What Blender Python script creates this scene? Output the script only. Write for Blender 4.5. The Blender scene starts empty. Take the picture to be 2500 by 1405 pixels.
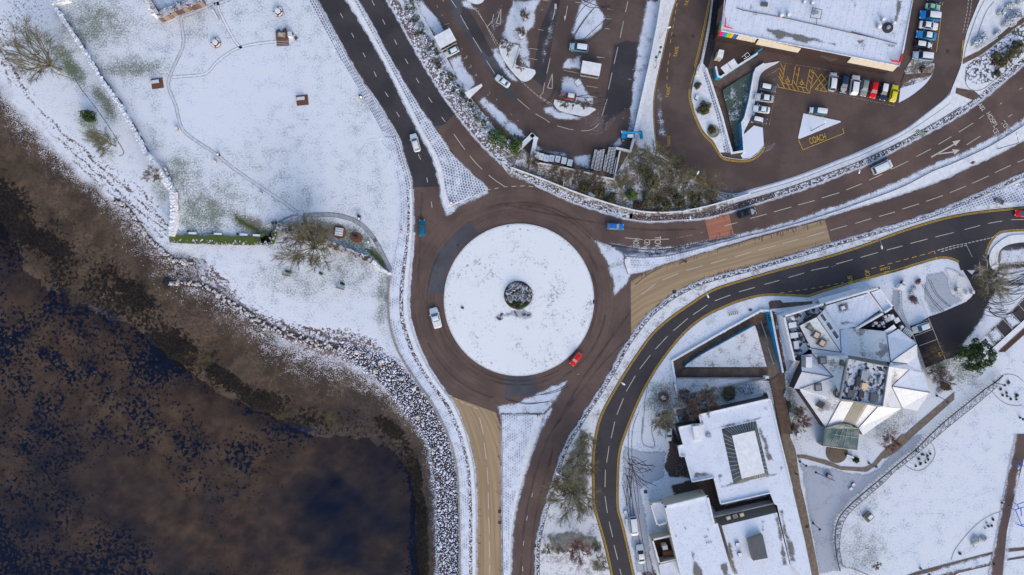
import bpy, bmesh, math, random
import numpy as np
from mathutils import Vector, Matrix
from mathutils.geometry import tessellate_polygon
R = math.radians
C = bpy.context.scene.collection
scene = bpy.context.scene
# ---------------------------------------------------------------- camera, sky, sun, exposure
H = 170.0
cam_d = bpy.data.cameras.new('camera'); cam = bpy.data.objects.new('camera', cam_d); C.objects.link(cam)
cam.location = (0, 0, H); cam.rotation_euler = (0, 0, 0)
cam_d.sensor_fit = 'HORIZONTAL'; cam_d.angle = 2*math.atan(125.0/H)
cam_d.clip_start = 1; cam_d.clip_end = 5000
scene.camera = cam
world = bpy.data.worlds.new("World"); scene.world = world; world.use_nodes = True
wn = world.node_tree; bg = wn.nodes['Background']
sky = wn.nodes.new('ShaderNodeTexSky'); sky.sky_type = 'NISHITA'; sky.sun_disc = False
SUN_EL, SUN_AZ = 24, 160     # azimuth clockwise from +Y
sky.sun_elevation = R(SUN_EL); sky.sun_rotation = R(SUN_AZ); sky.air_density = 1.0; sky.dust_density = 2.5; sky.ozone_density = 1.0
wn.links.new(sky.outputs[0], bg.inputs[0]); bg.inputs[1].default_value = 0.15
sun_d = bpy.data.lights.new('sun', 'SUN'); sun_d.energy = .5; sun_d.angle = R(60); sun_d.color = (1.0, .93, .86)
sun = bpy.data.objects.new('sun', sun_d); C.objects.link(sun)
sun.rotation_euler = (R(90-SUN_EL), 0, R(180-SUN_AZ)); sun.location = (0, -50, 120)
scene.view_settings.view_transform = 'Standard'; scene.view_settings.look = 'None'
scene.view_settings.gamma = 1.0; scene.view_settings.exposure = 0.67
scene.view_settings.use_curve_mapping = False
scene.render.engine = 'CYCLES'
scene.cycles.max_bounces = 6; scene.cycles.transparent_max_bounces = 12; scene.cycles.caustics_reflective = False; scene.cycles.caustics_refractive = False
# ---------------------------------------------------------------- helpers
def P(x, y, h=0.0):
    k = .1*(H-h)/H
    return Vector(((x-1250)*k, (702.5-y)*k, h))
def zc(ox, oy, s):           # coordinates measured in an enlarged view of the photo
    return lambda L: [(ox+a/s, oy+b/s) for a, b in L]
def cr(pts, n=6, closed=False):
    p = [Vector((a[0], a[1])) for a in pts]; out = []; N = len(p)
    for i in range(N if closed else N-1):
        g = (lambda k: p[k % N]) if closed else (lambda k: p[min(max(k, 0), N-1)])
        a, b, c, d = g(i-1), g(i), g(i+1), g(i+2)
        for j in range(n):
            t = j/n
            out.append(.5*((2*b)+(c-a)*t+(2*a-5*b+4*c-d)*t*t+(3*b-3*c+d-a)*t**3))
    if not closed: out.append(p[-1])
    return [(v.x, v.y) for v in out]
def resample(pts, n):
    a = np.array(pts, float); s = np.r_[0, np.cumsum(np.hypot(*np.diff(a, axis=0).T))]
    t = np.linspace(0, s[-1], n)
    return list(zip(np.interp(t, s, a[:, 0]), np.interp(t, s, a[:, 1])))
def plen(pts): a = np.array(pts, float); return float(np.hypot(*np.diff(a, axis=0).T).sum())
def off(pts, d):             # offset to the right of travel as seen in the photo (y down), in photo px
    a = np.array(pts, float); t = np.gradient(a, axis=0); t /= np.maximum(np.hypot(t[:, 0], t[:, 1])[:, None], 1e-9)
    return [(float(x), float(y)) for x, y in a+np.c_[-t[:, 1], t[:, 0]]*d]
def sdist(X, Y, poly):       # signed distance (px), positive inside
    p = np.array(poly, float); q = np.roll(p, -1, 0)
    d = np.full(X.shape, 1e18); ins = np.zeros(X.shape, bool)
    for (x0, y0), (x1, y1) in zip(p, q):
        ex, ey = x1-x0, y1-y0; L = ex*ex+ey*ey+1e-12
        t = np.clip(((X-x0)*ex+(Y-y0)*ey)/L, 0, 1)
        d = np.minimum(d, (X-x0-t*ex)**2+(Y-y0-t*ey)**2)
        c = ((y0 > Y) != (y1 > Y))
        with np.errstate(divide='ignore', invalid='ignore'):
            ins ^= c & (X < (x1-x0)*(Y-y0)/(y1-y0+1e-12)+x0)
    d = np.sqrt(d); return np.where(ins, d, -d)
def ldist(X, Y, line):
    p = np.array(line, float); d = np.full(X.shape, 1e18)
    for (x0, y0), (x1, y1) in zip(p[:-1], p[1:]):
        ex, ey = x1-x0, y1-y0; L = ex*ex+ey*ey+1e-12
        t = np.clip(((X-x0)*ex+(Y-y0)*ey)/L, 0, 1)
        d = np.minimum(d, (X-x0-t*ex)**2+(Y-y0-t*ey)**2)
    return np.sqrt(d)
def tag(o, label=None, cat=None, group=None, kind=None):
    if label: o['label'] = label
    if cat: o['category'] = cat
    if group: o['group'] = group
    if kind: o['kind'] = kind
    return o
def empty(name, loc, rz=0, label=None, cat=None, group=None):
    o = bpy.data.objects.new(name, None); C.objects.link(o); o.location = loc; o.rotation_euler = (0, 0, rz)
    o.empty_display_size = .3
    return tag(o, label, cat, group)
LOC = [False]      # True while a builder works in its thing's own coordinates
def wm(o): return o.matrix_basis.copy() if o.parent is None else wm(o.parent) @ o.matrix_parent_inverse @ o.matrix_basis
class MB:
    def __init__(s): s.v = []; s.f = []; s.m = []; s.a = None; s.sm = False
    def add(s, vs, fs, mi=0):
        b = len(s.v); s.v += [tuple(v) for v in vs]; s.f += [tuple(b+i for i in f) for f in fs]; s.m += [mi]*len(fs); return b
    def box(s, c, d, rz=0, mi=0, top=1.0):
        cx, cy, cz = c; x, y, z = d[0]/2, d[1]/2, d[2]/2; ca, sa = math.cos(rz), math.sin(rz); vs = []
        for sz in (-1, 1):
            k = top if sz > 0 else 1
            for sx, sy in ((-1, -1), (1, -1), (1, 1), (-1, 1)):
                a, b = sx*x*k, sy*y*k; vs.append((cx+a*ca-b*sa, cy+a*sa+b*ca, cz+sz*z))
        s.add(vs, [(3, 2, 1, 0), (4, 5, 6, 7), (0, 1, 5, 4), (1, 2, 6, 5), (2, 3, 7, 6), (3, 0, 4, 7)], mi); return s
    def poly3(s, pts, mi=0, holes=()):
        loops = [[Vector(p) for p in pts]]+[[Vector(p) for p in h] for h in holes]
        flat = [[Vector((p.x, p.y, 0)) for p in l] for l in loops]
        fs = tessellate_polygon(flat); vs = [p for l in loops for p in l]; out = []
        for a, b, c in fs:
            n = (vs[b].xy-vs[a].xy).cross(vs[c].xy-vs[a].xy)
            out.append((a, b, c) if n > 0 else (a, c, b))
        s.add(vs, out, mi); return s
    def prism(s, pts, z0, mi=0, side=None, holes=()):   # pts: 3D top outline, walls drop to z0
        s.poly3(pts, mi, holes)
        for l in [pts]+list(holes):
            l = [Vector(p) for p in l]; n = len(l); area = sum(l[i].x*l[(i+1) % n].y-l[(i+1) % n].x*l[i].y for i in range(n))
            if (area < 0) != (l is not pts and len(holes) > 0 and False): l = l[::-1]
            b = [Vector((p.x, p.y, z0)) for p in l]
            s.add(l+b, [(i, i+n, (i+1) % n+n, (i+1) % n) for i in range(n)], mi if side is None else side)
        return s
    def tube(s, pts, rs, n=6, mi=0, cap=True):
        pts = [Vector(p) for p in pts]; rings = []; b0 = len(s.v)
        if not hasattr(rs, '__len__'): rs = [rs]*len(pts)
        for i, p in enumerate(pts):
            d = (pts[min(i+1, len(pts)-1)]-pts[max(i-1, 0)]).normalized()
            u = d.cross(Vector((0, 0, 1)) if abs(d.z) < .9 else Vector((1, 0, 0))).normalized(); w = d.cross(u)
            for k in range(n):
                a = 2*math.pi*k/n; s.v.append(tuple(p+(u*math.cos(a)+w*math.sin(a))*rs[i]))
        for i in range(len(pts)-1):
            for k in range(n):
                a = b0+i*n+k; c = b0+i*n+(k+1) % n
                s.f.append((a, c, c+n, a+n)); s.m.append(mi)
        if cap:
            s.f.append(tuple(b0+k for k in range(n))); s.m.append(mi)
            s.f.append(tuple(b0+(len(pts)-1)*n+k for k in range(n)[::-1])); s.m.append(mi)
        return s
    def lathe(s, c, prof, n=16, mi=0, sx=1, sy=1):
        b = len(s.v)
        for r, z in prof:
            for k in range(n):
                a = 2*math.pi*k/n; s.v.append((c[0]+r*sx*math.cos(a), c[1]+r*sy*math.sin(a), c[2]+z))
        for i in range(len(prof)-1):
            for k in range(n):
                s.f.append((b+i*n+k, b+i*n+(k+1) % n, b+(i+1)*n+(k+1) % n, b+(i+1)*n+k)); s.m.append(mi)
        s.f.append(tuple(b+(len(prof)-1)*n+k for k in range(n))); s.m.append(mi)
        return s
    def rock(s, c, r, rnd, mi=0, flat=.6):
        ICO_V, ICO_F = ICO; rot = Matrix.Rotation(rnd.uniform(0, 6.28), 3, 'Z') @ Matrix.Rotation(rnd.uniform(-.5, .5), 3, 'X')
        sx, sy, sz = rnd.uniform(.75, 1.3), rnd.uniform(.7, 1.1), rnd.uniform(.8, 1.1)*flat
        vs = []
        for v in ICO_V:
            q = rot @ Vector((v.x*sx, v.y*sy, v.z*sz)) * r*rnd.uniform(.82, 1.1); vs.append((c[0]+q.x, c[1]+q.y, c[2]+q.z))
        s.add(vs, ICO_F, mi); return s
    def build(s, name, mats, parent=None, smooth=False, attrs=None):
        me = bpy.data.meshes.new(name); me.from_pydata(s.v, [], s.f)
        mats = mats if isinstance(mats, (list, tuple)) else [mats]
        for m in mats: me.materials.append(m)
        if len(mats) > 1: me.polygons.foreach_set('material_index', s.m)
        if smooth: me.polygons.foreach_set('use_smooth', [True]*len(s.f))
        for k, d in (attrs or {}).items():
            d = np.asarray(d, np.float32)
            if d.ndim == 1: at = me.attributes.new(k, 'FLOAT', 'POINT'); at.data.foreach_set('value', d)
            else: at = me.attributes.new(k, 'FLOAT_VECTOR', 'POINT'); at.data.foreach_set('vector', d.ravel())
        me.update(); o = bpy.data.objects.new(name, me); C.objects.link(o); o.parent = parent
        if parent is not None and not LOC[0]: o.matrix_parent_inverse = wm(parent).inverted()
        return o
_b = bmesh.new(); bmesh.ops.create_icosphere(_b, subdivisions=2, radius=1); ICO2 = ([v.co.copy() for v in _b.verts], [tuple(v.index for v in f.verts) for f in _b.faces]); _b.free()
_b = bmesh.new(); bmesh.ops.create_icosphere(_b, subdivisions=1, radius=1); ICO = ([v.co.copy() for v in _b.verts], [tuple(v.index for v in f.verts) for f in _b.faces]); _b.free()
def ctree(o, parent=None):
    c = o.copy(); C.objects.link(c); c.parent = parent
    for ch in [x for x in bpy.data.objects if x.parent == o]: ctree(ch, c)
    return c
# ---------------------------------------------------------------- node shorthand
class N:
    def __init__(s, name, rough=.85, spec=.3):
        s.m = bpy.data.materials.new(name); s.m.use_nodes = True; s.t = s.m.node_tree
        s.b = s.t.nodes['Principled BSDF']; s.out = s.t.nodes['Material Output']
        s.b.inputs['Roughness'].default_value = rough; s.b.inputs['Specular IOR Level'].default_value = spec
        s.oc = s.t.nodes.new('ShaderNodeTexCoord').outputs['Object']
    def set(s, sock, v):
        if isinstance(v, bpy.types.NodeSocket): s.t.links.new(v, sock)
        elif isinstance(v, (tuple, list)) and len(v) == 3 and sock.type == 'RGBA': sock.default_value = (*v, 1)
        else: sock.default_value = v
    def node(s, typ, props=None, **ins):
        n = s.t.nodes.new(typ)
        for k, v in (props or {}).items(): setattr(n, k, v)
        for k, v in ins.items(): s.set(n.inputs[k.replace('_', ' ')], v)
        return n
    def noise(s, sc, det=3, rough=.55, vec=None, dist=0):
        return s.node('ShaderNodeTexNoise', Vector=vec or s.oc, Scale=sc, Detail=det, Roughness=rough, Distortion=dist).outputs[0]
    def voro(s, sc, feat='F1', vec=None, out='Distance'):
        n = s.t.nodes.new('ShaderNodeTexVoronoi'); n.feature = feat; s.set(n.inputs['Vector'], vec or s.oc); n.inputs['Scale'].default_value = sc
        return n.outputs[out]
    def math(s, op, a, b=0, c=0, clamp=False):
        n = s.t.nodes.new('ShaderNodeMath'); n.operation = op; n.use_clamp = clamp
        s.set(n.inputs[0], a); s.set(n.inputs[1], b); s.set(n.inputs[2], c); return n.outputs[0]
    def ramp(s, v, a, b, c=0.0, d=1.0):
        n = s.t.nodes.new('ShaderNodeMapRange'); n.interpolation_type = 'SMOOTHSTEP'
        for i, x in enumerate((v, a, b, c, d)): s.set(n.inputs[i], x)
        return n.outputs[0]
    def mix(s, f, a, b):
        n = s.t.nodes.new('ShaderNodeMix'); n.data_type = 'RGBA'; n.clamp_factor = True
        s.set(n.inputs[0], f); s.set(n.inputs[6], a); s.set(n.inputs[7], b); return n.outputs[2]
    def attr(s, nm, vec=False):
        n = s.t.nodes.new('ShaderNodeAttribute'); n.attribute_name = nm; return n.outputs['Vector' if vec else 'Fac']
    def vmul(s, v, k):
        n = s.t.nodes.new('ShaderNodeVectorMath'); n.operation = 'MULTIPLY'; s.set(n.inputs[0], v); n.inputs[1].default_value = k; return n.outputs[0]
    def sep(s, v): n = s.t.nodes.new('ShaderNodeSeparateXYZ'); s.set(n.inputs[0], v); return n.outputs
    def comb(s, x, y, z=0):
        n = s.t.nodes.new('ShaderNodeCombineXYZ'); s.set(n.inputs[0], x); s.set(n.inputs[1], y); s.set(n.inputs[2], z); return n.outputs[0]
    def nz(s):
        g = s.t.nodes.new('ShaderNodeNewGeometry'); return s.sep(g.outputs['True Normal'])[2]
    def bump(s, h, st=.3, dist=.05):
        n = s.node('ShaderNodeBump', Strength=st, Distance=dist, Height=h); s.t.links.new(n.outputs[0], s.b.inputs['Normal'])
    def col(s, c): s.set(s.b.inputs['Base Color'], c); return s
    def alpha(s, a): s.set(s.b.inputs['Alpha'], a); return s
SNOW = (.73, .775, .885)
def flat(name, c, rough=.7, spec=.3, metal=0, var=.12, sc=1.5):
    n = N(name, rough, spec); k = n.noise(sc, 4)
    n.col(n.mix(n.ramp(k, .3, .7), tuple(x*(1-var) for x in c), tuple(min(1, x*(1+var)) for x in c))); n.b.inputs['Metallic'].default_value = metal
    return n.m
def asphalt(name, c, ring=False, amount=1.0):
    n = N(name, .8, .25)
    big = n.noise(.12, 4); fine = n.noise(9, 2, .7); mid = n.noise(.9, 4)
    cc = n.mix(n.ramp(big, .38, .62), tuple(x*.80 for x in c), tuple(x*1.15 for x in c))
    cc = n.mix(n.math('MULTIPLY', n.ramp(mid, .45, .75), .35), cc, tuple(x*.62 for x in c))
    cc = n.mix(n.math('MULTIPLY', n.ramp(fine, .5, .75), .25), cc, tuple(min(1, x*1.8) for x in c))
    if ring:   # worn rings where wheels circle the island
        x, y, z = n.sep(n.oc); dx = n.math('SUBTRACT', x, 1.7); dy = n.math('ADD', y, 3.0)
        r = n.math('SQRT', n.math('ADD', n.math('MULTIPLY', dx, dx), n.math('MULTIPLY', dy, dy)))
        ang = n.math('ARCTAN2', dy, dx)
        st = n.node('ShaderNodeTexNoise', Vector=n.comb(n.math('MULTIPLY', r, 1.3), n.math('MULTIPLY', ang, 1.1), 0), Scale=1.0, Detail=3.0).outputs[0]
        m = n.math('MULTIPLY', n.ramp(r, 18, 20), n.ramp(r, 30, 26))
        cc = n.mix(n.math('MULTIPLY', n.math('MULTIPLY', m, n.ramp(st, .50, .68)), .38), cc, tuple(x*.6 for x in c))
        cc = n.mix(n.math('MULTIPLY', n.math('MULTIPLY', m, n.ramp(st, .46, .34)), .5), cc, (.14, .105, .085))
    wet = n.ramp(big, .4, .6, .55, .85); n.set(n.b.inputs['Roughness'], wet)
    n.bump(fine, .25, .02); n.col(cc); return n.m
M = {}
M['road'] = asphalt('brown_asphalt', (.126, .083, .072), True)
M['dark'] = asphalt('dark_asphalt', (.054, .048, .055))
M['park'] = asphalt('car_park_asphalt', (.112, .077, .068))
M['patch'] = asphalt('grey_asphalt_patch', (.082, .082, .095))
M['black'] = asphalt('black_asphalt', (.028, .026, .034))
def slush(name, lo, hi, c=SNOW, sc=2.2, thin=.85, stretch=None):
    """thin snow lying on the surface below: coverage falls off towards the edge (attribute e, metres)"""
    n = N(name, .8, .2); e = n.attr('e')
    vec = n.oc if stretch is None else n.vmul(n.attr('puv', True), stretch)
    f = n.noise(sc*1.7, 5, .75, vec); g = n.noise(sc*.2, 4, .55, vec)
    k = n.math('ADD', n.math('MULTIPLY', f, 1.5), n.math('MULTIPLY', g, 1.3)); k = n.math('SUBTRACT', k, .60)
    k = n.math('ADD', k, n.ramp(e, lo, hi, -.55, .24))
    a = n.ramp(k, .50, .98, 0, thin); n.alpha(a)
    n.col(n.mix(n.ramp(k, .7, 1.1), tuple(x*.8 for x in c), c)); n.bump(f, .3, .05); return n.m
M['slush'] = slush('thin_snow', -.7, .9, thin=.92)
M['slush2'] = slush('thinner_snow', -.4, 3.2, thin=.8)
M['slushs'] = slush('snow_sheet', -.1, .5, thin=.96)
M['stain'] = slush('dark_stain', -.05, .6, c=(.05, .04, .04), sc=1.2, thin=.7)
M['mud'] = slush('mud_stain', -.3, 1.2, c=(.16, .13, .12), sc=1.0, thin=.75)
def pavers(name, bw, bh, joint, dark=(.17, .17, .21), snow=SNOW, amt=.5):
    n = N(name, .85, .2); uv = n.attr('puv', True)
    br = n.node('ShaderNodeTexBrick', {'offset': .5}, Vector=uv, Scale=1.0, Color1=(0, 0, 0), Color2=(.25, .25, .25), Mortar=(1, 1, 1), Mortar_Size=joint, Mortar_Smooth=.6, Brick_Width=bw, Row_Height=bh)
    b = n.sep(br.outputs[0])[0]
    cov = n.math('ADD', b, n.math('MULTIPLY', n.math('SUBTRACT', n.noise(.4, 5, .65), .5), 2.8))
    cov = n.math('ADD', cov, n.math('MULTIPLY', n.math('SUBTRACT', n.noise(5, 3, .7), .5), 1.2))
    n.col(n.mix(n.ramp(cov, amt-.35, amt+.35), dark, snow)); n.bump(cov, .3, .03); return n.m
M['pave'] = pavers('snowy_paving', .8, .55, .12, (.2, .2, .25), amt=.50)
M['pave2'] = pavers('snowy_blocks', .72, .62, .12, dark=(.2, .21, .26), amt=.40)
M['pave3'] = pavers('light_snowy_blocks', .7, .55, .10, dark=(.36, .38, .46), amt=.12)
def pebble(name, sc, lo, hi, dark=(.07, .05, .055), stone=(.25, .2, .2), edge=False):
    n = N(name, .9, .2); d = n.voro(sc); c = n.voro(sc, out='Color'); r = n.sep(c)[0]
    k = n.math('SUBTRACT', n.math('ADD', n.math('MULTIPLY', r, .7), n.math('MULTIPLY', n.noise(.6, 4), .8)), d)
    cc = n.mix(n.ramp(d, .25, .55), stone, dark)
    n.col(n.mix(n.ramp(k, lo, hi), cc, SNOW)); n.bump(d, .6, .08)
    if edge:
        n.alpha(n.ramp(n.math('ADD', n.attr('e'), n.noise(1.5, 4)), .35, .6))
    return n.m
M['peb'] = pebble('snowy_pebbles', 3.2, .05, .55)
M['pebd'] = pebble('dark_pebbles', 3.2, .5, .95)
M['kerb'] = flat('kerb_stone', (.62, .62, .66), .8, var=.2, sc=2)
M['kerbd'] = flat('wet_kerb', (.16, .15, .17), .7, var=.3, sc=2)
M['white'] = (lambda n: (n.col(n.mix(n.ramp(n.noise(7, 3, .7), .50, .72), (.60, .57, .51), (.20, .16, .15))), n.m)[1])(N('worn_white_paint', .6))
M['whited'] = (lambda n: (n.col((.45, .42, .38)), n.alpha(n.ramp(n.noise(4, 4, .7), .40, .6, .85, 0.0)), n.m)[2])(N('worn_away_paint', .6))
M['yellow'] = (lambda n: (n.col(n.mix(n.ramp(n.noise(3, 4, .7), .42, .68), (.78, .47, .04), (.34, .22, .06))), n.m)[1])(N('yellow_paint', .6))
def surf(name, c, dk):
    n = N(name, .75, .2); uv = n.attr('puv', True); u, v, w = n.sep(uv)
    lane = n.node('ShaderNodeTexNoise', Vector=n.comb(n.math('MULTIPLY', u, .035), n.math('MULTIPLY', v, 1.0), 0), Scale=1.0, Detail=2.0).outputs[0]
    cc = n.mix(n.ramp(lane, .42, .62), tuple(x*.8 for x in c), tuple(min(1, x*1.06) for x in c))
    cc = n.mix(n.math('MULTIPLY', n.noise(8, 3, .7), .3), cc, tuple(x*.5 for x in c))
    cross = n.node('ShaderNodeTexNoise', Vector=n.comb(n.math('MULTIPLY', u, 2.6), n.math('MULTIPLY', v, .55), 0), Scale=1.0, Detail=3.0).outputs[0]
    edge = n.math('ADD', n.math('MULTIPLY', w, .10), n.math('MULTIPLY', n.noise(.18, 2), .38))     # w: metres to the edge
    scar = n.ramp(n.math('SUBTRACT', cross, edge), .29, .37)
    cc = n.mix(n.math('MULTIPLY', scar, .8), cc, dk)
    n.col(cc); return n.m
M['cream'] = surf('buff_anti_skid_surface', (.43, .305, .185), (.11, .08, .065))
M['salmon'] = surf('red_anti_skid_surface', (.46, .19, .125), (.2, .09, .07))
def fol(name, a, b, snow=.3, dark=None):
    n = N(name, .8, .15); k = n.noise(1.2, 3); f = n.noise(6, 2)
    cc = n.mix(n.ramp(n.math('ADD', n.math('MULTIPLY', k, .6), n.math('MULTIPLY', f, .4)), .38, .62), a, b)
    if snow: cc = n.mix(n.math('MULTIPLY', n.ramp(n.noise(3.3, 3, .6), .68-snow*.4, .8-snow*.4), n.ramp(n.nz(), -.2, .5)), cc, SNOW)
    n.col(cc); return n.m
M['ever'] = fol('dark_green_leaves', (.018, .035, .012), (.06, .10, .035), .05)
M['bright'] = fol('green_leaves', (.03, .065, .012), (.10, .17, .04), .1)
M['olive'] = fol('olive_leaves', (.05, .05, .025), (.14, .13, .06), .12)
M['snowbush'] = fol('snowy_leaves', (.03, .045, .02), (.09, .10, .05), .85)
M['brownbush'] = fol('brown_twigs', (.06, .035, .025), (.15, .09, .065), .2)
M['redbush'] = fol('red_twigs', (.12, .03, .03), (.25, .09, .08), .25)
M['bark'] = flat('olive_bark', (.15, .135, .08), .9, var=.35, sc=4)
M['barkb'] = flat('brown_bark', (.12, .085, .065), .9, var=.35, sc=4)
M['barkw'] = flat('pale_bark', (.38, .33, .28), .9, var=.3, sc=4)
M['barkr'] = flat('reddish_bark', (.16, .07, .06), .9, var=.35, sc=4)
def rockm(name, a, b, lo=.45, sn=.5):
    n = N(name, .85, .25); g = n.t.nodes.new('ShaderNodeNewGeometry'); rnd = g.outputs['Random Per Island']
    k = n.math('ADD', n.math('MULTIPLY', n.noise(2, 4), .5), n.math('MULTIPLY', rnd, .5))
    cc = n.mix(n.ramp(k, .3, .7), a, b)
    s = n.math('ADD', n.nz(), n.math('MULTIPLY', n.math('SUBTRACT', n.noise(1.3, 4), .5), 1.6))
    s = n.math('ADD', s, n.math('MULTIPLY', rnd, .45))
    n.col(n.mix(n.math('MULTIPLY', n.ramp(s, lo, lo+.3), sn), cc, SNOW)); return n.m
M['boulder'] = rockm('beach_boulder', (.13, .10, .08), (.46, .40, .34), 1.0, .9)
M['riprap'] = rockm('snowy_riprap', (.06, .04, .055), (.19, .135, .155), .55, .95)
M['stone'] = rockm('fort_stone', (.09, .055, .05), (.26, .20, .17), .9, .6)
M['stonesnow'] = rockm('snowy_fort_stone', (.10, .07, .06), (.26, .2, .18), .15, .95)
M['walltop'] = flat('snowy_wall_top', (.78, .79, .82), .8, var=.1)
M['wallc'] = flat('cream_render', (.52, .48, .40), .8, var=.06)
M['wallw'] = flat('white_render', (.72, .72, .74), .8, var=.06)
M['conc'] = flat('grey_concrete', (.30, .28, .27), .85, var=.2)
M['blue'] = flat('bright_blue_paint', (.01, .33, .62), .5, var=.1)
M['brick'] = flat('brown_brick', (.16, .075, .055), .85, var=.3, sc=6)
M['metal'] = flat('grey_metal', (.40, .41, .43), .4, metal=.3)
M['dmetal'] = flat('dark_metal', (.05, .05, .06), .5)
M['teal'] = flat('teal_metal', (.01, .09, .11), .4)
M['wood'] = flat('grey_wood', (.20, .16, .13), .8, var=.3, sc=5)
M['woodr'] = flat('red_brown_wood', (.20, .07, .045), .7, var=.3, sc=5)
M['pathg'] = flat('grey_path', (.40, .41, .46), .85, var=.2, sc=1.5)
M['pathb'] = (lambda n: (n.col(n.mix(n.ramp(n.noise(.8, 4), .35, .7), (.105, .068, .052), (.16, .11, .09))), n.m)[1])(N('brown_path', .8))
M['patht'] = (lambda n: (n.col(n.mix(n.ramp(n.noise(1.2, 4), .35, .7), (.17, .13, .10), (.25, .2, .16))), n.m)[1])(N('tan_path', .8))
M['soil'] = flat('brown_soil', (.09, .045, .035), .9, var=.35, sc=3)
def fixed(name, c, rough=.5, em=0):
    n = N(name, rough); n.col(c)
    if em: n.set(n.b.inputs['Emission Color'], c); n.b.inputs['Emission Strength'].default_value = em
    return n.m
M['snow'] = (lambda n: (n.col(n.mix(n.ramp(n.noise(1.1, 5), .3, .7), (.70, .72, .77), (.84, .85, .88))), n.bump(n.noise(3, 4), .3, .04), n.m)[2])(N('snow', .8))
def roofm(name, seam=None, ang=0, bare=(.22, .2, .2), thr=.30, tint=SNOW):
    n = N(name, .8, .2); vec = n.oc
    m = n.node('ShaderNodeMapping', Vector=vec); m.inputs['Rotation'].default_value = (0, 0, R(ang)); u, v, w = n.sep(m.outputs[0])
    k = n.math('ADD', n.math('MULTIPLY', n.noise(.22, 4), .75), n.math('MULTIPLY', n.noise(2.6, 4, .7), .35))
    cc = n.mix(n.ramp(k, thr, thr+.10), bare, tint)
    cc = n.mix(n.math('MULTIPLY', n.ramp(n.noise(2.4, 6, .75), .545, .66), .75), cc, (.36, .36, .40)); cc = n.mix(n.math('MULTIPLY', n.ramp(n.noise(.5, 4, .6), .45, .7), .3), cc, (.52, .56, .64))
    if seam:
        f = n.math('FRACT', n.math('MULTIPLY', u, 1/seam)); l = n.ramp(n.math('ABSOLUTE', n.math('SUBTRACT', f, .5)), .44, .5)
        l = n.math('MULTIPLY', l, n.ramp(n.noise(1.6, 3, .7), .38, .6)); cc = n.mix(n.math('MULTIPLY', l, .6), cc, (.3, .29, .31))
    n.col(cc); n.bump(k, .2, .05); return n.m
M['roof'] = roofm('snow_covered_roof')
M['roofs'] = roofm('snowy_seamed_roof', .55, 0, thr=.22)
M['roofp'] = roofm('melting_seamed_roof', .5, 12, (.25, .235, .23), .415, (.72, .73, .76))
M['roofm'] = roofm('supermarket_roof_sheet', 1.4, 13.5, (.20, .19, .19), .335)
M['roofd'] = flat('wet_brown_roof', (.12, .095, .085), .6)
M['roofg'] = flat('dark_grey_roof', (.10, .105, .12), .5)
def glassm(name, c, c2):
    n = N(name, .15, .5); n.col(n.mix(n.ramp(n.noise(.5, 3), .35, .65), c, c2)); return n.m
M['glass'] = glassm('dark_glass', (.02, .03, .04), (.05, .08, .09))
M['tealglass'] = glassm('teal_glass_roof', (.06, .115, .115), (.19, .21, .185))
M['glassw'] = fixed('warm_skylight', (.62, .46, .30), .3, .12)
M['rail'] = flat('green_black_rail', (.02, .04, .045), .5)
def groundcover(name, amt, a=(.07, .065, .045), b=(.16, .13, .11)):
    n = N(name, .9, .15); f = n.noise(2.4, 5, .7); g = n.noise(.4, 4); h = n.noise(8, 3, .7)
    k = n.math('ADD', n.math('ADD', n.math('MULTIPLY', f, .55), n.math('MULTIPLY', g, .55)), n.math('MULTIPLY', h, .25))
    n.col(n.mix(n.ramp(k, amt-.12, amt+.08), (.76, .77, .81), n.mix(n.ramp(g, .4, .6), a, b))); n.bump(f, .5, .1); return n.m
M['groundcover'] = groundcover('scrub_ground', .66)
M['slushbase'] = groundcover('light_grass_in_snow', .76, (.2, .19, .2), (.3, .28, .28))
M['lawnsnow'] = groundcover('snowy_lawn', .78, (.15, .16, .13), (.25, .24, .22))
M['pathsnow'] = flat('grey_snow_path', (.60, .61, .68), .85, var=.12, sc=1.0)
M['pathgs'] = flat('grey_gravel_path', (.33, .34, .37), .85, var=.22, sc=1.0)
M['mudc'] = flat('brown_mud', (.15, .12, .09), .9)
def tram():
    n = N('trodden_edge', .9); n.col((.16, .17, .20)); n.alpha(n.ramp(n.noise(1.6, 4, .7), .40, .55, .15, .85)); return n.m
M['trodden'] = tram()
def talpha(name, c, lo, hi, a0, a1, sc=1.0):
    n = N(name, .8); n.col(c); n.alpha(n.ramp(n.noise(sc, 4, .7), lo, hi, a0, a1)); return n.m
M['trackm'] = talpha('tyre_track_wet2', (.06, .052, .06), .35, .55, .45, .95)
M['streakm'] = talpha('slush_streak', (.6, .6, .66), .42, .62, 0, .6, 2.5)
def rub():
    n = N('tyre_rubber', .7); n.col((.035, .028, .03)); e = n.attr('e'); n.alpha(n.math('MULTIPLY', n.ramp(e, 0, .4, 0, .32), n.ramp(n.noise(.25, 3), .4, .6, .3, 1))); return n.m
M['rubber'] = rub()
M['vgrass'] = slush('green_grass_in_snow', -.5, 1.5, c=(.12, .125, .08), sc=4.0, thin=.55)
M['gutter'] = slush('dark_gutter_line', -.3, .2, c=(.03, .025, .03), sc=.8, thin=.75)
M['yard'] = slush('wet_brown_yard', -.4, .9, c=(.085, .062, .055), sc=1.4, thin=.97)
M['trod'] = slush('trodden_snow', -.4, 1.2, c=(.47, .51, .60), sc=1.5, thin=.85)
M['rstain'] = slush('melted_roof_patch', -.5, 1.0, c=(.20, .185, .18), sc=2.6, thin=.9)
M['skyg'] = glassm('green_grey_glass', (.22, .22, .12), (.30, .30, .2)); M['glassg'] = glassm('grey_glass', (.22, .23, .25), (.28, .29, .31))
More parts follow.
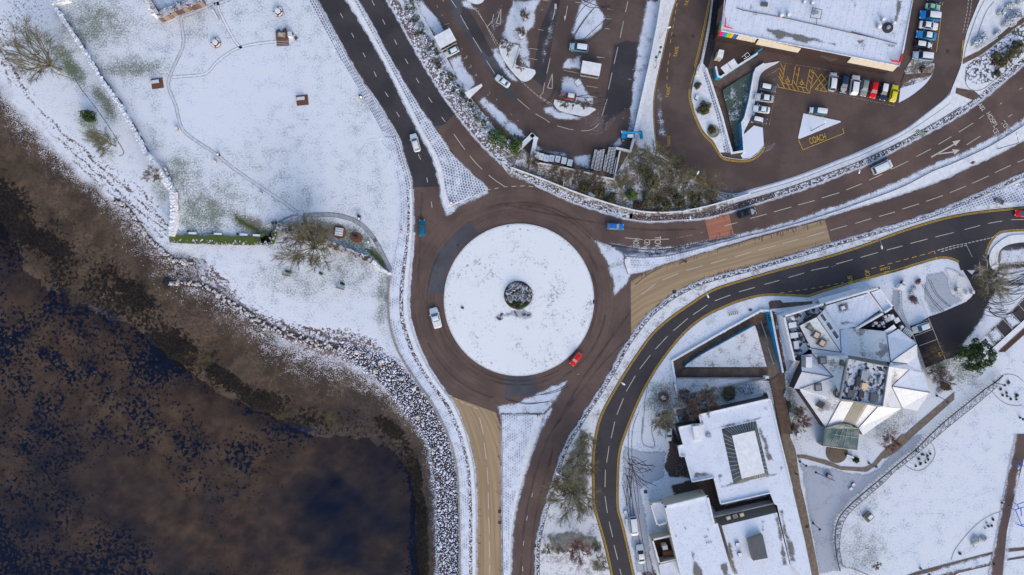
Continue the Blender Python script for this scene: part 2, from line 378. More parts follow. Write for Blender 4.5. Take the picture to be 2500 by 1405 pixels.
def plant():
    n = N('cluttered_plant_deck', .8); v = n.voro(1.2, out='Color'); r = n.sep(v)[0]; d = n.noise(2.2, 5, .7)
    n.col(n.mix(n.ramp(n.math('ADD', n.math('MULTIPLY', r, .5), n.math('MULTIPLY', d, .8)), .52, .72), (.05, .055, .07), (.66, .70, .77))); return n.m
M['plant'] = plant()
def rb():
    n = N('railing_bed', .9); x, y, z = n.sep(n.attr('puv', True)); k = n.node('ShaderNodeTexNoise', Vector=n.comb(n.math('MULTIPLY', x, 3.6), n.math('MULTIPLY', y, .8), 0), Scale=1.0, Detail=3.0).outputs[0]
    n.col(n.mix(n.ramp(k, .40, .58), (.20, .20, .25), SNOW)); return n.m
M['railbed'] = rb()
M['darkwall'] = flat('dark_wall_with_shade', (.06, .048, .05), .7)  # dark brown walls; on the flat roofed building the colour paints edge shadow
M['moss2'] = slush('mossy_strip', -.25, .35, c=(.085, .125, .022), sc=2.6, thin=.97)
M['kerbslush'] = slush('kerb_slush', -.9, 1.1, sc=2.6, thin=.8)
M['dust'] = slush('sparse_dusting', -.5, 30, sc=1.6, thin=.55)
M['moundbush'] = fol('snowy_mound_leaves', (.02, .03, .015), (.07, .085, .04), .62)
# ================================================================= GROUND, SHORE, SEA
L0 = cr([(-50, 120), (0, 195), (50, 270), (120, 345), (200, 420), (290, 490), (350, 550), (395, 590), (425, 603), (475, 606), (500, 630), (500, 672), (550, 706), (640, 772), (710, 826), (800, 862), (880, 893), (950, 955), (1005, 1010), (1045, 1080), (1062, 1180), (1067, 1300), (1070, 1465)], 4)
L1 = cr([(-50, 260), (0, 330), (100, 420), (200, 500), (280, 580), (340, 660), (390, 720), (490, 775), (590, 860), (690, 930), (790, 965), (890, 985), (965, 1025), (1015, 1090), (1040, 1185), (1048, 1300), (1052, 1465)], 4)
L2 = cr([(-50, 400), (0, 445), (70, 520), (140, 590), (230, 670), (320, 740), (400, 800), (450, 870), (550, 935), (650, 985), (760, 1010), (870, 1020), (950, 1050), (1000, 1110), (1025, 1190), (1030, 1300), (1034, 1465)], 4)
L3 = cr([(-50, 560), (0, 620), (70, 690), (150, 745), (250, 775), (350, 830), (430, 900), (520, 965), (620, 1015), (700, 1045), (800, 1075), (880, 1085), (950, 1110), (990, 1160), (1008, 1230), (1012, 1330), (1020, 1465)], 4)
L4 = cr([(-50, 760), (0, 800), (100, 850), (230, 900), (330, 960), (430, 1030), (530, 1090), (640, 1130), (740, 1160), (840, 1180), (900, 1220), (930, 1290), (930, 1370), (930, 1465)], 4)
S1 = [(1727, 169), (1746, 168), (1762, 188), (1848, 133), (1864, 150), (1845, 172), (1832, 225), (1818, 285), (1810, 335), (1816, 366), (1789, 372), (1776, 335), (1750, 240)]
S2 = [(1845, 769), (1860, 762), (1884, 763), (1893, 815), (1909, 905), (1908, 925), (1652, 924), (1643, 883)]
xs = np.r_[-5000, -1800, -700, -300, -120, np.arange(-60, 2561, 5), 2620, 2800, 3200, 4500, 8000].astype(float)
ys = np.r_[-5000, -1800, -700, -300, -120, np.arange(-60, 1466, 5), 1530, 1700, 2200, 3500, 8000].astype(float)
GX, GY = np.meshgrid(xs, ys); X, Y = GX.ravel(), GY.ravel()
t = np.full(X.shape, -1.0)
near = (X < 1250)
def seaside(L): return [(-9000, L[0][1]-3000), (-60, L[0][1])]+list(L)+[(L[-1][0], 9000), (-9000, 9000)]
Ls = [L0, L1, L2, L3, L4]
sd = []
for L in Ls:
    d = np.full(X.shape, -999.0); d[near] = sdist(X[near], Y[near], seaside(L)); sd.append(d)
sd = np.array(sd); idx = (sd > 0).sum(0)
for i in range(6):
    m = idx == i
    if i == 0: t[m] = np.clip(-1-(-sd[0][m]-80)/80*.0, -1, 0); t[m] = np.clip(sd[0][m]/80, -1, 0)
    elif i < 5: a = sd[i-1][m]; b = -sd[i][m]; t[m] = (i-1)+a/(a+b+1e-6)
    else: t[m] = 4+np.clip(sd[4][m]/250, 0, 3)
rng = np.random.default_rng(3)
Z = np.interp(t, [-1, 0, 1, 2, 3, 4, 5, 7], [0, -.25, -1.0, -1.5, -2.3, -2.9, -3.5, -4.5])
holes = np.maximum(sdist(X, Y, S1), sdist(X, Y, S2)); Z = np.where(holes > -1, -4.2, Z)
Z[(X > 1150) & (holes < -1)] = -.02
def blob(x, y, rx, ry, ang=0):
    a = R(ang); dx, dy = X-x, Y-y; u = (dx*math.cos(a)+dy*math.sin(a))/rx; v = (-dx*math.sin(a)+dy*math.cos(a))/ry
    return np.exp(-(u*u+v*v)**1.3)
veg = np.zeros(X.shape); weed = np.interp(t, [0, 1.2, 1.7, 2.2, 2.7, 3.0, 3.3, 3.8, 4.5, 6], [0, .1, .40, .50, .60, .60, .55, .47, .44, .48])
for b in [(230, 60, 110, 70, 0, .55), (170, 160, 70, 22, 55, .9), (330, 165, 90, 30, 0, .6), (470, 60, 50, 60, 0, .3), (255, 250, 60, 18, 55, .75), (230, 330, 70, 22, 55, .7),
          (390, 330, 70, 40, 60, .35), (440, 430, 60, 90, 0, .5), (500, 520, 90, 60, 0, .62), (620, 555, 70, 24, 30, .95), (700, 560, 60, 20, 0, .6), (800, 560, 70, 25, 10, .9), (860, 580, 50, 30, 40, .8), (925, 630, 40, 10, 55, 1.3),
          (560, 470, 60, 30, 30, .4), (720, 480, 90, 50, 0, .25), (620, 440, 200, 60, 20, .18), (850, 660, 100, 60, 10, .35), (935, 720, 18, 90, 0, .5), (720, 690, 120, 40, 10, .3), (890, 250, 30, 60, 60, .25),
          (1400, 1090, 40, 70, 100, .9), (1395, 1190, 45, 60, 0, .7), (1380, 1330, 60, 40, 0, .7), (1440, 1020, 16, 60, 110, .8), (1460, 1370, 40, 40, 0, .6), (1350, 1290, 40, 60, 0, .5),
          (1620, 400, 90, 70, 0, .95), (1560, 450, 120, 50, 0, .9), (1680, 470, 80, 30, 0, 1.0), (1380, 440, 140, 30, 12, .55), (1615, 980, 40, 50, 0, .7), (1700, 960, 50, 30, 0, .6), (1750, 950, 120, 25, 0, .5),
          (2440, 130, 60, 40, -40, .7), (2420, 170, 70, 40, -30, .5), (2300, 880, 50, 40, 0, .6), (2350, 900, 50, 50, 0, .5), (1935, 1000, 14, 90, -10, .7), (2180, 1040, 60, 30, -30, .4),
          (2120, 1220, 60, 30, -40, .25), (2110, 1340, 60, 60, 0, .35), (2250, 1120, 40, 40, 0, .15), (390, 480, 25, 60, 0, .5), (1100, 250, 130, 20, 60, .8), (1220, 370, 50, 25, 40, .8)]:
    veg = np.maximum(veg, blob(*b[:5])*b[5])
veg = np.maximum(veg, .13*np.clip(sdist(X, Y, [(134, 20), (361, 381), (421, 590), (660, 590), (950, 660), (975, 460), (750, -60), (134, -60)])/30, 0, 1))
for b in [(480, 300, 120, 70, 0, .6), (600, 200, 150, 120, 0, .6), (400, 330, 16, 110, -40, .4), (800, 350, 60, 200, 0, .35)]: veg -= blob(*b[:5])*b[5]*.35
for b in [(1015, 1180, 16, 60, 0, .8), (1030, 1330, 26, 110, 0, .9), (960, 1040, 60, 22, 35, .5), (640, 985, 40, 28, 0, .7), (560, 930, 60, 20, 35, .7), (20, 520, 40, 60, -40, .9), (100, 590, 60, 22, 30, .6), (430, 845, 70, 40, 20, .5), (330, 700, 60, 40, 20, .5)]: weed = np.maximum(weed, np.minimum(weed+blob(*b[:5])*b[5], 1))
for b in [(560, 1000, 120, 60, 30, .45), (60, 690, 60, 60, 0, .4), (850, 1130, 110, 60, 20, .8), (880, 1280, 110, 130, 0, .9), (700, 1280, 120, 120, 0, .5), (300, 1200, 140, 90, 20, .35), (450, 1330, 100, 90, 0, .3)]: weed -= blob(*b[:5])*b[5]
deep = np.clip(np.interp(t, [3, 4, 5.2, 7], [0, .12, .55, .95]), 0, 1); deep = np.maximum(deep, blob(860, 1260, 170, 230)*.9)
peb = np.zeros(X.shape); RZ = [(830, 835), (880, 850), (930, 865), (965, 875), (1000, 910), (1030, 945), (1058, 985), (1082, 1030), (1100, 1080), (1114, 1130), (1121, 1200), (1123, 1465), (1068, 1465), (1063, 1300), (1060, 1200), (1045, 1100), (1020, 1045), (990, 1010), (955, 970), (920, 930), (880, 900), (830, 870)]
pz = [(470, 620), (530, 660), (600, 740), (680, 780), (760, 800), (850, 800), (920, 830), (975, 900), (1060, 1010), (1110, 1130), (1130, 1465), (1060, 1465), (1050, 1080), (960, 980), (880, 905), (760, 870), (620, 790), (500, 715), (440, 690), (440, 640)]
peb = np.maximum(peb, np.clip(sdist(X, Y, pz)/22+.5, 0, 1)*.85)
pz2 = [(60, 240), (-40, 150), (-40, 60), (60, -40), (120, -40), (130, 60), (60, 130), (90, 250), (190, 340), (300, 420), (380, 470), (425, 560), (410, 600), (330, 530), (200, 425)]
peb = np.maximum(peb, np.clip(sdist(X, Y, pz2)/30+.5, 0, 1)*.42)
peb[sdist(X, Y, RZ) > 6] = 2
A1 = cr([(283, 492), (305, 505), (325, 528), (345, 560), (365, 585), (390, 608), (415, 628), (440, 641), (468, 640)]); A2 = cr([(412, 692), (440, 693), (480, 695), (515, 708), (540, 725), (575, 748), (600, 762), (640, 790), (690, 812), (730, 825), (770, 838), (810, 848), (850, 850)])
for L_, w_ in ((A1, 9), (A2, 13)): peb = np.maximum(peb, 1.7*np.clip(1.3-ldist(X, Y, L_)/w_, 0, 1))
def vnoise(s, seed):
    g = np.random.default_rng(seed).random((120, 120)); u, v = (X+400)/s % 118, (Y+400)/s % 118; i, j = u.astype(int), v.astype(int); a, b = u-i, v-j; a = a*a*(3-2*a); b = b*b*(3-2*b)
    return g[i, j]*(1-a)*(1-b)+g[i+1, j]*a*(1-b)+g[i, j+1]*(1-a)*b+g[i+1, j+1]*a*b
Z = Z+np.where((t > .3) & (X < 1150), np.clip((t-.3), 0, 1)*((vnoise(60, 1)-.5)*.45+(vnoise(24, 2)-.5)*.28+(vnoise(10, 4)-.5)*.12), 0)
deep = np.clip(deep*(.55+.75*vnoise(70, 9))+((vnoise(90, 7)-.5)*.4+(vnoise(35, 8)-.5)*.4)*(t > 3), 0, 1)
V = [P(x, y, z) for x, y, z in zip(X, Y, Z)]
nx, ny = len(xs), len(ys); F = []
for j in range(ny-1):
    for i in range(nx-1):
        a = j*nx+i; F.append((a+nx, a+nx+1, a+1, a))
n = N('snowy_ground', .9, .2)
ta, va, wa, da, pa = (n.attr(k) for k in ('t', 'veg', 'weed', 'deep', 'peb'))
nf = n.noise(2.6, 5, .68); nm = n.noise(.35, 4); nb = n.noise(.07, 3); n9 = n.noise(9, 3, .7)
sn = n.mix(n.ramp(nm, .3, .7), (.73, .76, .82), SNOW); sn = n.mix(n.math('MULTIPLY', n.math('MULTIPLY', va, n.ramp(nf, .3, .6)), .6, clamp=True), sn, (.46, .53, .53))
# blades of grass showing through
g = n.math('ADD', n.math('MULTIPLY', nf, .8), n.math('MULTIPLY', n9, .35)); g = n.math('ADD', g, n.math('MULTIPLY', n.math('SUBTRACT', nm, .5), .45))
g = n.math('ADD', g, n.math('MULTIPLY', va, .30)); gf = n.ramp(g, .57, .82)
gc = n.mix(n.ramp(nb, .4, .6), (.10, .13, .07), (.13, .125, .085)); gc = n.mix(n.ramp(va, 1.0, 1.25), gc, (.06, .11, .02))
land = n.mix(n.math('MULTIPLY', gf, n.ramp(va, -.2, 1, .62, .95)), sn, gc)
# pebbles and wrack lines above the tide line
vc = n.voro(3.0); vr = n.sep(n.voro(3.0, out='Color'))[0]
wr = n.math('ADD', n.math('SINE', n.math('ADD', n.math('MULTIPLY', ta, 26), n.math('MULTIPLY', n.noise(.12, 4), 16))), n.math('MULTIPLY', n.noise(.8, 4), 2.0))
pk = n.math('ADD', n.math('MULTIPLY', vr, .55), n.math('MULTIPLY', n.noise(.9, 5, .65), 1.0)); pk = n.math('SUBTRACT', pk, n.math('MULTIPLY', vc, .45))
pk = n.math('SUBTRACT', pk, n.math('MULTIPLY', n.math('MULTIPLY', n.ramp(wr, 1.2, 2.2), n.ramp(ta, -.9, -.5)), .45)); pk = n.math('SUBTRACT', pk, n.math('MULTIPLY', pa, .55))
stone = n.mix(vr, (.10, .065, .075), (.30, .22, .22))
pland = n.mix(n.ramp(pk, -.08, .22), stone, sn)
land = n.mix(n.ramp(n.math('ADD', pa, n.math('MULTIPLY', n.math('SUBTRACT', nf, .5), .6)), .1, .4), land, pland)
# tidal beach
be = n.mix(n.ramp(n.noise(1.6, 5, .7), .35, .68), (.052, .034, .025), (.135, .092, .066)); be = n.mix(n.math('MULTIPLY', n.ramp(nb, .35, .65), .7), be, (.070, .048, .032)); be = n.mix(n.math('MULTIPLY', n.ramp(n9, .5, .72), .6), be, (.24, .2, .165))
be = n.mix(n.math('MULTIPLY', n.ramp(n.noise(.16, 5, .6), .42, .62), .6), be, (.032, .023, .018))
sp = n.math('ADD', n.math('MULTIPLY', n.voro(4.2), -1.0), n.math('MULTIPLY', n.noise(.5, 5, .7), 1.35))
sp = n.math('SUBTRACT', sp, n.math('MULTIPLY', ta, .58)); spf = n.ramp(sp, -.02, .22)
be = n.mix(n.math('MULTIPLY', spf, .95), be, (.60, .60, .68))
# weed
wn_ = n.math('ADD', n.math('MULTIPLY', n.noise(1.15, 7, .66, dist=.2), .66), n.math('MULTIPLY', n.noise(.13, 4), .34))
wf = n.ramp(n.math('ADD', wn_, n.math('MULTIPLY', n.math('SUBTRACT', wa, .5), .34)), .475, .545)
wc = n.mix(n.ramp(n.noise(1.8, 4), .4, .7), (.008, .006, .006), (.026, .020, .016)); wc = n.mix(n.ramp(n.noise(.15, 4), .58, .72), wc, (.07, .055, .025)); wc = n.mix(n.ramp(n.math('ADD', ta, n.math('MULTIPLY', n.noise(.12, 3), .8)), 3.0, 3.5), wc, (.003, .014, .045))
sand = n.mix(n.ramp(n.noise(.25, 4), .35, .65), (.145, .097, .054), (.235, .165, .095)); sand = n.mix(n.math('MULTIPLY', n.ramp(n.noise(2.6, 4, .7), .5, .75), .4), sand, (.07, .055, .05))
base = n.mix(n.ramp(n.math('ADD', ta, n.math('MULTIPLY', nm, .6)), 3.1, 4.0), be, sand)
silt = n.mix(n.ramp(n.noise(.10, 4, .6), .35, .65), (.008, .019, .05), (.032, .038, .055)); base = n.mix(da, base, silt)
base = n.mix(n.math('MULTIPLY', wf, n.ramp(ta, .8, 1.4)), base, wc)
edge = n.math('ADD', ta, n.math('MULTIPLY', n.math('SUBTRACT', n.noise(.25, 5, .65), .5), 1.1))
n.col(n.mix(n.ramp(n.math('ADD', pa, n.math('MULTIPLY', nf, .5)), 1.0, 1.7), n.mix(n.ramp(edge, -.12, .28), land, base), (.075, .052, .062))); n.bump(nf, .4, .06)
terr = MB(); terr.v = [tuple(v) for v in V]; terr.f = F
o = terr.build('ground', n.m, attrs=dict(t=t, veg=veg, weed=weed, deep=deep, peb=peb)); tag(o, kind='structure')
# sea: a real sheet of water over the bed
n = N('sea_water', .08); n.t.nodes.remove(n.b)
tr = n.node('ShaderNodeBsdfTransparent', Color=(.62, .60, .63)); gl = n.node('ShaderNodeBsdfGlossy', Color=(.45, .52, .70), Roughness=.08)
bp = n.node('ShaderNodeBump', Strength=1.0, Distance=.12, Height=n.node('ShaderNodeTexNoise', Vector=n.vmul(n.oc, (.35, 1.3, 1)), Scale=1.1, Detail=3.0).outputs[0]); n.t.links.new(bp.outputs[0], gl.inputs['Normal'])
ge = n.t.nodes.new('ShaderNodeNewGeometry'); fr0 = n.node('ShaderNodeFresnel', IOR=1.33); mx = n.t.nodes.new('ShaderNodeMixShader'); n.t.links.new(n.math('MULTIPLY', fr0.outputs[0], n.math('SUBTRACT', 1.0, ge.outputs['Backfacing'])), mx.inputs[0]); n.t.links.new(tr.outputs[0], mx.inputs[1]); n.t.links.new(gl.outputs[0], mx.inputs[2]); n.t.links.new(mx.outputs[0], n.out.inputs[0])
w = MB(); zw = -2.1; w.poly3([P(-5000, -800, zw), P(-60, 300, zw)]+[P(x, y, zw) for x, y in [(150, 640), (400, 790), (560, 890), (900, 960), (1050, 1060), (1100, 1200), (1110, 1465)]]+[P(1110, 8000, zw), P(-5000, 8000, zw)])
tag(w.build('water', n.m), kind='structure')
# ================================================================= ROADS
W_KERB = cr([(748, -40), (772, 0), (839, 124), (879, 194), (913, 242), (970, 335), (986, 388), (1000, 432), (1006, 470), (1008, 530), (1005, 600), (998, 680), (995, 738), (1001, 791), (1020, 848), (1045, 900), (1073, 942), (1107, 988), (1130, 1040), (1146, 1095), (1157, 1149), (1162, 1236), (1162, 1330), (1162, 1465)])
SE_KERB = cr([(1308, 1465), (1308, 1405), (1309, 1338), (1316, 1295), (1327, 1252), (1341, 1205), (1359, 1144), (1380, 1088), (1413, 1033), (1438, 993), (1471, 943), (1499, 895), (1523, 850), (1549, 812), (1579, 774), (1614, 742), (1648, 718), (1699, 692), (1742, 677), (1800, 662), (1919, 629), (2029, 595), (2106, 573), (2200, 545), (2274, 521), (2324, 502), (2399, 469), (2449, 447), (2500, 422), (2560, 392)])
N_KERB = cr([(920, -40), (945, 0), (973, 47), (1040, 167), (1107, 268), (1160, 335), (1194, 371), (1250, 420), (1321, 457), (1392, 491), (1466, 516), (1535, 535), (1586, 541), (1650, 538), (1719, 533), (1778, 519), (1862, 493), (1954, 464), (2052, 427), (2119, 401), (2200, 359), (2259, 327), (2317, 297), (2381, 255), (2444, 205), (2500, 157), (2560, 105)])
B_OUT = cr([(2560, 498), (2500, 504), (2399, 514), (2324, 526), (2249, 546), (2175, 571), (2100, 599), (2006, 628), (1900, 656), (1800, 685), (1750, 701), (1720, 716), (1678, 744), (1635, 774), (1592, 812), (1558, 857), (1526, 905), (1496, 954), (1467, 1008), (1453, 1055), (1445, 1116), (1445, 1180), (1447, 1234), (1460, 1281), (1474, 1331), (1490, 1403), (1502, 1465)])
B_IN1 = cr([(1567, 1465), (1551, 1405), (1535, 1331), (1521, 1274), (1512, 1238), (1512, 1173), (1517, 1101), (1539, 1037), (1564, 977), (1585, 936), (1610, 895), (1644, 849), (1679, 810), (1718, 779), (1756, 759), (1808, 738), (1872, 724), (1974, 727)])+cr([(2005, 716), (2100, 688), (2191, 664), (2228, 652), (2287, 635), (2316, 634), (2340, 643)])
B_IN2 = cr([(2411, 622), (2419, 598), (2436, 576), (2454, 569), (2500, 566), (2560, 566)])
TAXI_W = cr([(1660, -40), (1649, 0), (1637, 39), (1623, 102), (1608, 169), (1598, 218), (1594, 256), (1595, 300), (1599, 340), (1606, 371), (1640, 398), (1677, 428), (1705, 445), (1748, 465), (1791, 473), (1835, 462), (1889, 447), (1943, 430), (1997, 410), (2052, 388), (2106, 366), (2200, 321), (2262, 276), (2308, 239), (2326, 212), (2347, 157), (2353, 114), (2362, 75), (2376, 39), (2399, 0), (2420, -40)])
def P2(l, z=0): return [P(x, y, z) for x, y in l]
def sheet(name, pts, z, mat, holes=(), kind='structure', **k):
    m = MB(); m.poly3(P2(pts, z), holes=[P2(h, z) for h in holes]); return tag(m.build(name, mat), kind=kind, **k)
def slab(name, pts, z, mats, holes=(), z0=-.3, parent=None):
    m = MB(); m.prism(P2(pts, z), z0, 0, 1, holes=[P2(h, z) for h in holes]); o = m.build(name, mats, parent)
    return tag(o, kind='structure') if parent is None else o
def ribbon(name, left, right, z, mat, n=None, cross=4, kind='structure', parent=None, mb=None, lip=0, skirt=None, zf=None):
    n = n or max(4, int(max(plen(left), plen(right))/8)); A, B = resample(left, n), resample(right, n)
    m = mb or MB(); b0 = len(m.v); U = []; u = 0; pm = None
    for i, (a, b) in enumerate(zip(A, B)):
        mid = ((a[0]+b[0])/2, (a[1]+b[1])/2)
        if pm: u += math.hypot(mid[0]-pm[0], mid[1]-pm[1])*.1
        pm = mid; w = math.hypot(a[0]-b[0], a[1]-b[1])*.1
        for k in range(cross+1):
            s = k/cross; zz = z if zf is None else zf(i/(n-1), s)
            m.v.append(tuple(P(a[0]+(b[0]-a[0])*s, a[1]+(b[1]-a[1])*s, zz))); U.append((u, w*s, w*min(s, 1-s)))
    c = cross+1
    for i in range(n-1):
        for k in range(cross):
            q = b0+i*c+k; f = (q, q+c, q+c+1, q+1)
            a, b, d = m.v[f[0]], m.v[f[1]], m.v[f[2]]
            if (b[0]-a[0])*(d[1]-a[1])-(b[1]-a[1])*(d[0]-a[0]) < 0: f = f[::-1]
            m.f.append(f); m.m.append(0)
    if skirt is not None:
        for k in (0, cross):
            s0 = len(m.v)
            for i in range(n): v = m.v[b0+i*c+k]; m.v.append((v[0], v[1], skirt)); U.append((0, 0, 0))
            for i in range(n-1): m.f.append((b0+i*c+k, b0+(i+1)*c+k, s0+i+1, s0+i)); m.m.append(0)
    if mb: m.U = getattr(m, 'U', [])+U; return m
    o = m.build(name, mat, parent, attrs=dict(puv=np.array(U)))
    return tag(o, kind=kind) if kind and parent is None else o
def strip(name, line, w, z, mat, **k): return ribbon(name, off(line, -w/2), off(line, w/2), z, mat, **k)
def cells(poly, step=3, pad=6, z=.05, mb=None, extra=None, zf=None):
    p = np.array(poly); x = np.arange(p[:, 0].min()-pad, p[:, 0].max()+pad+step, step); y = np.arange(p[:, 1].min()-pad, p[:, 1].max()+pad+step, step)
    A, B = np.meshgrid(x, y); D = sdist(A.ravel(), B.ravel(), poly); keep = D > -pad*.7; ids = -np.ones(D.size, int); ids[keep] = np.arange(keep.sum())
    b0 = len(mb.v); nx = len(x)
    for a, b in zip(A.ravel()[keep], B.ravel()[keep]): mb.v.append(tuple(P(a, b, z)))
    mb.E = getattr(mb, 'E', [])+list(D[keep]*.1)
    for j in range(len(y)-1):
        for i in range(nx-1):
            q = [ids[(j+1)*nx+i], ids[(j+1)*nx+i+1], ids[j*nx+i+1], ids[j*nx+i]]
            if min(q) >= 0: mb.f.append(tuple(int(b0+v) for v in q)); mb.m.append(0)
    return mb
def cover(name, polys, mat, z=.05, step=3, kind='stuff', label=None, pad=6):
    m = MB()
    for p in polys: cells(p, step, pad, z, m)
    o = m.build(name, mat, attrs=dict(e=m.E)); return tag(o, kind=kind, label=label, cat='snow' if kind == 'stuff' else None)
sheet('road', W_KERB+SE_KERB+N_KERB[::-1], .02, M['road'])
sheet('slip_road', B_OUT+B_IN1+[(2345, 660), (2420, 660)]+B_IN2, .025, M['dark'])
sheet('station_road', TAXI_W, .02, M['park'], holes=[S1])
CP = [(990, -40), (1013, 0), (1061, 92), (1134, 218), (1216, 324), (1262, 362), (1290, 395), (1400, 425), (1500, 432), (1532, 380), (1545, 330), (1560, 250), (1590, 120), (1612, 0), (1618, -40)]
sheet('car_park', CP, .02, M['park'])
sheet('road_dark_half', cr([(748, -40), (772, 0), (839, 124), (913, 242), (930, 268)])+[(905, 225), (860, 150), (975, 330), (1000, 440), (1009, 458), (1076, 456), (1060, 400), (1023, 321), (946, 167), (880, 50), (846, 0), (830, -40)], .026, M['dark'])
sheet('road_dark_lane', [(846, -40), (945, -40), (973, 47), (1040, 167), (1112, 276), (1085, 305), (1060, 310), (993, 214), (950, 140), (872, 0)], .026, M['dark'])
za = zc(625, 470, 2.989); zs = zc(1050, 900, 2.782)
sheet('road_patch', za([(1555, 205), (1625, 300), (1540, 350), (1450, 450), (1390, 590), (1360, 740), (1245, 738), (1258, 650), (1280, 540), (1330, 430), (1420, 330)]), .03, M['patch'])
sheet('road_patch', zs([(525, 48), (710, 46), (735, 150), (720, 182), (505, 195)]), .03, M['patch'])
sheet('road_patch', [(1530, 100), (1565, 105), (1560, 250), (1490, 290), (1470, 320), (1478, 240), (1500, 110)], .03, M['dark'])
sheet('road_patch', [(1110, -20), (1130, 0), (1178, 80), (1205, 130), (1240, 190), (1265, 250), (1240, 240), (1205, 190), (1160, 120), (1115, 50), (1090, 0), (1080, -20)], .03, M['patch'])
sheet('road_patch', [(1130, 0), (1178, 80), (1205, 135), (1192, 140), (1160, 100), (1125, 40)], .034, M['dark'])
sheet('road_patch', [(1348, 0), (1368, 0), (1360, 40), (1340, 150), (1330, 215), (1298, 190), (1322, 60)], .03, M['dark'])
# coloured surfaces
cl = [(1085, 962)]+[p for p in W_KERB if p[1] > 962]; cl = cl; crr = [(1211, 1008), (1222, 1040), (1226, 1101), (1226, 1209), (1227, 1295), (1229, 1405), (1229, 1465)]
zk = zc(1400, 560, 4.683)
ribbon('buff_road_surface', cl, crr, .033, M['cream'], n=80)
ct = zk([(655, 600), (820, 495), (1000, 425), (1250, 345), (1500, 273), (1870, 172)])+[(1835, 585), (1970, 549), (2014, 537)]
cb = [(1541, 820), (1553, 806), (1579, 772), (1614, 740), (1648, 716), (1699, 690), (1742, 675), (1800, 660), (1919, 627), (2029, 594)]
ribbon('buff_road_surface', ct, cb, .033, M['cream'], n=90)
ribbon('red_road_surface', [(1720, 534), (1779, 520)], [(1733, 588), (1792, 573)], .033, M['salmon'], n=8)
# ---- pavements, islands
KM = [M['kerb'], M['kerbd']]
def pavement(name, left, right, mat, z=.14, lk=True, rk=True, kz=.15, kw=2.0, cross=4, km='kerb'):
    o = ribbon(name, left, right, z, mat, cross=cross, skirt=-.3)
    for l, f, s in ((left, lk, 1), (right, rk, -1)):
        if f: ribbon('kerb', l, off(l, -kw*f if s > 0 else kw*f) if f is not True else off(l, -kw*s), kz, M[km], cross=1, skirt=-.3, n=max(6, int(plen(l)/8)))
    return o
PAVL = cr([(738, -28), (754, 0), (822, 127), (883, 231), (939, 335), (956, 378), (970, 435), (976, 470), (978, 537), (972, 590), (961, 640), (955, 671), (951, 704), (951, 771), (960, 821), (980, 871), (1023, 938), (1050, 975), (1077, 1025), (1097, 1069), (1110, 1109), (1119, 1160), (1123, 1236), (1125, 1330), (1125, 1465)])
upL = [p for p in PAVL if p[1] <= 330]; upR = [p for p in W_KERB if p[1] <= 335]
ribbon('pavement', upL, upR, .14, M['pave'], skirt=-.3)
lowL = [p for p in PAVL if p[1] >= 330]; lowR = [p for p in W_KERB if p[1] >= 330]
nn = 160; A_, B_ = resample(lowL, nn), resample(lowR, nn)
def lerp(A, B, s): return [(a[0]+(b[0]-a[0])*s, a[1]+(b[1]-a[1])*s) for a, b in zip(A, B)]
ribbon('promenade_pavement', A_, lerp(A_, B_, .55), .14, M['pave3'], n=nn, skirt=-.3)
ribbon('pebble_strip', lerp(A_, B_, .55)[18:], lerp(A_, B_, .76)[18:], .145, M['peb'], n=nn-18)
ribbon('pavement', lerp(A_, B_, .55)[:19], B_[:19], .142, M['pave'], n=19, skirt=-.3)
ribbon('verge', lerp(A_, B_, .76)[18:], B_[18:], .15, M['snow'], n=nn-18, skirt=-.3)
ribbon('kerb', off(W_KERB, -.2), off(W_KERB, 1.6), .16, M['kerb'], cross=1, skirt=-.2, n=260)
cover('kerb_snow', [[(x, y) for x, y in off([p for p in W_KERB if 560 < p[1] < 960], 2)]+[(x, y) for x, y in off([p for p in W_KERB if 560 < p[1] < 960], -9)][::-1]], M['slushs'], .05, 3, label='snow thrown against the west kerb of the roundabout')
# sea wall along the promenade
swl = [p for p in PAVL if p[1] > 668]
tag(ribbon('sea_wall', off(swl, 4), off(swl, 0), .5, M['conc'], cross=1, skirt=-3, n=150, kind=None), 'low cream coped sea wall curving along the west side of the promenade', 'wall')
# NW splitter island
z2 = zc(625, 0, 2.989)
li = cr(z2([(640, -40), (665, 0), (830, 270), (960, 500), (1080, 740), (1190, 960), (1290, 1150), (1340, 1330)])+[(1080, 490), (1090, 510)])
ri = cr(z2([(715, -40), (740, 0), (860, 210), (970, 420), (1100, 640), (1200, 800), (1330, 980), (1440, 1140), (1560, 1260), (1690, 1380)]))
lp = cr(z2([(690, -40), (715, 0), (845, 240), (975, 480), (1100, 720), (1215, 950), (1340, 1180), (1385, 1400)])+[(1100, 500)])
slab('traffic_island', li+[(1106, 502), (1190, 466)]+ri[::-1], .12, [M['snow'], M['kerbd']])
ribbon('island_paving', lp, ri+[(1189, 466)], .13, M['pave2'], n=120, cross=6)
strip('kerb', cr(lp[::2]), 1.6, .14, M['kerb'], cross=1); strip('kerb', ri, 1.6, .14, M['kerb'], cross=1)
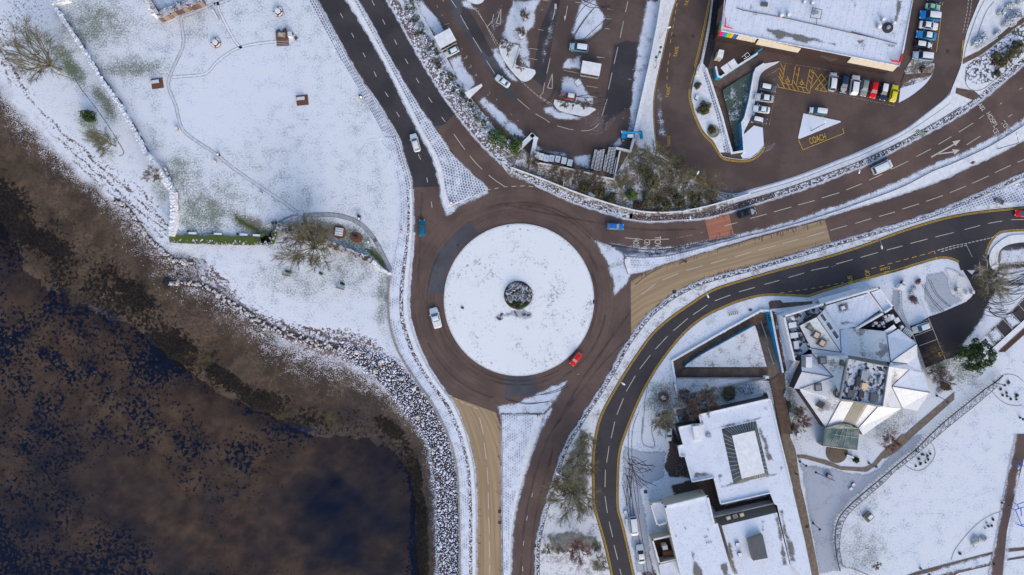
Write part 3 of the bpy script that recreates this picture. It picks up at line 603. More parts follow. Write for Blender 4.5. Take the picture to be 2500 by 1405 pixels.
# roundabout island
ring = [(1267+182*math.cos(a*math.pi/60), 732.5+184.5*math.sin(a*math.pi/60)) for a in range(120)]
m = MB(); rr = [1.0, .985, .95, .85, .7, .5, .3, .1]; zz_ = [.13, .15, .17, .2, .23, .26, .28, .3]; nI = 120
for s, z in zip(rr, zz_):
    for x, y in ring: m.v.append(tuple(P(1267+(x-1267)*s, 732.5+(y-732.5)*s, z)))
for i in range(len(rr)-1):
    for k in range(nI): m.f.append((i*nI+k, i*nI+(k+1) % nI, (i+1)*nI+(k+1) % nI, (i+1)*nI+k)[::-1]); m.m.append(0)
m.f.append(tuple(((len(rr)-1)*nI+k) for k in range(nI))[::-1]); m.m.append(0)
n = N('island_snow', .85); a1 = n.noise(1.8, 5, .7); a2 = n.noise(.14, 4, .6)
x, y, z = n.sep(n.oc); st = n.node('ShaderNodeTexNoise', Vector=n.comb(n.math('SQRT', n.math('ADD', n.math('POWER', n.math('SUBTRACT', x, 1.7), 2), n.math('POWER', n.math('ADD', y, 3), 2))), n.math('MULTIPLY', n.math('ARCTAN2', n.math('ADD', y, 3), n.math('SUBTRACT', x, 1.7)), 2.2), 0), Scale=1.2, Detail=4.0).outputs[0]
k = n.math('ADD', n.math('MULTIPLY', a1, .8), n.math('MULTIPLY', a2, .5)); cc = n.mix(n.math('MULTIPLY', n.ramp(k, .69, .84), .8), (.82, .84, .88), (.22, .22, .24))
cc = n.mix(n.math('MULTIPLY', n.math('MULTIPLY', n.ramp(st, .55, .75), n.ramp(a2, .45, .6)), .5), cc, (.42, .43, .45)); n.col(cc); n.bump(a1, .4, .05)
tag(m.build('roundabout_island', n.m), kind='structure')
strip('kerb', ring+ring[:2], 3.4, .14, M['kerb'], cross=1)
# east arm median
z1 = zc(1700, 250, 3.698); z3 = zc(2100, 250, 4.015)
eu = cr([(1526, 627), (1581, 629), (1635, 624), (1699, 609), (1800, 583), (1916, 554), (2016, 524), (2106, 493), (2200, 458), (2274, 420), (2324, 400), (2399, 366), (2449, 338), (2500, 306), (2560, 265)])
eo = cr([(1640, 608), (1700, 597), (1792, 573), (1916, 543), (2016, 510), (2106, 477), (2200, 437), (2274, 402), (2324, 382), (2399, 347), (2449, 320), (2500, 286), (2560, 245)])
el = cr([(1533, 670), (1575, 661), (1613, 646), (1667, 629), (1720, 614), (1835, 579), (1970, 543), (2065, 515), (2200, 474), (2299, 439), (2374, 404), (2424, 382), (2500, 342), (2560, 310)])
slab('traffic_island', [(1524, 640)]+eu+el[::-1], .12, [M['snow'], M['kerbd']])
ribbon('island_paving', [p for p in resample(eu, 200)[2:110]], [p for p in resample(el, 200)[2:100]], .13, M['pave3'], n=110, cross=4)
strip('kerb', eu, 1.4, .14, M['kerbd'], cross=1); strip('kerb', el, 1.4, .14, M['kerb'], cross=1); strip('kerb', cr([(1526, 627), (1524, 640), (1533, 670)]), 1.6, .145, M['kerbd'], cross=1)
# S median
sl = zs([(485, 310), (487, 400), (490, 560), (490, 860), (492, 1100), (497, 1405), (499, 1560)]); sr = cr(zs([(765, 312), (735, 430), (690, 560), (640, 720), (600, 860), (570, 1000), (550, 1150), (543, 1405), (540, 1560)]))
slab('traffic_island', sl+sr[::-1], .12, [M['snow'], M['kerbd']])
ribbon('island_paving', off(sl, -1), lerp(resample(sl, 60), resample(sr, 60), .8), .13, M['pave3'], n=60, cross=6)
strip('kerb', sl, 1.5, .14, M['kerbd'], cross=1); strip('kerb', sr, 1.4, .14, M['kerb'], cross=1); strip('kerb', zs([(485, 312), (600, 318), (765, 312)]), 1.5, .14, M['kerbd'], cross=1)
# verge between main road and slip road (pebbles by the main road, grass by the slip road)
se = [p for p in SE_KERB if p[0] > 1300]; bo = B_OUT[::-1]
nv = 240; SA, SB = resample(se, nv), resample(bo, nv)
# pair by nearest point instead of arclength
bo_d = np.array(resample(bo, 900)); SB = []
for p in SA: q = bo_d[np.argmin(np.hypot(bo_d[:, 0]-p[0], bo_d[:, 1]-p[1]))]; SB.append((float(q[0]), float(q[1])))
slab('verge', se+[(2560, 500)]+B_OUT, .10, [M['slushbase'] if 'slushbase' in M else M['snow'], M['kerbd']])
nrm = off(SA, 8)
ribbon('pebble_strip', SA, nrm, .115, M['peb'], n=nv)
strip('path_edging', off(SA, 9), 1.4, .13, M['kerbd'], cross=1, n=nv)
ribbon('kerb', SA, off(SA, 1.3), .13, M['kerb'], cross=1, n=nv)
strip('kerb', off(B_OUT, 1), 1.5, .12, M['kerb'], cross=1, n=nv)
ep = cr([(2170, 567), (2250, 541), (2324, 520), (2399, 502), (2500, 492), (2560, 487)]); et = cr([(2160, 563), (2260, 532), (2330, 506), (2410, 478), (2500, 440), (2560, 412)])
ribbon('verge_paving', et, ep, .118, M['pave2'], n=50, cross=6)
# strips north of the east arm: pebbles, low wall line, pavement beside station road
nk = [p for p in N_KERB if p[0] > 1200]
i0 = resample(nk, 220)
half = [p for p in i0 if p[0] < 1545]; mid = [p for p in i0 if 1535 < p[0] < 1900]; far = [p for p in i0 if p[0] > 1890]
ribbon('pebble_strip', off(half, -14), half, .13, M['peb'], skirt=-.3, n=90); ribbon('pebble_strip', off(mid, -14), mid, .13, M['pebd'], skirt=-.3, n=90); ribbon('pebble_strip', off(far, -13), far, .13, M['peb'], skirt=-.3, n=90)
nk0 = [p for p in N_KERB if p[0] < 1203]
ribbon('pebble_strip', off(nk0, -22), nk0, .13, pebble('earth_and_snow', 2.2, .16, .5, (.16, .12, .12), (.3, .26, .26)), skirt=-.3, n=90)
strip('kerb', N_KERB, 1.8, .15, M['kerb'], cross=1, n=260)
tp = [p for p in TAXI_W if p[0] > 1700 and p[1] > 200 or p[0] > 2320]; tb = off(nk, -13); tb = [p for p in tb if p[0] > 1740]
ribbon('pavement', cr([(1791, 478), (1835, 466), (1889, 450), (1943, 433), (1997, 414), (2052, 391), (2106, 370), (2200, 324), (2262, 279), (2308, 242), (2330, 222)]), cr([(1791, 497), (1835, 484), (1889, 469), (1943, 451), (1997, 431), (2052, 411), (2106, 390), (2200, 345), (2262, 310), (2308, 283), (2345, 262)]), .14, M['snow'], skirt=-.3, n=60)
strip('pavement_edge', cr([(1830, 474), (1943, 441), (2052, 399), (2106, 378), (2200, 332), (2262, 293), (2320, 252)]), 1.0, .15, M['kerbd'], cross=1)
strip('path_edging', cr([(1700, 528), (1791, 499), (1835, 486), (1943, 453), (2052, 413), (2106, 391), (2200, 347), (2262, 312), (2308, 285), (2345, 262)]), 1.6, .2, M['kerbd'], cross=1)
# pavement west of station road and boundary wall line
ribbon('pavement', cr([(1610, -30), (1600, 60), (1585, 150), (1572, 225), (1556, 330), (1560, 360)]), [p for p in TAXI_W if p[1] < 400 and p[0] < 1660], .14, M['snow'], skirt=-.3, n=60)
slab('bank', cr([(1245, 432), (1321, 455), (1392, 480), (1466, 503), (1535, 522), (1586, 527), (1650, 524), (1719, 518), (1770, 505), (1830, 486), (1835, 470), (1791, 475), (1748, 467), (1705, 447), (1677, 430), (1640, 400), (1606, 373), (1596, 340)], 4)+[(1545, 350), (1520, 425), (1400, 412), (1300, 385), (1260, 345), (1200, 370)], .12, [M['groundcover'] if 'groundcover' in M else M['snow'], M['kerbd']])
for L, d in ((W_KERB, 3), (N_KERB, -2.5), (ring+ring[:2], 4.2), (SE_KERB, -2.5), (sl, -2), (el, -2), (li, 2), (ri, -2)):  # thin dark line along each kerb, for a crisp outline
    m = MB(); l_ = off(L, d); ribbon('gutter', off(l_, -1.6), off(l_, 1.6), .036, None, cross=2, mb=m); tag(m.build('gutter', M['gutter'], attrs=dict(e=[u[2]*1.5 for u in m.U])), kind='structure')
cover('verge_grass', [[(1415, 1045), (1436, 1040), (1438, 1110), (1440, 1200), (1430, 1240), (1385, 1250), (1362, 1200), (1380, 1120)], [(1330, 1300), (1400, 1290), (1460, 1310), (1478, 1360), (1440, 1350), (1340, 1355)], [(1440, 1360), (1480, 1370), (1484, 1400), (1440, 1400)]], M['vgrass'], .12, 3, label='green and brown grass through snow on the verge south of the roundabout')
def kslush(L, d, w=11):
    m = MB(); a, b = L, off(L, d*w); ribbon('road_snow', a, b, .052, None, cross=6, mb=m); W_ = w*.1
    e = [1.0-2.0*(u[1]/W_) for u in m.U]; tag(m.build('kerb_slush', M['kerbslush'], attrs=dict(e=e)), kind='stuff', label='thin slush lying along the kerb')
kslush(off(W_KERB, -1), -1, 9); kslush(off(N_KERB, 1), 1, 8); kslush(off(SE_KERB, 0), -1, 8); kslush(li, 1, 10); kslush(ri, -1, 8); kslush(sl, 1, 7); kslush(sr, -1, 12); kslush(eu, -1, 12); kslush(el, 1, 7); kslush(off(ring+ring[:2], 2), 1, 5)
cover('disturbed_snow', [[(1203, 778), (1215, 764), (1250, 758), (1275, 750), (1302, 762), (1303, 778), (1280, 784), (1250, 774), (1222, 786)], [(1225, 720), (1240, 694), (1267, 684), (1292, 694), (1306, 722), (1296, 744), (1268, 752), (1238, 746)]], M['trod'], .34, 2.5, label='scuffed snow round the planted mound and flower pattern of the roundabout')
# ================================================================= AREAS EAST AND NORTH
zA = zc(1250, 0, 4.133); zB = zc(1680, 0, 4.133); zC = zc(2080, 0, 4.39); zD = zc(2100, 580, 4.39); zE = zc(1880, 680, 3.193); zF = zc(1500, 700, 3.902)
zG = zc(1500, 940, 3.022); zH = zc(1880, 1060, 4.03); zI = zc(2180, 830, 4.39); zJ = zc(2330, 560, 4.683); zK = zc(950, 0, 4.133); zL = zc(2300, 0, 7.025); zM = zc(1240, 310, 7.353); zO = zc(0, 0, 2.989); zQ = zc(640, 500, 6.385); zR = zc(350, 0, 5.405); zT = zc(2330, 1150, 5.512); zU = zc(1860, 760, 7.027)
# planted island west of the underpass
isl = cr(zB([(238, 0), (190, 300), (130, 600), (85, 700), (50, 850), (32, 980), (60, 1100), (110, 1230), (170, 1340), (260, 1430)])+z1([(230, 480), (300, 505), (400, 516), (480, 508), (560, 460), (610, 380), (612, 290), (590, 220), (520, 200)])+z1([(500, 130), (560, 0)])+zB([(640, 1240), (650, 1150), (680, 1000), (700, 900), (740, 740), (900, 640), (920, 620)]), 4)
isl = isl+zB([(760, 645), (690, 690), (668, 740), (600, 1100)])+[(1818, 285), (1810, 335), (1816, 366), (1789, 372), (1776, 335), (1750, 240), (1727, 169)]+zB([(150, 640), (170, 480), (210, 300), (250, 0)])
slab('planted_island', isl, .15, [M['snow'], M['kerbd']])
sheet('path', zB([(250, 0), (390, 0), (340, 310), (300, 350), (200, 700), (180, 695), (140, 620), (170, 480), (215, 300)]), .03, M['black'])
ribbon('path_paving', zB([(135, 680), (200, 900), (280, 1150), (330, 1400)])+[(1768, 372)], zB([(175, 690), (240, 900), (330, 1180), (390, 1400)])+[(1785, 374)], .16, M['pave2'], n=30)
sheet('path_paving', z1([(430, 290), (520, 210), (600, 230), (610, 380), (560, 450), (490, 500), (420, 510), (400, 480), (440, 440)]), .165, pavers('block_grid', .8, .8, .12, (.3, .31, .38), amt=.05))
for L in (zB([(250, 0), (215, 300), (150, 620), (88, 700), (36, 950)]),): strip('kerb', L, 1.4, .17, M['kerb'], cross=1)
strip('kerb', cr(zB([(36, 950), (60, 1100), (110, 1230), (170, 1340), (260, 1430)])+z1([(230, 480), (300, 505), (400, 516), (480, 508), (560, 460), (612, 380)])), 1.6, .17, M['kerb'], cross=1)
# coach island, corner pavements
slab('traffic_island', z1([(968, 100), (1300, 170), (1305, 180), (930, 333), (918, 325)]), .14, [M['pave2f'] if 'pave2f' in M else M['snow'], M['kerbd']])
sheet('island_paving', z1([(975, 108), (1290, 173), (932, 325)]), .146, pavers('triangle_blocks', .7, .7, .10, (.3, .31, .38), amt=.12))
ctc = cr(zC([(500, 1105), (600, 1050), (700, 980), (790, 900), (850, 820)]))
slab('pavement', ctc+zC([(880, 760), (885, 680), (760, 660), (640, 640), (560, 760), (600, 840), (530, 930)]), .14, [M['groundcover'], M['kerbd']])
sheet('corner_paving', ctc+zC([(760, 870), (520, 950)]), .146, pavers('corner_blocks', .8, .7, .12, (.3, .3, .37), amt=.15))
sheet('path', zC([(560, 800), (850, 780), (855, 810), (640, 850), (520, 920)]), .15, M['pathb'])
# NE garden
ne = cr([(2400, -20), (2376, 39), (2362, 75), (2353, 114), (2347, 157), (2326, 212), (2318, 235)])
slab('verge', ne+[(2345, 262), (2382, 250), (2444, 202), (2500, 154), (2560, 105), (2560, -40), (2420, -40)], .12, [M['snow'], M['kerbd']])
cover('garden_scrub', [cr(zL([(760, 900), (430, 1130), (430, 1300), (520, 1420), (640, 1440), (900, 1370), (1100, 1230), (1405, 900), (1500, 700), (1405, 400), (1100, 600)]), 3)], (lambda: pebble('scrub_under_snow', 1.6, .0, .45, (.10, .09, .07), (.22, .2, .18), True))(), .16, 4, label='dead scrub showing through snow in the north east corner garden')
ribbon('path', zL([(360, 1010), (640, 870), (980, 610), (1160, 460), (1405, 300), (1500, 240)]), zL([(355, 1105), (680, 940), (820, 830), (1040, 660), (1200, 520), (1405, 390), (1500, 320)]), .17, M['pathb'], n=40)
ribbon('path', zC([(1120, 940), (1220, 1010), (1330, 1060)]), zC([(1110, 1000), (1250, 1060), (1300, 1075)]), .17, M['pathb'], n=10)
sheet('path', zC([(1130, 945), (1310, 975), (1370, 1025), (1310, 1075), (1110, 1000)]), .168, M['pathb'])
for L in (zL([(730, 0), (600, 260), (480, 600), (400, 850), (380, 1000)]), zL([(890, 30), (760, 200), (660, 450), (590, 680)]), zL([(690, 1000), (500, 1080), (430, 1200), (410, 1400)]), zC([(1230, 750), (1215, 880), (1290, 970), (1420, 950), (1560, 830), (1660, 760)])): strip('path_edging', cr(L), 1.2, .18, M['kerbd'], cross=1)
# east car park islands
slab('car_park_ground', zJ([(796, 70), (600, 90), (520, 160), (420, 290), (430, 440), (560, 560), (420, 650), (340, 800), (200, 950), (90, 1100), (0, 1230), (100, 1405), (400, 1400), (796, 1080), (860, 1000), (860, 70)]), .02, [M['dark'], M['dark']], z0=-.05)
sheet('car_park', zD([(1040, 265), (1200, 400), (1370, 180), (1500, 330), (1500, 600), (1400, 800), (1300, 1000), (1200, 1130), (1000, 1290), (915, 1310), (730, 1290), (560, 960), (740, 850), (885, 800), (1140, 690), (1210, 580), (1180, 480), (1100, 350)]), .022, M['black'])
sheet('car_park', zD([(535, 950), (740, 880), (915, 1310), (700, 1400), (640, 1220)]), .024, M['black'])
slab('planted_island', cr(zJ([(860, 60), (796, 60), (640, 75), (520, 140), (430, 230), (400, 320), (405, 400), (440, 460), (480, 465), (505, 430), (500, 330), (520, 250), (590, 190), (700, 160), (796, 150), (860, 150)])), .16, [M['snow'], M['kerbd']])
sheet('parking_bays', zJ([(600, 195), (796, 205), (860, 210), (860, 400), (505, 400), (505, 330), (530, 250)]), .03, M['slushd'] if 'slushd' in M else M['patch'])
slab('planted_island', cr(zD([(925, 335), (1020, 360), (1110, 420), (1180, 500), (1215, 570), (1190, 640), (1130, 680), (1070, 670), (1030, 600), (990, 500), (950, 410)])), .16, [M['lawnsnow'], M['kerb']])
cover('grey_grass', [zD([(700, 400), (905, 340), (1000, 590), (1130, 690), (900, 790), (760, 850), (670, 650)])], M['trod'], .06, 3, label='thin snow over the empty parking bays beside the visitor building')
cover('bay_snow', [zJ([(430, 480), (796, 420), (860, 420), (860, 740), (700, 900), (600, 1000), (300, 1290), (150, 1390), (60, 1330), (220, 1150), (330, 950), (430, 740), (560, 620)])], M['slush'], .06, 3, label='snow with tyre tracks across the east car park')
cover('bay_snow', [zJ([(370, 1180), (470, 1110), (570, 1230), (440, 1330)]), zJ([(640, 940), (560, 1010), (660, 1140), (760, 1070)]), zJ([(270, 1270), (370, 1190), (480, 1310), (390, 1400), (340, 1405)]), zJ([(520, 240), (796, 215), (860, 215), (860, 395), (510, 395)])], M['slush'], .065, 3, label='snow lying in the marked bays of the east car park')
slab('pavement', zJ([(390, 1405), (796, 1040), (860, 985), (860, 1060), (796, 1120), (480, 1405)]), .16, [M['snow'], M['kerbd']])
ribbon('soil_strip', zJ([(500, 1405), (796, 1140), (860, 1085)]), zJ([(580, 1405), (796, 1210), (860, 1160)]), .17, M['soil'], n=10)
# car park islands, north
slab('planted_island', cr(zK([(1120, 430), (1315, 462), (1300, 560), (1285, 660), (1470, 705), (1460, 770), (1400, 820), (1330, 815), (1220, 700), (1130, 560), (1110, 480)]), 2), .16, [M['snow'], M['kerbd']])
strip('wall_edging', zK([(1315, 462), (1245, 690)]), 1.2, .3, M['kerbd'], cross=1)
slab('planted_island', cr(zA([(430, 1005), (820, 1090), (815, 1130), (740, 1175), (640, 1160), (480, 1120), (420, 1050)]), 3), .16, [M['snow'], M['kerbd']])
slab('planted_island', cr([(1135, -30), (1140, 0), (1155, 9), (1170, 10), (1182, 0), (1185, -30)]), .16, [M['snow'], M['kerbd']])
cover('car_park_snow', [zK([(250, 0), (330, 0), (420, 100), (520, 210), (550, 320), (470, 380), (360, 220)]), zK([(590, 600), (720, 550), (750, 640), (880, 850), (800, 940), (760, 920), (650, 740)]), zK([(900, 1030), (960, 980), (1100, 1100), (1280, 1260), (1400, 1380), (1330, 1480), (1150, 1300), (1000, 1150)]),
    [(1255, 330), (1285, 340), (1268, 358)], zM([(480, 300), (720, 430), (1000, 480), (1200, 520), (1500, 480), (1470, 750), (1200, 700), (1180, 560), (560, 440), (470, 440)]), zM([(1850, 330), (2030, 190), (2060, 300), (1950, 380)]),
    zA([(0, 0), (290, 0), (240, 120), (230, 280), (150, 330), (190, 620), (180, 690), (60, 660), (75, 455), (-120, 430)]), zK([(1010, 490), (1110, 480), (1210, 700), (1320, 830), (1230, 820), (1130, 700)]), zK([(730, 0), (820, 0), (850, 60), (900, 95), (800, 110), (740, 60)]),
    zA([(700, 0), (840, 0), (950, 190), (900, 300), (780, 400), (640, 400), (600, 340), (640, 160)]), zA([(540, 590), (700, 560), (700, 640), (690, 700), (540, 700), (500, 690)]), zA([(500, 760), (690, 800), (740, 900), (820, 980), (830, 1080), (650, 1050), (480, 980)]), zA([(320, 1090), (420, 1060), (480, 1130), (730, 1180), (680, 1215), (480, 1210), (330, 1150)]),
    zA([(1350, 0), (1520, 0), (1470, 350), (1400, 700), (1330, 950), (1260, 1250), (1230, 1330), (1160, 1330), (1190, 1130), (1230, 700), (1270, 450), (1320, 200)])], M['slush'], .05, 3, label='thin snow on the parking bays of the north car park')
cover('road_snow', [zA([(350, 150), (440, 30), (500, 60), (420, 400), (360, 600), (300, 700), (270, 550), (320, 300)]), z1([(190, 740), (400, 755), (600, 750), (700, 740), (500, 850), (250, 820), (60, 760)]), zA([(1440, 830), (1530, 900), (1590, 1300), (1600, 1405), (1450, 1400), (1420, 1200)]), zA([(1640, 70), (1720, 60), (1700, 190), (1620, 160)]),
    z1([(600, 240), (700, 300), (640, 350), (610, 400), (615, 300)]), zA([(1020, 60), (950, 700), (880, 1000), (850, 1100), (900, 1100), (960, 760), (1060, 300)]), zE([(1120, 0), (1180, 130), (1300, 290), (1400, 220), (1437, 0)])], M['slush2'], .05, 3, label='wind-blown dusting of snow on the car park and station roads')
# slush noses round the islands
noses = [[(1077, 440), (1092, 490), (1100, 502), (1150, 480), (1190, 462), (1195, 472), (1170, 486), (1130, 502), (1092, 530), (1083, 520), (1078, 480)],
         zk([(205, 98), (300, 150), (590, 180), (850, 260), (1100, 270), (1300, 235), (1100, 310), (860, 330), (600, 315), (585, 340), (650, 530), (600, 640), (465, 775), (440, 560), (350, 320)]),
         zk([(380, 150), (600, 180), (900, 215), (1200, 195), (1500, 130), (1873, 60), (1873, 120), (1400, 232), (1100, 305), (850, 325), (590, 300)]),
         zs([(455, 245), (600, 225), (780, 140), (850, 115), (940, 75), (900, 150), (830, 262), (770, 312), (485, 310), (470, 330)]), zs([(830, 250), (835, 280), (740, 460), (700, 560), (650, 720), (610, 850), (575, 1000), (550, 1200), (540, 1405), (548, 1405), (575, 1050), (620, 830), (735, 430), (770, 310)])]
noses += [eo+eu[::-1]]
cover('road_snow', [zA([(640, 0), (1180, 0), (1120, 300), (1000, 900), (900, 1100), (830, 1080), (900, 600), (560, 600), (500, 900), (330, 1080), (250, 1000), (440, 500)]), zA([(-60, 0), (330, 0), (290, 560), (60, 860), (-160, 560)]), zK([(300, 0), (520, 0), (900, 700), (1350, 1200), (1500, 1330), (1380, 1380), (900, 900)]), zB([(900, 900), (1000, 940), (900, 1200), (840, 1290)]), zK([(760, 60), (1000, 60), (1250, 250), (1100, 440), (900, 240)])], M['dust'], .042, 4, label='faint scattered dusting of snow over the car park tarmac')
cover('road_snow', noses, M['slush'], .05, 2.5, label='slushy snow drifted on the road around the noses of the traffic islands')
# ---- south east: visitor building grounds, promenade, park
def sq(pts): return P2(pts)
sheet('path', zF([(1470, 890), (1510, 880), (1620, 800), (1630, 950), (1650, 1100), (1700, 1405), (1580, 1405), (1500, 1000)])+[], .03, M['pathb'])
sheet('path', zG([(1165, -20), (1260, -20), (1300, 400), (1325, 480), (1290, 500), (1320, 740), (1300, 770), (1255, 560), (1180, 160)]), .024, M['pathb'])
sheet('path', zH([(110, 0), (185, 0), (250, 150), (262, 230), (300, 500), (350, 700), (420, 1050), (490, 1420), (400, 1420), (330, 1100), (225, 640), (180, 400)]), .035, M['patht'])
ribbon('path', zE([(1437, 885), (1100, 1170), (960, 1300), (840, 1405)]), zE([(1437, 945), (1150, 1200), (990, 1350), (900, 1405)]), .035, M['patht'], n=20)
ribbon('path', zH([(260, 205), (340, 205), (560, 260), (700, 320), (930, 330), (1010, 290), (1100, 180), (1300, 0)]), zH([(270, 235), (330, 240), (520, 295), (700, 355), (950, 375), (1050, 310), (1150, 190), (1400, 0)]), .04, M['patht'], n=50)
sheet('path', zF([(1468, 150), (1580, 130), (1600, 155), (1795, 145), (1795, 180), (1600, 190), (1480, 215)]), .03, M['pathb'])
sheet('path', zE([(0, 175), (80, 170), (100, 190), (330, 178), (330, 200), (150, 225), (0, 240)]), .034, M['pathb'])
sheet('path', zF([(1500, 230), (1540, 250), (1640, 800), (1610, 830)]), .03, M['soil'])
cov = [zU([(215, 0), (370, 20), (260, 180), (360, 600), (420, 950), (390, 960), (300, 500), (240, 180)])]
cover('bed_snow', cov, M['slush'], .06, 3, label='snow patches on the narrow bed by the visitor building wall')
# brown forecourt west of the flat roofed building
cover('yard_stain', [zG([(380, 320), (440, 300), (520, 520), (560, 700), (400, 690), (360, 600), (400, 450)]), zG([(520, 700), (740, 690), (790, 880), (1150, 810), (1180, 880), (760, 1000), (640, 780), (430, 850), (420, 740)]), zG([(150, 1180), (240, 1200), (330, 1405), (340, 1500), (200, 1500), (180, 1300)])], M['yard'], .04, 3, label='wet brown yard with the snow melted away')
cover('yard_track', [zG([(60, 430), (200, 480), (400, 480), (370, 690), (200, 780), (260, 1100), (300, 1400), (150, 1400), (90, 950), (45, 700)]), zE([(950, 60), (1030, 90), (1010, 320), (930, 200)])], M['trod'], .05, 3, label='grey wheel-worn snow on the forecourt west of the flat roofed building')
strip('kerb', cr(B_IN1), 1.5, .12, M['kerb'], cross=1, n=240); strip('kerb', cr(B_IN2), 1.5, .12, M['kerb'], cross=1)
strip('kerb', zF([(320, 940), (290, 1080), (285, 1200), (270, 1405)]), 1.0, .12, M['kerbd'], cross=1); strip('kerb', cr(zG([(210, 240), (205, 420), (260, 460), (300, 450), (275, 310), (390, 310)])), 1.2, .12, M['kerbd'], cross=1)
# park, lower right
sheet('park_path', zH([(2425, 0), (2560, 0), (2400, 640), (2330, 960), (2290, 1391), (2150, 1391), (2210, 1120), (2280, 690), (2380, 200)]), .03, asphalt('brown_park_path', (.11, .075, .07)))
park = [zH([(1340, 1391), (1500, 1340), (2190, 1160), (2190, 1195), (1500, 1380), (1420, 1405)]), zH([(1620, 1391), (2200, 1260), (2215, 1285), (1850, 1370), (1800, 1405)]), zH([(2320, 1130), (2560, 1110), (2560, 1140), (2320, 1165)]), zH([(2320, 1230), (2560, 1190), (2560, 1210), (2320, 1250)])]
for p in park: sheet('park_path', p, .03, M['pathb'])
cover('path_frost', [zH([(2405, 0), (2440, 0), (2300, 700), (2180, 1391), (2140, 1391), (2270, 700)]), zH([(2440, 300), (2470, 300), (2380, 1000), (2310, 1391), (2280, 1391), (2350, 900)]), zH([(1400, 1400), (2190, 1170), (2200, 1270), (1700, 1400)])], M['slush'], .05, 3, label='frosty snow along both edges of the brown park path')
strip('kerb', zH([(2425, 0), (2380, 200), (2280, 690), (2210, 1120), (2150, 1391)]), 1.2, .1, flat('pink_kerb', (.6, .5, .48)), cross=1)
pathw = cr(zH([(1560, -30), (1430, 150), (1200, 330), (1000, 500), (860, 620), (740, 740), (660, 860), (640, 980), (650, 1150), (690, 1360)]))
cover('path_slush', [pathw+zH([(480, 1391), (400, 1000), (330, 600), (270, 270), (560, 330), (940, 380), (1060, 330), (1180, 190), (1420, 0)])], M['trod'], .03, 4, label='trodden grey snow on the broad promenade beside the park railing')
for L in (zH([(1585, 85), (1620, 150), (1620, 220), (1560, 310), (1480, 360), (1400, 350), (1330, 310)]), zI([(1060, 550), (1130, 630), (1220, 690), (1320, 708), (1385, 700)]), zI([(1090, 460), (1180, 380), (1250, 370), (1330, 390), (1400, 450)]), zT([(620, 552), (480, 600), (280, 740), (100, 940), (0, 1080), (-40, 1200)])): strip('bed_edging', cr(L), 1.1, .06, M['kerbd'], cross=1)
# ---- old fort green: paths
gp = []
for L, w in ((zR([(950, 40), (900, 60), (800, 110), (620, 190), (500, 230), (505, 320), (530, 540), (500, 680), (440, 800), (370, 960), (330, 1080), (340, 1180), (400, 1330), (430, 1405)])+zO([(1300, 850), (1335, 950), (1430, 1030), (1570, 1120), (1640, 1180), (1760, 1270), (1868, 1345)])+zQ([(330, -40), (450, 50), (540, 110), (600, 140)]), 7), (zR([(980, 30), (1000, 140), (1090, 330), (1180, 500), (1250, 600), (1300, 640)]), 6), (zR([(380, 1020), (560, 1010), (760, 990), (860, 950), (960, 830), (1100, 720), (1270, 630), (1500, 580), (1750, 550)]), 6), (zR([(930, 60), (1020, 40), (1150, -10)]), 8)):
    c = cr(L); strip('path', c, w, .03, M['snow'] if w < 7 else (lambda: M['pathsnow'])(), cross=2)
    for sgn in (-1, 1): strip('path_edge', off(c, sgn*w/2), 1.1, .04, M['trodden'], cross=1)
c = cr(zQ([(620, 150), (700, 170), (860, 160), (1100, 160), (1300, 200), (1480, 270), (1640, 400), (1760, 560), (1860, 740), (1960, 940), (2010, 1060)])); strip('path', c, 10, .05, M['pathgs'], cross=2)
for sgn in (-1, 1): strip('path_edge', off(c, sgn*5), 1.2, .06, M['trodden'], cross=1)
sheet('path_stain', zQ([(1720, 540), (1770, 520), (1800, 570), (1750, 590)]), .065, M['mudc'])
c = cr(zQ([(560, 160), (460, 175), (330, 230), (230, 290)])); strip('path', c, 3, .05, M['pathgs'], cross=1)
for sgn in (-1, 1): strip('path_edge', off(c, sgn*1.6), 1.0, .06, M['trodden'], cross=1)
c = cr(zO([(545, 575), (600, 660), (700, 790), (790, 920), (860, 1030), (905, 1120), (870, 1140)])); strip('path_edge', c, 2.2, .04, M['trodden'], cross=1)
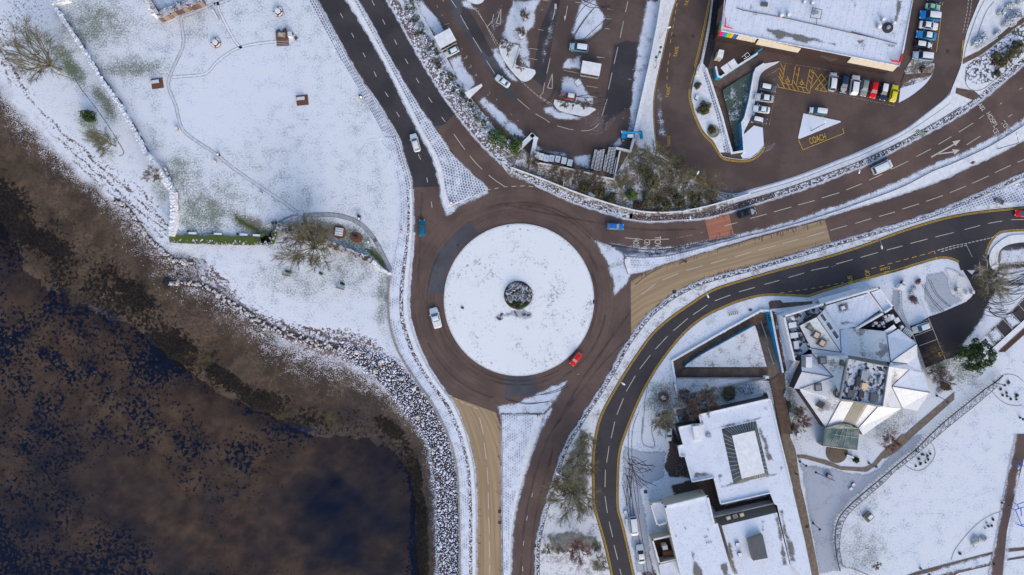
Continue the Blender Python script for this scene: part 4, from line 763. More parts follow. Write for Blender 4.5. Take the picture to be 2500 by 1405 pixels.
# ================================================================= ROAD MARKINGS AND LETTERING
def segs(name, L, w, z, mat):
    m = MB()
    for s in L:
        a, b = Vector(s[:2]), Vector(s[2:4]); d = (b-a).normalized(); q = Vector((-d.y, d.x))*(w/2)
        m.poly3(P2([tuple(a+q), tuple(b+q), tuple(b-q), tuple(a-q)], z))
    return tag(m.build(name, mat), kind='structure')
def dash(line, on, gap, ph=0):
    a = np.array(line, float); s = np.r_[0, np.cumsum(np.hypot(*np.diff(a, axis=0).T))]; out = []; t = ph
    f = lambda q: (np.interp(q, s, a[:, 0]), np.interp(q, s, a[:, 1]))
    while t < s[-1]: out.append((*f(t), *f(min(t+on, s[-1])))); t += on+gap
    return out
W1 = [(831, 33, 837, 44), (858, 81, 864, 92), (886, 129, 892, 140), (913, 175, 919, 188), (940, 225, 948, 237), (968, 274, 975, 286), (1021, 377, 1027, 390), (1042, 434, 1044, 446), (1053, 493, 1055, 507), (908, 2, 914, 14), (934, 48, 940, 60), (963, 97, 969, 109), (989, 144, 996, 156), (1016, 191, 1023, 203), (1046, 238, 1055, 251), (1078, 286, 1087, 298), (1108, 328, 1135, 366), (1147, 381, 1162, 399), (1162, 399, 1177, 414), (1193, 428, 1212, 443), (1212, 443, 1234, 457),
 (1188, 464, 1197, 463), (1208, 461, 1217, 459), (1230, 457, 1239, 456), (1249, 456, 1260, 455), (1270, 455, 1281, 454), (1291, 455, 1301, 456), (1309, 457, 1320, 458),
 (1526, 581, 1569, 585.5), (1588, 586, 1634, 584), (1769, 552, 1800, 544), (1831, 534, 1872, 523), (1889, 518, 1932, 506), (1948, 501, 1989, 490), (2006, 484, 2049, 471), (2066, 464, 2104, 449), (2122, 440, 2154, 426), (2178, 413, 2217, 394), (2237, 383, 2273, 364), (2291, 353, 2323, 334), (2341, 323, 2376, 301), (2391, 290, 2402, 282), (2441, 255, 2446, 251), (2360, 354, 2393, 333), (2462, 286, 2471, 280), (2489, 219, 2495, 215),
 (2027, 563, 2068, 551), (2088, 546, 2127, 534), (2146, 529, 2185, 518), (2203, 511, 2244, 498), (2261, 492, 2302, 478), (2319, 471, 2358, 455), (2374, 448, 2414, 430), (2429, 422, 2468, 404), (2484, 397, 2500, 390),
 (1971, 579, 2011, 567), (1911, 595, 1951, 584), (1851, 611, 1894, 600), (1795, 627, 1834, 616), (1735, 644, 1775, 632), (1675, 661, 1717, 649), (1618, 684, 1656, 668), (1567, 719, 1600, 694),
 (1804, 713, 1843, 702), (1745, 735, 1783, 721), (1692, 769, 1727, 745), (1644, 808, 1679, 778), (1600, 853, 1630, 821), (1562, 901, 1588, 867), (1529, 956, 1551, 918), (1506, 1013, 1522, 973), (1492, 1070, 1501, 1030), (1481, 1130, 1487, 1090), (1477, 1190, 1478, 1147), (1483, 1253, 1477, 1212), (1496, 1312, 1487, 1274), (1508, 1367, 1499, 1331), (1517, 1405, 1513, 1389),
 (1866, 695, 1903, 685), (1925, 678, 1963, 667), (1980, 661, 2022, 652), (2041, 645, 2082, 634), (2101, 629, 2143, 617), (2165, 611, 2203, 601), (2223, 595, 2264, 584), (2284, 579, 2329, 568), (2355, 561, 2393, 551), (2412, 546, 2447, 540), (2469, 537, 2510, 536),
 (1171, 1020, 1180, 1061), (1182, 1082, 1187, 1122), (1189, 1143, 1192, 1183), (1192, 1202, 1193, 1243), (1193, 1263, 1195, 1303), (1194.5, 1322, 1195, 1362), (1195.5, 1380, 1196, 1420), (1298, 1214, 1300.5, 1204), (1285.5, 1271, 1288, 1260), (1277, 1333, 1279, 1321), (1276, 1395, 1276, 1383),
 (1093, 964, 1104, 968), (1109, 972, 1118, 977), (1124, 980, 1133, 985), (1139, 987, 1150, 991), (1157, 994, 1166, 999)]
segs('road_marking', W1, 1.45, .045, M['white'])
segs('road_marking', [(1650, 582, 1693, 573), (1710, 569, 1721, 566), (2030, 652, 2060, 641), (1180, 1000, 1205, 1007)], 1.2, .045, M['whited'])
ck = []
for L, on, gp_ in ((zA([(410, 200), (440, 70)]), 99, 1), (zA([(540, 180), (560, 60)]), 99, 1), (zA([(350, 745), (385, 590)]), 99, 1), (zA([(1145, 125), (1170, 15)]), 99, 1), (zA([(1090, 385), (1125, 215)]), 99, 1), (zA([(1030, 645), (1068, 478)]), 99, 1), (zA([(972, 905), (1010, 735)]), 99, 1), (zA([(908, 1170), (960, 1000)]), 99, 1), (zA([(55, 1000), (175, 1103)]), 99, 1), (zA([(238, 1150), (335, 1205), (380, 1240)]), 30, 1), (zA([(455, 1272), (540, 1300), (620, 1312)]), 30, 1), (cr(zA([(700, 1322), (780, 1318), (840, 1290), (872, 1248)])), 8, 0),
    (zK([(718, 155), (800, 300)]), 99, 1), (zK([(845, 380), (935, 530)]), 99, 1), (zK([(983, 615), (1068, 750)]), 99, 1), (zK([(625, 0), (680, 80)]), 99, 1), (zA([(90, 820), (270, 980), (385, 1060)]), 7, 3), (zK([(860, 80), (1010, 300), (1105, 460)]), 5.5, 2.2), (zK([(895, 110), (985, 270), (1080, 460)]), 5.5, 2.2), (zA([(280, 975), (400, 1050)]), 8, 3)): ck += dash(L, on, gp_)
ck += [(*zK([(1055, 145)])[0], *zK([(1040, 220)])[0]), (*zK([(1040, 220)])[0], *zK([(985, 275)])[0]), (*zA([(330, 835)])[0], *zA([(312, 940)])[0]), (*zA([(312, 940)])[0], *zA([(280, 975)])[0])]
segs('road_marking', ck, 1.3, .045, M['white'])
def tri(L, w=1.4): L = L+[L[0]]; return [(*a, *b) for a, b in zip(L[:-1], L[1:])]
segs('road_marking', tri(zA([(408, 745), (357, 888), (405, 896)]))+tri(zK([(1130, 90), (1080, 235), (1122, 245)])), 1.6, .046, M['white'])
m = MB()
for q in (zA([(430, 40), (448, 40), (452, 90), (428, 92)]), zA([(525, 165), (548, 160), (533, 215)])): m.poly3(P2(q, .046))
for a, b, w in ((z3([(695, 540)])[0], z3([(925, 410)])[0], 1.6), (z3([(760, 508)])[0], z3([(915, 488)])[0], 1.4)):
    a, b = Vector(a), Vector(b); d = (b-a).normalized(); q = Vector((-d.y, d.x))*w; m.poly3(P2([tuple(a+q), tuple(b+q), tuple(b-q), tuple(a-q)], .046))
m.poly3(P2(z3([(985, 368), (905, 385), (935, 430)]), .047)); m.poly3(P2(z3([(978, 467), (900, 462), (925, 515)]), .047))
tag(m.build('road_arrow', M['white']), kind='structure')
# car park bay ticks
bt = []
for L in (((640, 15, 700, 30),)): pass
for x0, y0, x1, y1 in [(310, 5, 375, 12), (290, 97, 315, 105), (262, 300, 318, 308), (170, 490, 262, 500), (165, 590, 255, 605), (600, 615, 690, 640), (520, 710, 690, 745), (490, 808, 520, 815), (750, 868, 862, 886), (780, 785, 870, 790), (735, 965, 860, 985), (925, 285, 990, 297), (940, 190, 1010, 195), (960, 90, 1030, 98), (850, 575, 930, 583), (640, 25, 695, 30), (860, 580, 935, 585), (1170, 798, 1205, 803), (1215, 703, 1228, 705), (1135, 1098, 1145, 1100), (1110, 1190, 1130, 1195)]: bt.append((*zA([(x0, y0)])[0], *zA([(x1, y1)])[0]))
for x0, y0, x1, y1 in [(480, 55, 492, 80), (530, 145, 540, 165), (590, 265, 605, 290), (555, 250, 605, 240), (660, 400, 685, 410), (730, 490, 740, 505), (755, 595, 790, 570), (785, 560, 780, 590), (825, 655, 828, 680), (800, 690, 830, 670), (875, 745, 885, 770), (860, 765, 885, 755), (1010, 935, 1020, 945), (985, 965, 1005, 955), (1080, 1000, 1088, 1015), (1225, 1150, 1235, 1160), (1295, 1215, 1305, 1225), (540, 0, 552, 20), (590, 700, 640, 670), (470, 360, 520, 330), (340, 130, 370, 110)]: bt.append((*zK([(x0, y0)])[0], *zK([(x1, y1)])[0]))
segs('bay_marking', bt, .9, .07, M['white'])
bb = []
for x0, y0, x1, y1 in [(905, 340, 1000, 590), (670, 640, 1000, 545), (730, 860, 915, 1310), (550, 945, 740, 880), (590, 1055, 775, 985), (635, 1162, 820, 1095), (720, 400, 800, 600), (820, 400, 880, 560), (640, 640, 740, 880)]: bb.append((*zD([(x0, y0)])[0], *zD([(x1, y1)])[0]))
for x0, y0, x1, y1 in [(170, 1345, 460, 1090), (460, 1090, 640, 940), (640, 940, 796, 800), (370, 1190, 470, 1310), (460, 1100, 575, 1240), (550, 1020, 665, 1145), (640, 945, 765, 1080), (735, 860, 800, 935), (270, 1265, 390, 1400), (505, 400, 796, 395), (657, 215, 657, 395), (772, 205, 780, 395), (130, 165, 205, 320)]: bb.append((*zJ([(x0, y0)])[0], *zJ([(x1, y1)])[0]))
segs('bay_marking', bb, 1.2, .075, M['white'])
segs('road_marking', dash(zD([(830, 140), (1000, 90), (1140, 65), (1405, 5), (1500, -25)]), 7, 2.6)+dash(zD([(870, 153), (1010, 112), (1140, 85)]), 7, 2.6), 2.0, .046, M['white'])
wl = [(*zB([(895, 625)])[0], *zB([(1430, 712)])[0])]+[(*zB([(1430, 712)])[0], *zB([(1400, 925)])[0])]+[(*zB([(1400, 925)])[0], *zB([(1860, 1025)])[0]), (*zC([(0, 1045)])[0], *zC([(465, 1140)])[0])]
wl += [(*zB([(880, 930)])[0], *zB([(818, 1275)])[0]), (*zB([(760, 790)])[0], *zB([(920, 690)])[0]), (*zB([(850, 740)])[0], *zB([(905, 710)])[0]), (*zB([(860, 805)])[0], *zB([(880, 795)])[0])]
for i in range(7): x, y = 2029+i*25.5, 225+i*5.3; wl.append((x, y, x+5, y-42))
segs('bay_marking', wl, 1.1, .06, M['whited'])
segs('road_marking', dash([(2366, -20), (2362, 25), (2351, 80)], 6, 3)+dash([(2374, -20), (2370, 25), (2358, 80)], 6, 3)+dash(zs([(1000, 40), (1010, 40)]), 3, 1), 1.2, .046, M['white'])
# yellow
def ylines(L, w=1.6, z=.047, name='yellow_line'):
    m = MB()
    for l in L: ribbon(name, off(l, -w/2), off(l, w/2), z, None, cross=1, mb=m)
    return tag(m.build(name, M['yellow']), kind='structure')
bo_ = [p for p in B_OUT]; bi1, bi2 = B_IN1, B_IN2
ylines([off(bo_, -3.0), off(bo_, -5.6), off(bi1, -3.0), off(bi1, -5.6), off(bi2, -3.0), off(bi2, -5.6)], 1.15)
tl = [p for p in TAXI_W if p[0] < 1740 and p[1] < 470]; ylines([off(tl, -2.2), off([p for p in tl if p[1] > 345], -4.8)], 1.0)
il = cr(zB([(20, 900), (22, 1000), (50, 1110), (100, 1240), (160, 1355), (250, 1445)])+z1([(230, 492), (300, 520), (400, 530), (490, 520), (570, 470), (612, 400)])); ylines([off(il, 0), off(il, 2.6), cr(zB([(225, 0), (160, 320), (75, 680), (28, 850)])), cr(zB([(212, 0), (147, 320), (62, 680)])), zC([(1200, 430), (1180, 560), (1170, 680)]), zC([(1190, 430), (1167, 680)]), zC([(1130, 900), (1090, 1000)]), zC([(1120, 900), (1080, 995)]), z1([(600, 790), (850, 700)])], 1.2)
ylines([zD([(0, 478), (400, 368), (560, 318)]), zD([(0, 465), (400, 356), (560, 306)])], 1.4)
yy = dash([(1655, -10), (1653, 8), (1636, 108)], 9, 9)+dash([(1636, 130), (1630, 160), (1627, 222)], 9, 10)+dash(zD([(120, 335), (750, 165)]), 12, 8.5)+dash([(1905, 716), (2000, 702), (2060, 690)], 10, 9)
yy += [(*zD([(750, 160)])[0], *zD([(798, 147)])[0]), (*zD([(798, 147)])[0], *zD([(803, 182)])[0]), (*zD([(812, 210)])[0], *zD([(820, 240)])[0])]
yy += [(*zC([(980, 0)])[0], *zC([(965, 60)])[0]), (*zC([(955, 190)])[0], *zC([(905, 560)])[0])]
L = z1([(922, 340), (962, 430), (1335, 280), (1320, 235)]); yy += [(*a, *b) for a, b in zip(L[:-1], L[1:])]
def yb(*a): return [(*zB([a[:2]])[0], *zB([a[2:]])[0])]
for a in [(980, 655, 945, 835), (1083, 670, 1048, 860), (945, 835, 1048, 860), (1125, 680, 1090, 870), (1228, 700, 1190, 890), (1090, 870, 1190, 890), (905, 880, 1225, 945), (1270, 712, 1225, 945), (935, 645, 965, 705), (925, 690, 960, 760), (920, 735, 955, 815), (915, 770, 945, 835), (900, 850, 915, 880), (945, 835, 975, 893), (1000, 850, 1030, 905), (1048, 860, 1080, 915), (1062, 815, 1125, 925), (1090, 740, 1103, 770), (1110, 700, 1118, 715), (1143, 880, 1175, 935), (1190, 890, 1222, 940), (1228, 700, 1262, 745), (1215, 760, 1255, 800), (1205, 800, 1245, 850), (1250, 700, 1400, 930), (1345, 748, 1415, 850), (1345, 748, 1240, 890), (1425, 740, 1280, 905), (1280, 905, 1400, 930), (1410, 830, 1330, 915), (1285, 905, 1320, 890)]: yy += yb(*a)
yy += [(*zD([(712, 1250)])[0], *zD([(870, 1195)])[0]), (*zD([(870, 1195)])[0], *zD([(915, 1310)])[0]), (*zJ([(110, 1395)])[0], *zJ([(180, 1340)])[0]), (*zJ([(170, 1345)])[0], *zJ([(210, 1395)])[0]), (*zJ([(796, 1050)])[0], *zJ([(770, 1075)])[0])]
segs('yellow_marking', yy, 1.3, .048, M['yellow'])
# lettering painted on the road
def lettering(body, x, y, h, ang, sx=1.0, mat='white', track=1.0):
    cu = bpy.data.curves.new('lettering', 'FONT'); cu.body = body; cu.size = 1; cu.align_x = 'CENTER'; cu.align_y = 'CENTER'; cu.space_character = track; cu.offset = .0 if mat == 'yellow' else .008
    o = bpy.data.objects.new('tmp', cu); C.objects.link(o); bpy.context.view_layer.update()
    me = bpy.data.meshes.new_from_object(o.evaluated_get(bpy.context.evaluated_depsgraph_get())); bpy.data.objects.remove(o)
    s = h*.1/.70; a = R(ang); c = P(x, y)
    me.transform(Matrix.Translation((c.x, c.y, .05)) @ Matrix.Rotation(a, 4, 'Z') @ Matrix.Diagonal((s*sx, s, 1, 1)))
    me.materials.clear(); me.materials.append(M[mat]); o = bpy.data.objects.new('road_lettering', me); C.objects.link(o); return tag(o, kind='structure')
lettering('TAXIS', 1651, 127, 8, 78, .85, 'yellow'); lettering('TAXIS', 1631, 226, 8, 78, .85, 'yellow'); lettering('TAXIS', 1678, 2, 8, 78, .85, 'yellow'); lettering('TAXIS', 1633, 345, 8, 94, .85, 'yellow')
lettering('COACH', 1996, 340, 15, 17, .55, 'yellow')
lettering('TOWN', 1605, 599, 15, -90, .62); lettering('CENTRE', 1579, 602, 14, -90, .48); lettering("HOSP'L", 1552, 598, 14, -90, .5)
lettering('A82', 2396, 262, 11, -52, .75); lettering("HOSP'L", 2421, 293, 12, -60, .75); lettering('TOWN', 2458, 313, 12, -52, .7); lettering('CENTRE', 2437, 332, 12, -58, .62)
lettering('STOP', 2119, 673, 11, 98, .75, 'yellow'); lettering('BUS', 2076, 684, 11, 98, .75, 'yellow')
lettering('KEEP', 2163, 665, 5, 193, 1.0, 'yellow'); lettering('CLEAR', 2160, 656, 6, 193, 1.0, 'yellow'); lettering('MOTORCYCLES ONLY', 1390, 1369, 7, 1, .82)
def wheelchair(x, y, s, ang):
    m = MB(); a = R(ang); c = P(x, y, .05)
    def T(u, v): return (c.x+(u*math.cos(a)-v*math.sin(a))*s, c.y+(u*math.sin(a)+v*math.cos(a))*s, .052)
    def bar(p, q, w=.1):
        d = Vector((q[0]-p[0], q[1]-p[1])).normalized()*w; n_ = (-d.y, d.x); m.poly3([T(p[0]+n_[0], p[1]+n_[1]), T(q[0]+n_[0], q[1]+n_[1]), T(q[0]-n_[0], q[1]-n_[1]), T(p[0]-n_[0], p[1]-n_[1])])
    pr = None
    for k in range(13):
        t_ = R(120+k*20); q = (.0+.45*math.cos(t_), -.35+.45*math.sin(t_))
        if pr: bar(pr, q)
        pr = q
    bar((-.05, .65), (0, 0)); bar((0, 0), (.5, 0)); bar((.5, 0), (.75, -.6)); bar((.75, -.6), (.95, -.55)); bar((-.03, .35), (.35, .35))
    m.poly3([T(-.05+.13*math.cos(k), .88+.13*math.sin(k)) for k in np.linspace(0, 5.9, 9)])
    tag(m.build('wheelchair_symbol', M['yellow']), kind='structure')
wheelchair(1922, 195, .8, -8); wheelchair(1957, 201, .8, -8); wheelchair(2296, 867, .8, 165); wheelchair(2360, 866, .7, 130)
# motorcycle bays
segs('bay_marking', [(*zs([a])[0], *zs([b])[0]) for a, b in (((810, 1330), (1000, 1325)), ((810, 1330), (812, 1405)), ((935, 1328), (938, 1405)), ((1005, 1325), (1050, 1405)), ((1060, 1395), (1200, 1405)), ((815, 1395), (930, 1395)))], 1.2, .05, M['white'])
cover('bay_patch', [zs([(812, 1332), (930, 1332), (935, 1410), (812, 1410)]), zs([(940, 1332), (1010, 1330), (1040, 1410), (940, 1410)])], M['mud'], .04, 3, label='grey worn snow in the motorcycle bays')
# drain covers
m = MB()
for x, y, s in [(1644, 88, 8), (1850, 316, 8), (1825, 345, 7), (1845, 329, 7), (1672, 610, 0), (1615, 635, 7), (2314, 126, 8), (1350, 1090, 0), (1220, 1249, 8), (1220, 1276, 8), (1307, 1333, 8), (1646, 713, 9), (1576, 1201, 8), (1648, 1191, 8), (1970, 1286, 8), (1353, 58, 6), (1692, 89, 8), (1832, 757, 6), (1833, 346, 6), (1862, 168, 4), (1637, 1083, 7)]:
    if s: m.box((*P(x, y).xy, .05), (s*.1, s*.1, .02), random.Random(x).uniform(-.3, .3))
tag(m.build('drain_cover', flat('rusty_cover', (.07, .04, .04))), kind='structure')
# tyre tracks
def tracks(name, L, w=1.5, mat='trackm', z=.08, gap=15):
    m = MB()
    for l in L: ribbon(name, off(l, -w/2), off(l, w/2), z, None, cross=1, mb=m)
    return tag(m.build(name, M[mat]), kind='stuff', label=None)
TR = []
rnd = random.Random(5)
for i in range(34):     # turning arcs in the east car park
    cx, cy = zJ([(rnd.uniform(430, 600), rnd.uniform(620, 900))])[0]; r = rnd.uniform(18, 46); a0 = rnd.uniform(2.2, 4.2); a1 = a0+rnd.uniform(1.0, 2.4)
    TR.append([(cx+r*1.25*math.cos(a), cy-r*math.sin(a)*.8) for a in np.linspace(a0, a1, 14)])
for i in range(26):
    x0, y0 = zJ([(rnd.uniform(400, 470), rnd.uniform(480, 680))])[0]; x1 = 2505; y1 = y0+rnd.uniform(-26, 22); sg = rnd.uniform(4, 16)
    TR.append(cr([(x0, y0), ((x0+x1)/2, (y0+y1)/2+sg), (x1, y1)], 8))
for L in ([(660, 500), (740, 640), (800, 720), (880, 800)], [(680, 500), (760, 640), (820, 710), (900, 790)], [(730, 450), (800, 600), (900, 700), (960, 745)], [(750, 450), (815, 590), (910, 690), (975, 745)]): TR.append(cr(zD(L)))
for i in range(16):
    x0, y0 = zG([(rnd.uniform(60, 150), rnd.uniform(520, 680))])[0]; TR.append(cr([(x0, y0), (x0+rnd.uniform(14, 26), y0+rnd.uniform(5, 26)), (x0+rnd.uniform(34, 60), y0+rnd.uniform(4, 40))], 6))
for L in ([(180, 200), (135, 330), (130, 560), (150, 800), (200, 1100), (250, 1405)], [(150, 220), (105, 360), (110, 600), (130, 850), (190, 1180), (225, 1405)], [(95, 500), (160, 700), (185, 960)], [(80, 650), (125, 800), (140, 980)], [(60, 740), (100, 900)], [(110, 560), (130, 700), (105, 880)]): TR.append(cr(zG(L)))
for i in range(9):
    x0, y0 = zG([(rnd.uniform(60, 120), rnd.uniform(600, 900))])[0]; TR.append(cr([(x0, y0), (x0+rnd.uniform(-3, 10), y0+30), (x0+rnd.uniform(0, 18), y0+rnd.uniform(40, 75))], 6))
tracks('tyre_tracks', TR, 1.25)['label'] = 'dark curving tyre tracks through the snow of the car parks'
TS = []
for L in ([(640, 200), (720, 80), (830, 0)], [(620, 360), (740, 180), (850, 60)], [(610, 400), (700, 250), (830, 80)], [(700, 420), (830, 300), (950, 190)], [(770, 420), (900, 310), (1020, 200)], [(700, 0), (860, 60), (1040, 100)], [(690, 15), (800, 80), (1000, 60)]): TS.append(cr(zA(L)))
for L in ([(340, 0), (400, 90), (490, 185)], [(360, 0), (430, 100), (500, 185)]): TS.append(cr(zK(L)))
for L in ([(380, 170), (600, 205), (850, 235), (1150, 215), (1500, 150), (1800, 95)], [(400, 178), (620, 215), (880, 240), (1150, 222)], [(700, 640), (850, 520), (1000, 440)]): TS.append(cr(zk(L)))
for L in ([(510, 205), (650, 235), (800, 228)], [(520, 215), (660, 243), (830, 220)], [(740, 180), (850, 150), (930, 110)], [(700, 185), (840, 165), (940, 120)]): TS.append(cr(zs(L)))
for L in ([(440, 850), (390, 980), (290, 1060)], [(455, 850), (400, 990), (300, 1075)]): TS.append(cr(zA(L)))
TS.append(cr([(1000, 330), (1050, 410), (1070, 470)]))
for L in ([(870, 940), (650, 975), (640, 960)], [(640, 1020), (760, 1055), (950, 1070)], [(650, 975), (820, 990), (960, 985)], [(860, 1050), (950, 1030)]): TS.append(cr(zA(L)))
tracks('tyre_tracks', TS, 1.5)['label'] = 'wet tyre lines cut through slush on the roads and north car park'
TW = []
for i in range(14):
    r = 20+i*3.2; a0 = rnd.uniform(-1.2, -.9); a1 = rnd.uniform(-.6, -.2); cx, cy = 1405, 262
    TW.append([(cx+r*1.5*math.cos(a)*1.1, cy-r*1.3*math.sin(a)) for a in np.linspace(a0, a1, 8)])
for i in range(10):
    r = 22+i*2.5; TW.append([(1190+r*math.cos(a), 25-r*math.sin(a)*.7+14) for a in np.linspace(-.3-rnd.random()*.3, -1.3, 8)])
for i in range(7): TW.append([(1200+i*2+r_*.25, 90-i*9-r_*.45) for r_ in range(0, 60, 10)])
for i in range(6): x0, y0 = z1([(590+i*14, 460-i*5)])[0]; TW.append([(x0, y0), (x0+8, y0-7), (x0+14, y0-18)])
tracks('slush_streaks', TW, 1.1, 'streakm')['label'] = 'pale curved streaks of slush left by turning wheels'
# dark rubber/wet arcs on the roundabout
TD = []
for r, a0, a1 in ((196, 185, 300), (206, 200, 290), (236, 20, 110), (224, 150, 200), (214, 300, 350), (203, 20, 60), (245, 205, 255), (190, 330, 20+360), (228, 40, 90)):
    TD.append([(1267+r*math.cos(R(a)), 732.5-r*1.01*math.sin(R(a))) for a in np.linspace(a0, a1, 40)])
TD += [cr([(1530, 830), (1470, 890), (1400, 980), (1330, 1080)]), cr([(1540, 760), (1440, 900), (1370, 1010)]), cr([(1230, 500), (1380, 530), (1560, 560), (1700, 560)]), cr([(1030, 470), (1025, 600), (1020, 700)]), cr([(1270, 1405), (1285, 1250), (1330, 1090), (1400, 970)]), cr([(1295, 1405), (1308, 1260), (1350, 1100)])]
m = MB(); E = []
for l in TD:
    b = len(m.v); ribbon('x', off(l, -4), off(l, 4), .035, None, cross=4, mb=m)
E = [u[2] for u in m.U]
tag(m.build('tyre_rubber', (lambda: M['rubber'])(), attrs=dict(e=E)), kind='stuff', label='faint dark rubber arcs worn round the roundabout lanes')
# ================================================================= BUILDINGS
def col3(q, h): return [P(x, y, h) for x, y in q]
def roofpart(parent, faces, mats, name='roof'):       # faces: (points [(x,y,h)..], material index)
    m = MB()
    for pts, mi in faces:
        m.poly3([P(*p) for p in pts], mi)
    return m.build(name, mats, parent)
def walls_from(faces, z0=-.1, inset=0):     # walls under the outer edges of a set of roof faces
    cnt = {}
    for pts, mi in faces:
        k = [tuple(round(c, 2) for c in p) for p in pts]
        for a, b in zip(k, k[1:]+k[:1]): cnt.setdefault(frozenset((a[:2], b[:2])), []).append((a, b))
    m = MB()
    for e in cnt.values():
        if len(e) == 1:
            a, b = P(*e[0][0]), P(*e[0][1]); m.add([a, b, (b.x, b.y, z0), (a.x, a.y, z0)], [(0, 1, 2, 3)])
    return m
def par(parent, line, w, h0, h1, mat, name='parapet', closed=True):     # raised rim (photo px outline at height h1)
    L = list(line)+([line[0], line[1]] if closed else []); m = MB()
    A = [P(x, y, h1) for x, y in off(L, -w/2)]; B = [P(x, y, h1) for x, y in off(L, w/2)]
    if closed: A, B = A[1:], B[1:];
    for i in range(len(L)-1-(1 if closed else 0)):
        p, q = Vector(P(*L[i], h1)), Vector(P(*L[i+1], h1)); d = (q-p); d.z = 0
        if d.length < .01: continue
        d.normalize(); s = Vector((-d.y, d.x, 0))*w*.05; e = d*w*.05
        m.prism([p-s-e, q-s+e, q+s+e, p+s-e], h0+.002*i)
    return m.build(name, mat, parent)
def box3(parent, name, x, y, h0, h1, sx, sy, ang, mat, top=1.0, lid=None):
    m = MB(); c = P(x, y, h1); m.box((c.x, c.y, (h0+h1)/2), (sx, sy, h1-h0), R(ang), 0, top)
    o = m.build(name, mat, parent)
    if lid: l = MB(); l.box((c.x, c.y, h1+.03), (sx*.96*top, sy*.96*top, .06), R(ang)); l.build('snow_layer', M['snow'], o)
    return o
# ---- supermarket
HS = 6.5
ro = [(1778, -60), (1773, 0), (1761, 75), (1810, 84.5), (1963, 117), (2130, 148.5), (2196, 161), (2208, 120), (2229, 0), (2240, -60)]
sm = empty('supermarket', P(1990, 60), label='large snow roofed supermarket with coloured corner fascia and cream canopy', cat='building')
m = MB(); m.prism(col3(ro, HS), -.1, 0, 1); m.build('wall', [M['roofm'], flat('dark_shop_front', (.05, .035, .035), .4)], sm)
rf = MB(); rf.prism(col3(ro, HS+.06), HS, 0, 0); rf = rf.build('roof', M['roofm'], sm)
front = ro[2:7]
def fascia(a, b, mat, d=.35, z0=4.2, z1=6.45, name='fascia'):
    p, q = P(*a, z1), P(*b, z1); dd = (q-p).normalized(); nrm = Vector((dd.y, -dd.x, 0))
    if nrm.dot(Vector((-p.x, -p.y, 0))) < 0: nrm = -nrm
    m = MB(); m.poly3([p+nrm*.02, q+nrm*.02, q+nrm*(d+.02)+Vector((0, 0, z0-z1)), p+nrm*(d+.02)+Vector((0, 0, z0-z1))])
    m.add([p+nrm*.02, q+nrm*.02, q+nrm*(d+.02)+Vector((0, 0, z0-z1)), p+nrm*(d+.02)+Vector((0, 0, z0-z1)), p+nrm*.02+Vector((0, 0, z0-z1)), q+nrm*.02+Vector((0, 0, z0-z1))], [(0, 4, 3), (1, 2, 5), (3, 4, 5, 2)])
    return m.build(name, mat, sm)
def fl(s): return (1761+(2196-1761)*s, 75+(161-75)*s)
colr = [(.75, .01, .12), (.02, .2, .6), (.12, .5, .04), (.75, .33, .01), (.01, .12, .5)]
for i, c in enumerate(colr): fascia(fl(i*.019+.001), fl(i*.019+.019), fixed('fascia_panel_colour', c), name='colour_panel')
fascia(fl(.10), fl(.205), M['wallc'], name='canopy'); fascia(fl(.215), fl(.455), M['wallc'], .7, name='canopy'); fascia(fl(.735), fl(.995), M['wallc'], .7, name='canopy')
for i, c in enumerate([(.75, .33, .01), (.12, .5, .04), (.02, .25, .65)]): fascia((1761+(1773-1761)*(i*.14+.01), 75-75*(i*.14+.01)), (1761+12*(i*.14+.13), 75-75*(i*.14+.13)), fixed('fascia_side_colour', c), .1, name='colour_panel')
fascia((1766.5, 42), (1771, 2), flat('brown_side_wall', (.18, .09, .08)), .1, 1.0, name='side_panel')
par(sm, [(1773, -30), (1761, 75), (2196, 161), (2229, 0), (2234, -30)], 1.6, HS, HS+.3, M['kerb'], closed=False)
m = MB()
for a, b in (((1772, 45), (1770, 66)), ((1767, 64), (1788, 70)), ((1770, 66), (1788, 70))): m.tube([P(*a, HS+.8), P(*b, HS+.8)], .12, 5)
for p in ((1772, 45), (1770, 66), (1788, 70)): m.tube([P(*p, HS), P(*p, HS+.8)], .07, 5)
m.build('red_roof_frame', fixed('red_paint', (.7, .02, .03)), sm)
m = MB()
for a, b in (((2202, 132), (2196, 152)), ((2196, 152), (2176, 148)), ((2201, 140), (2197, 150))): m.tube([P(*a, HS+.8), P(*b, HS+.8)], .22, 5)
for p in ((2202, 132), (2196, 152), (2176, 148)): m.tube([P(*p, HS), P(*p, HS+.8)], .08, 5)
m.build('red_roof_frame', fixed('red_paint2', (.7, .02, .03)), sm)
for x, y, s in [(1961, 7, 6), (1981, 10, 7), (1905, 40, 7), (1923, 38, 7), (2153, 50, 7), (2179, 59, 6), (2143, 67, 8), (2100, 5, 0)]:
    if s: m = MB(); m.lathe(P(x, y, HS), [(s*.06, 0), (s*.06, .7), (s*.075, .75), (s*.05, 1.0), (.05, 1.05)], 14); v = m.build('roof_vent', M['metal'], sm); c = MB(); c.lathe(P(x, y, HS), [(s*.06, 1.02), (s*.045, 1.12), (.02, 1.15)], 12); c.build('snow_cap', M['snow'], v)
m = MB(); m.lathe(P(2166, 69, HS), [(1.25, .02), (1.25, .35), (.9, .36)], 24); v = m.build('roof_fan', M['dmetal'], sm); m = MB(); m.lathe(P(2166, 69, HS), [(.45, .35), (.42, .8), (.1, .9)], 16); m.build('fan_cap', M['metal'], v)
box3(sm, 'roof_hatch', 1867, 10, HS, HS+.6, 1.5, .9, -5, M['roofg'])
m = MB()
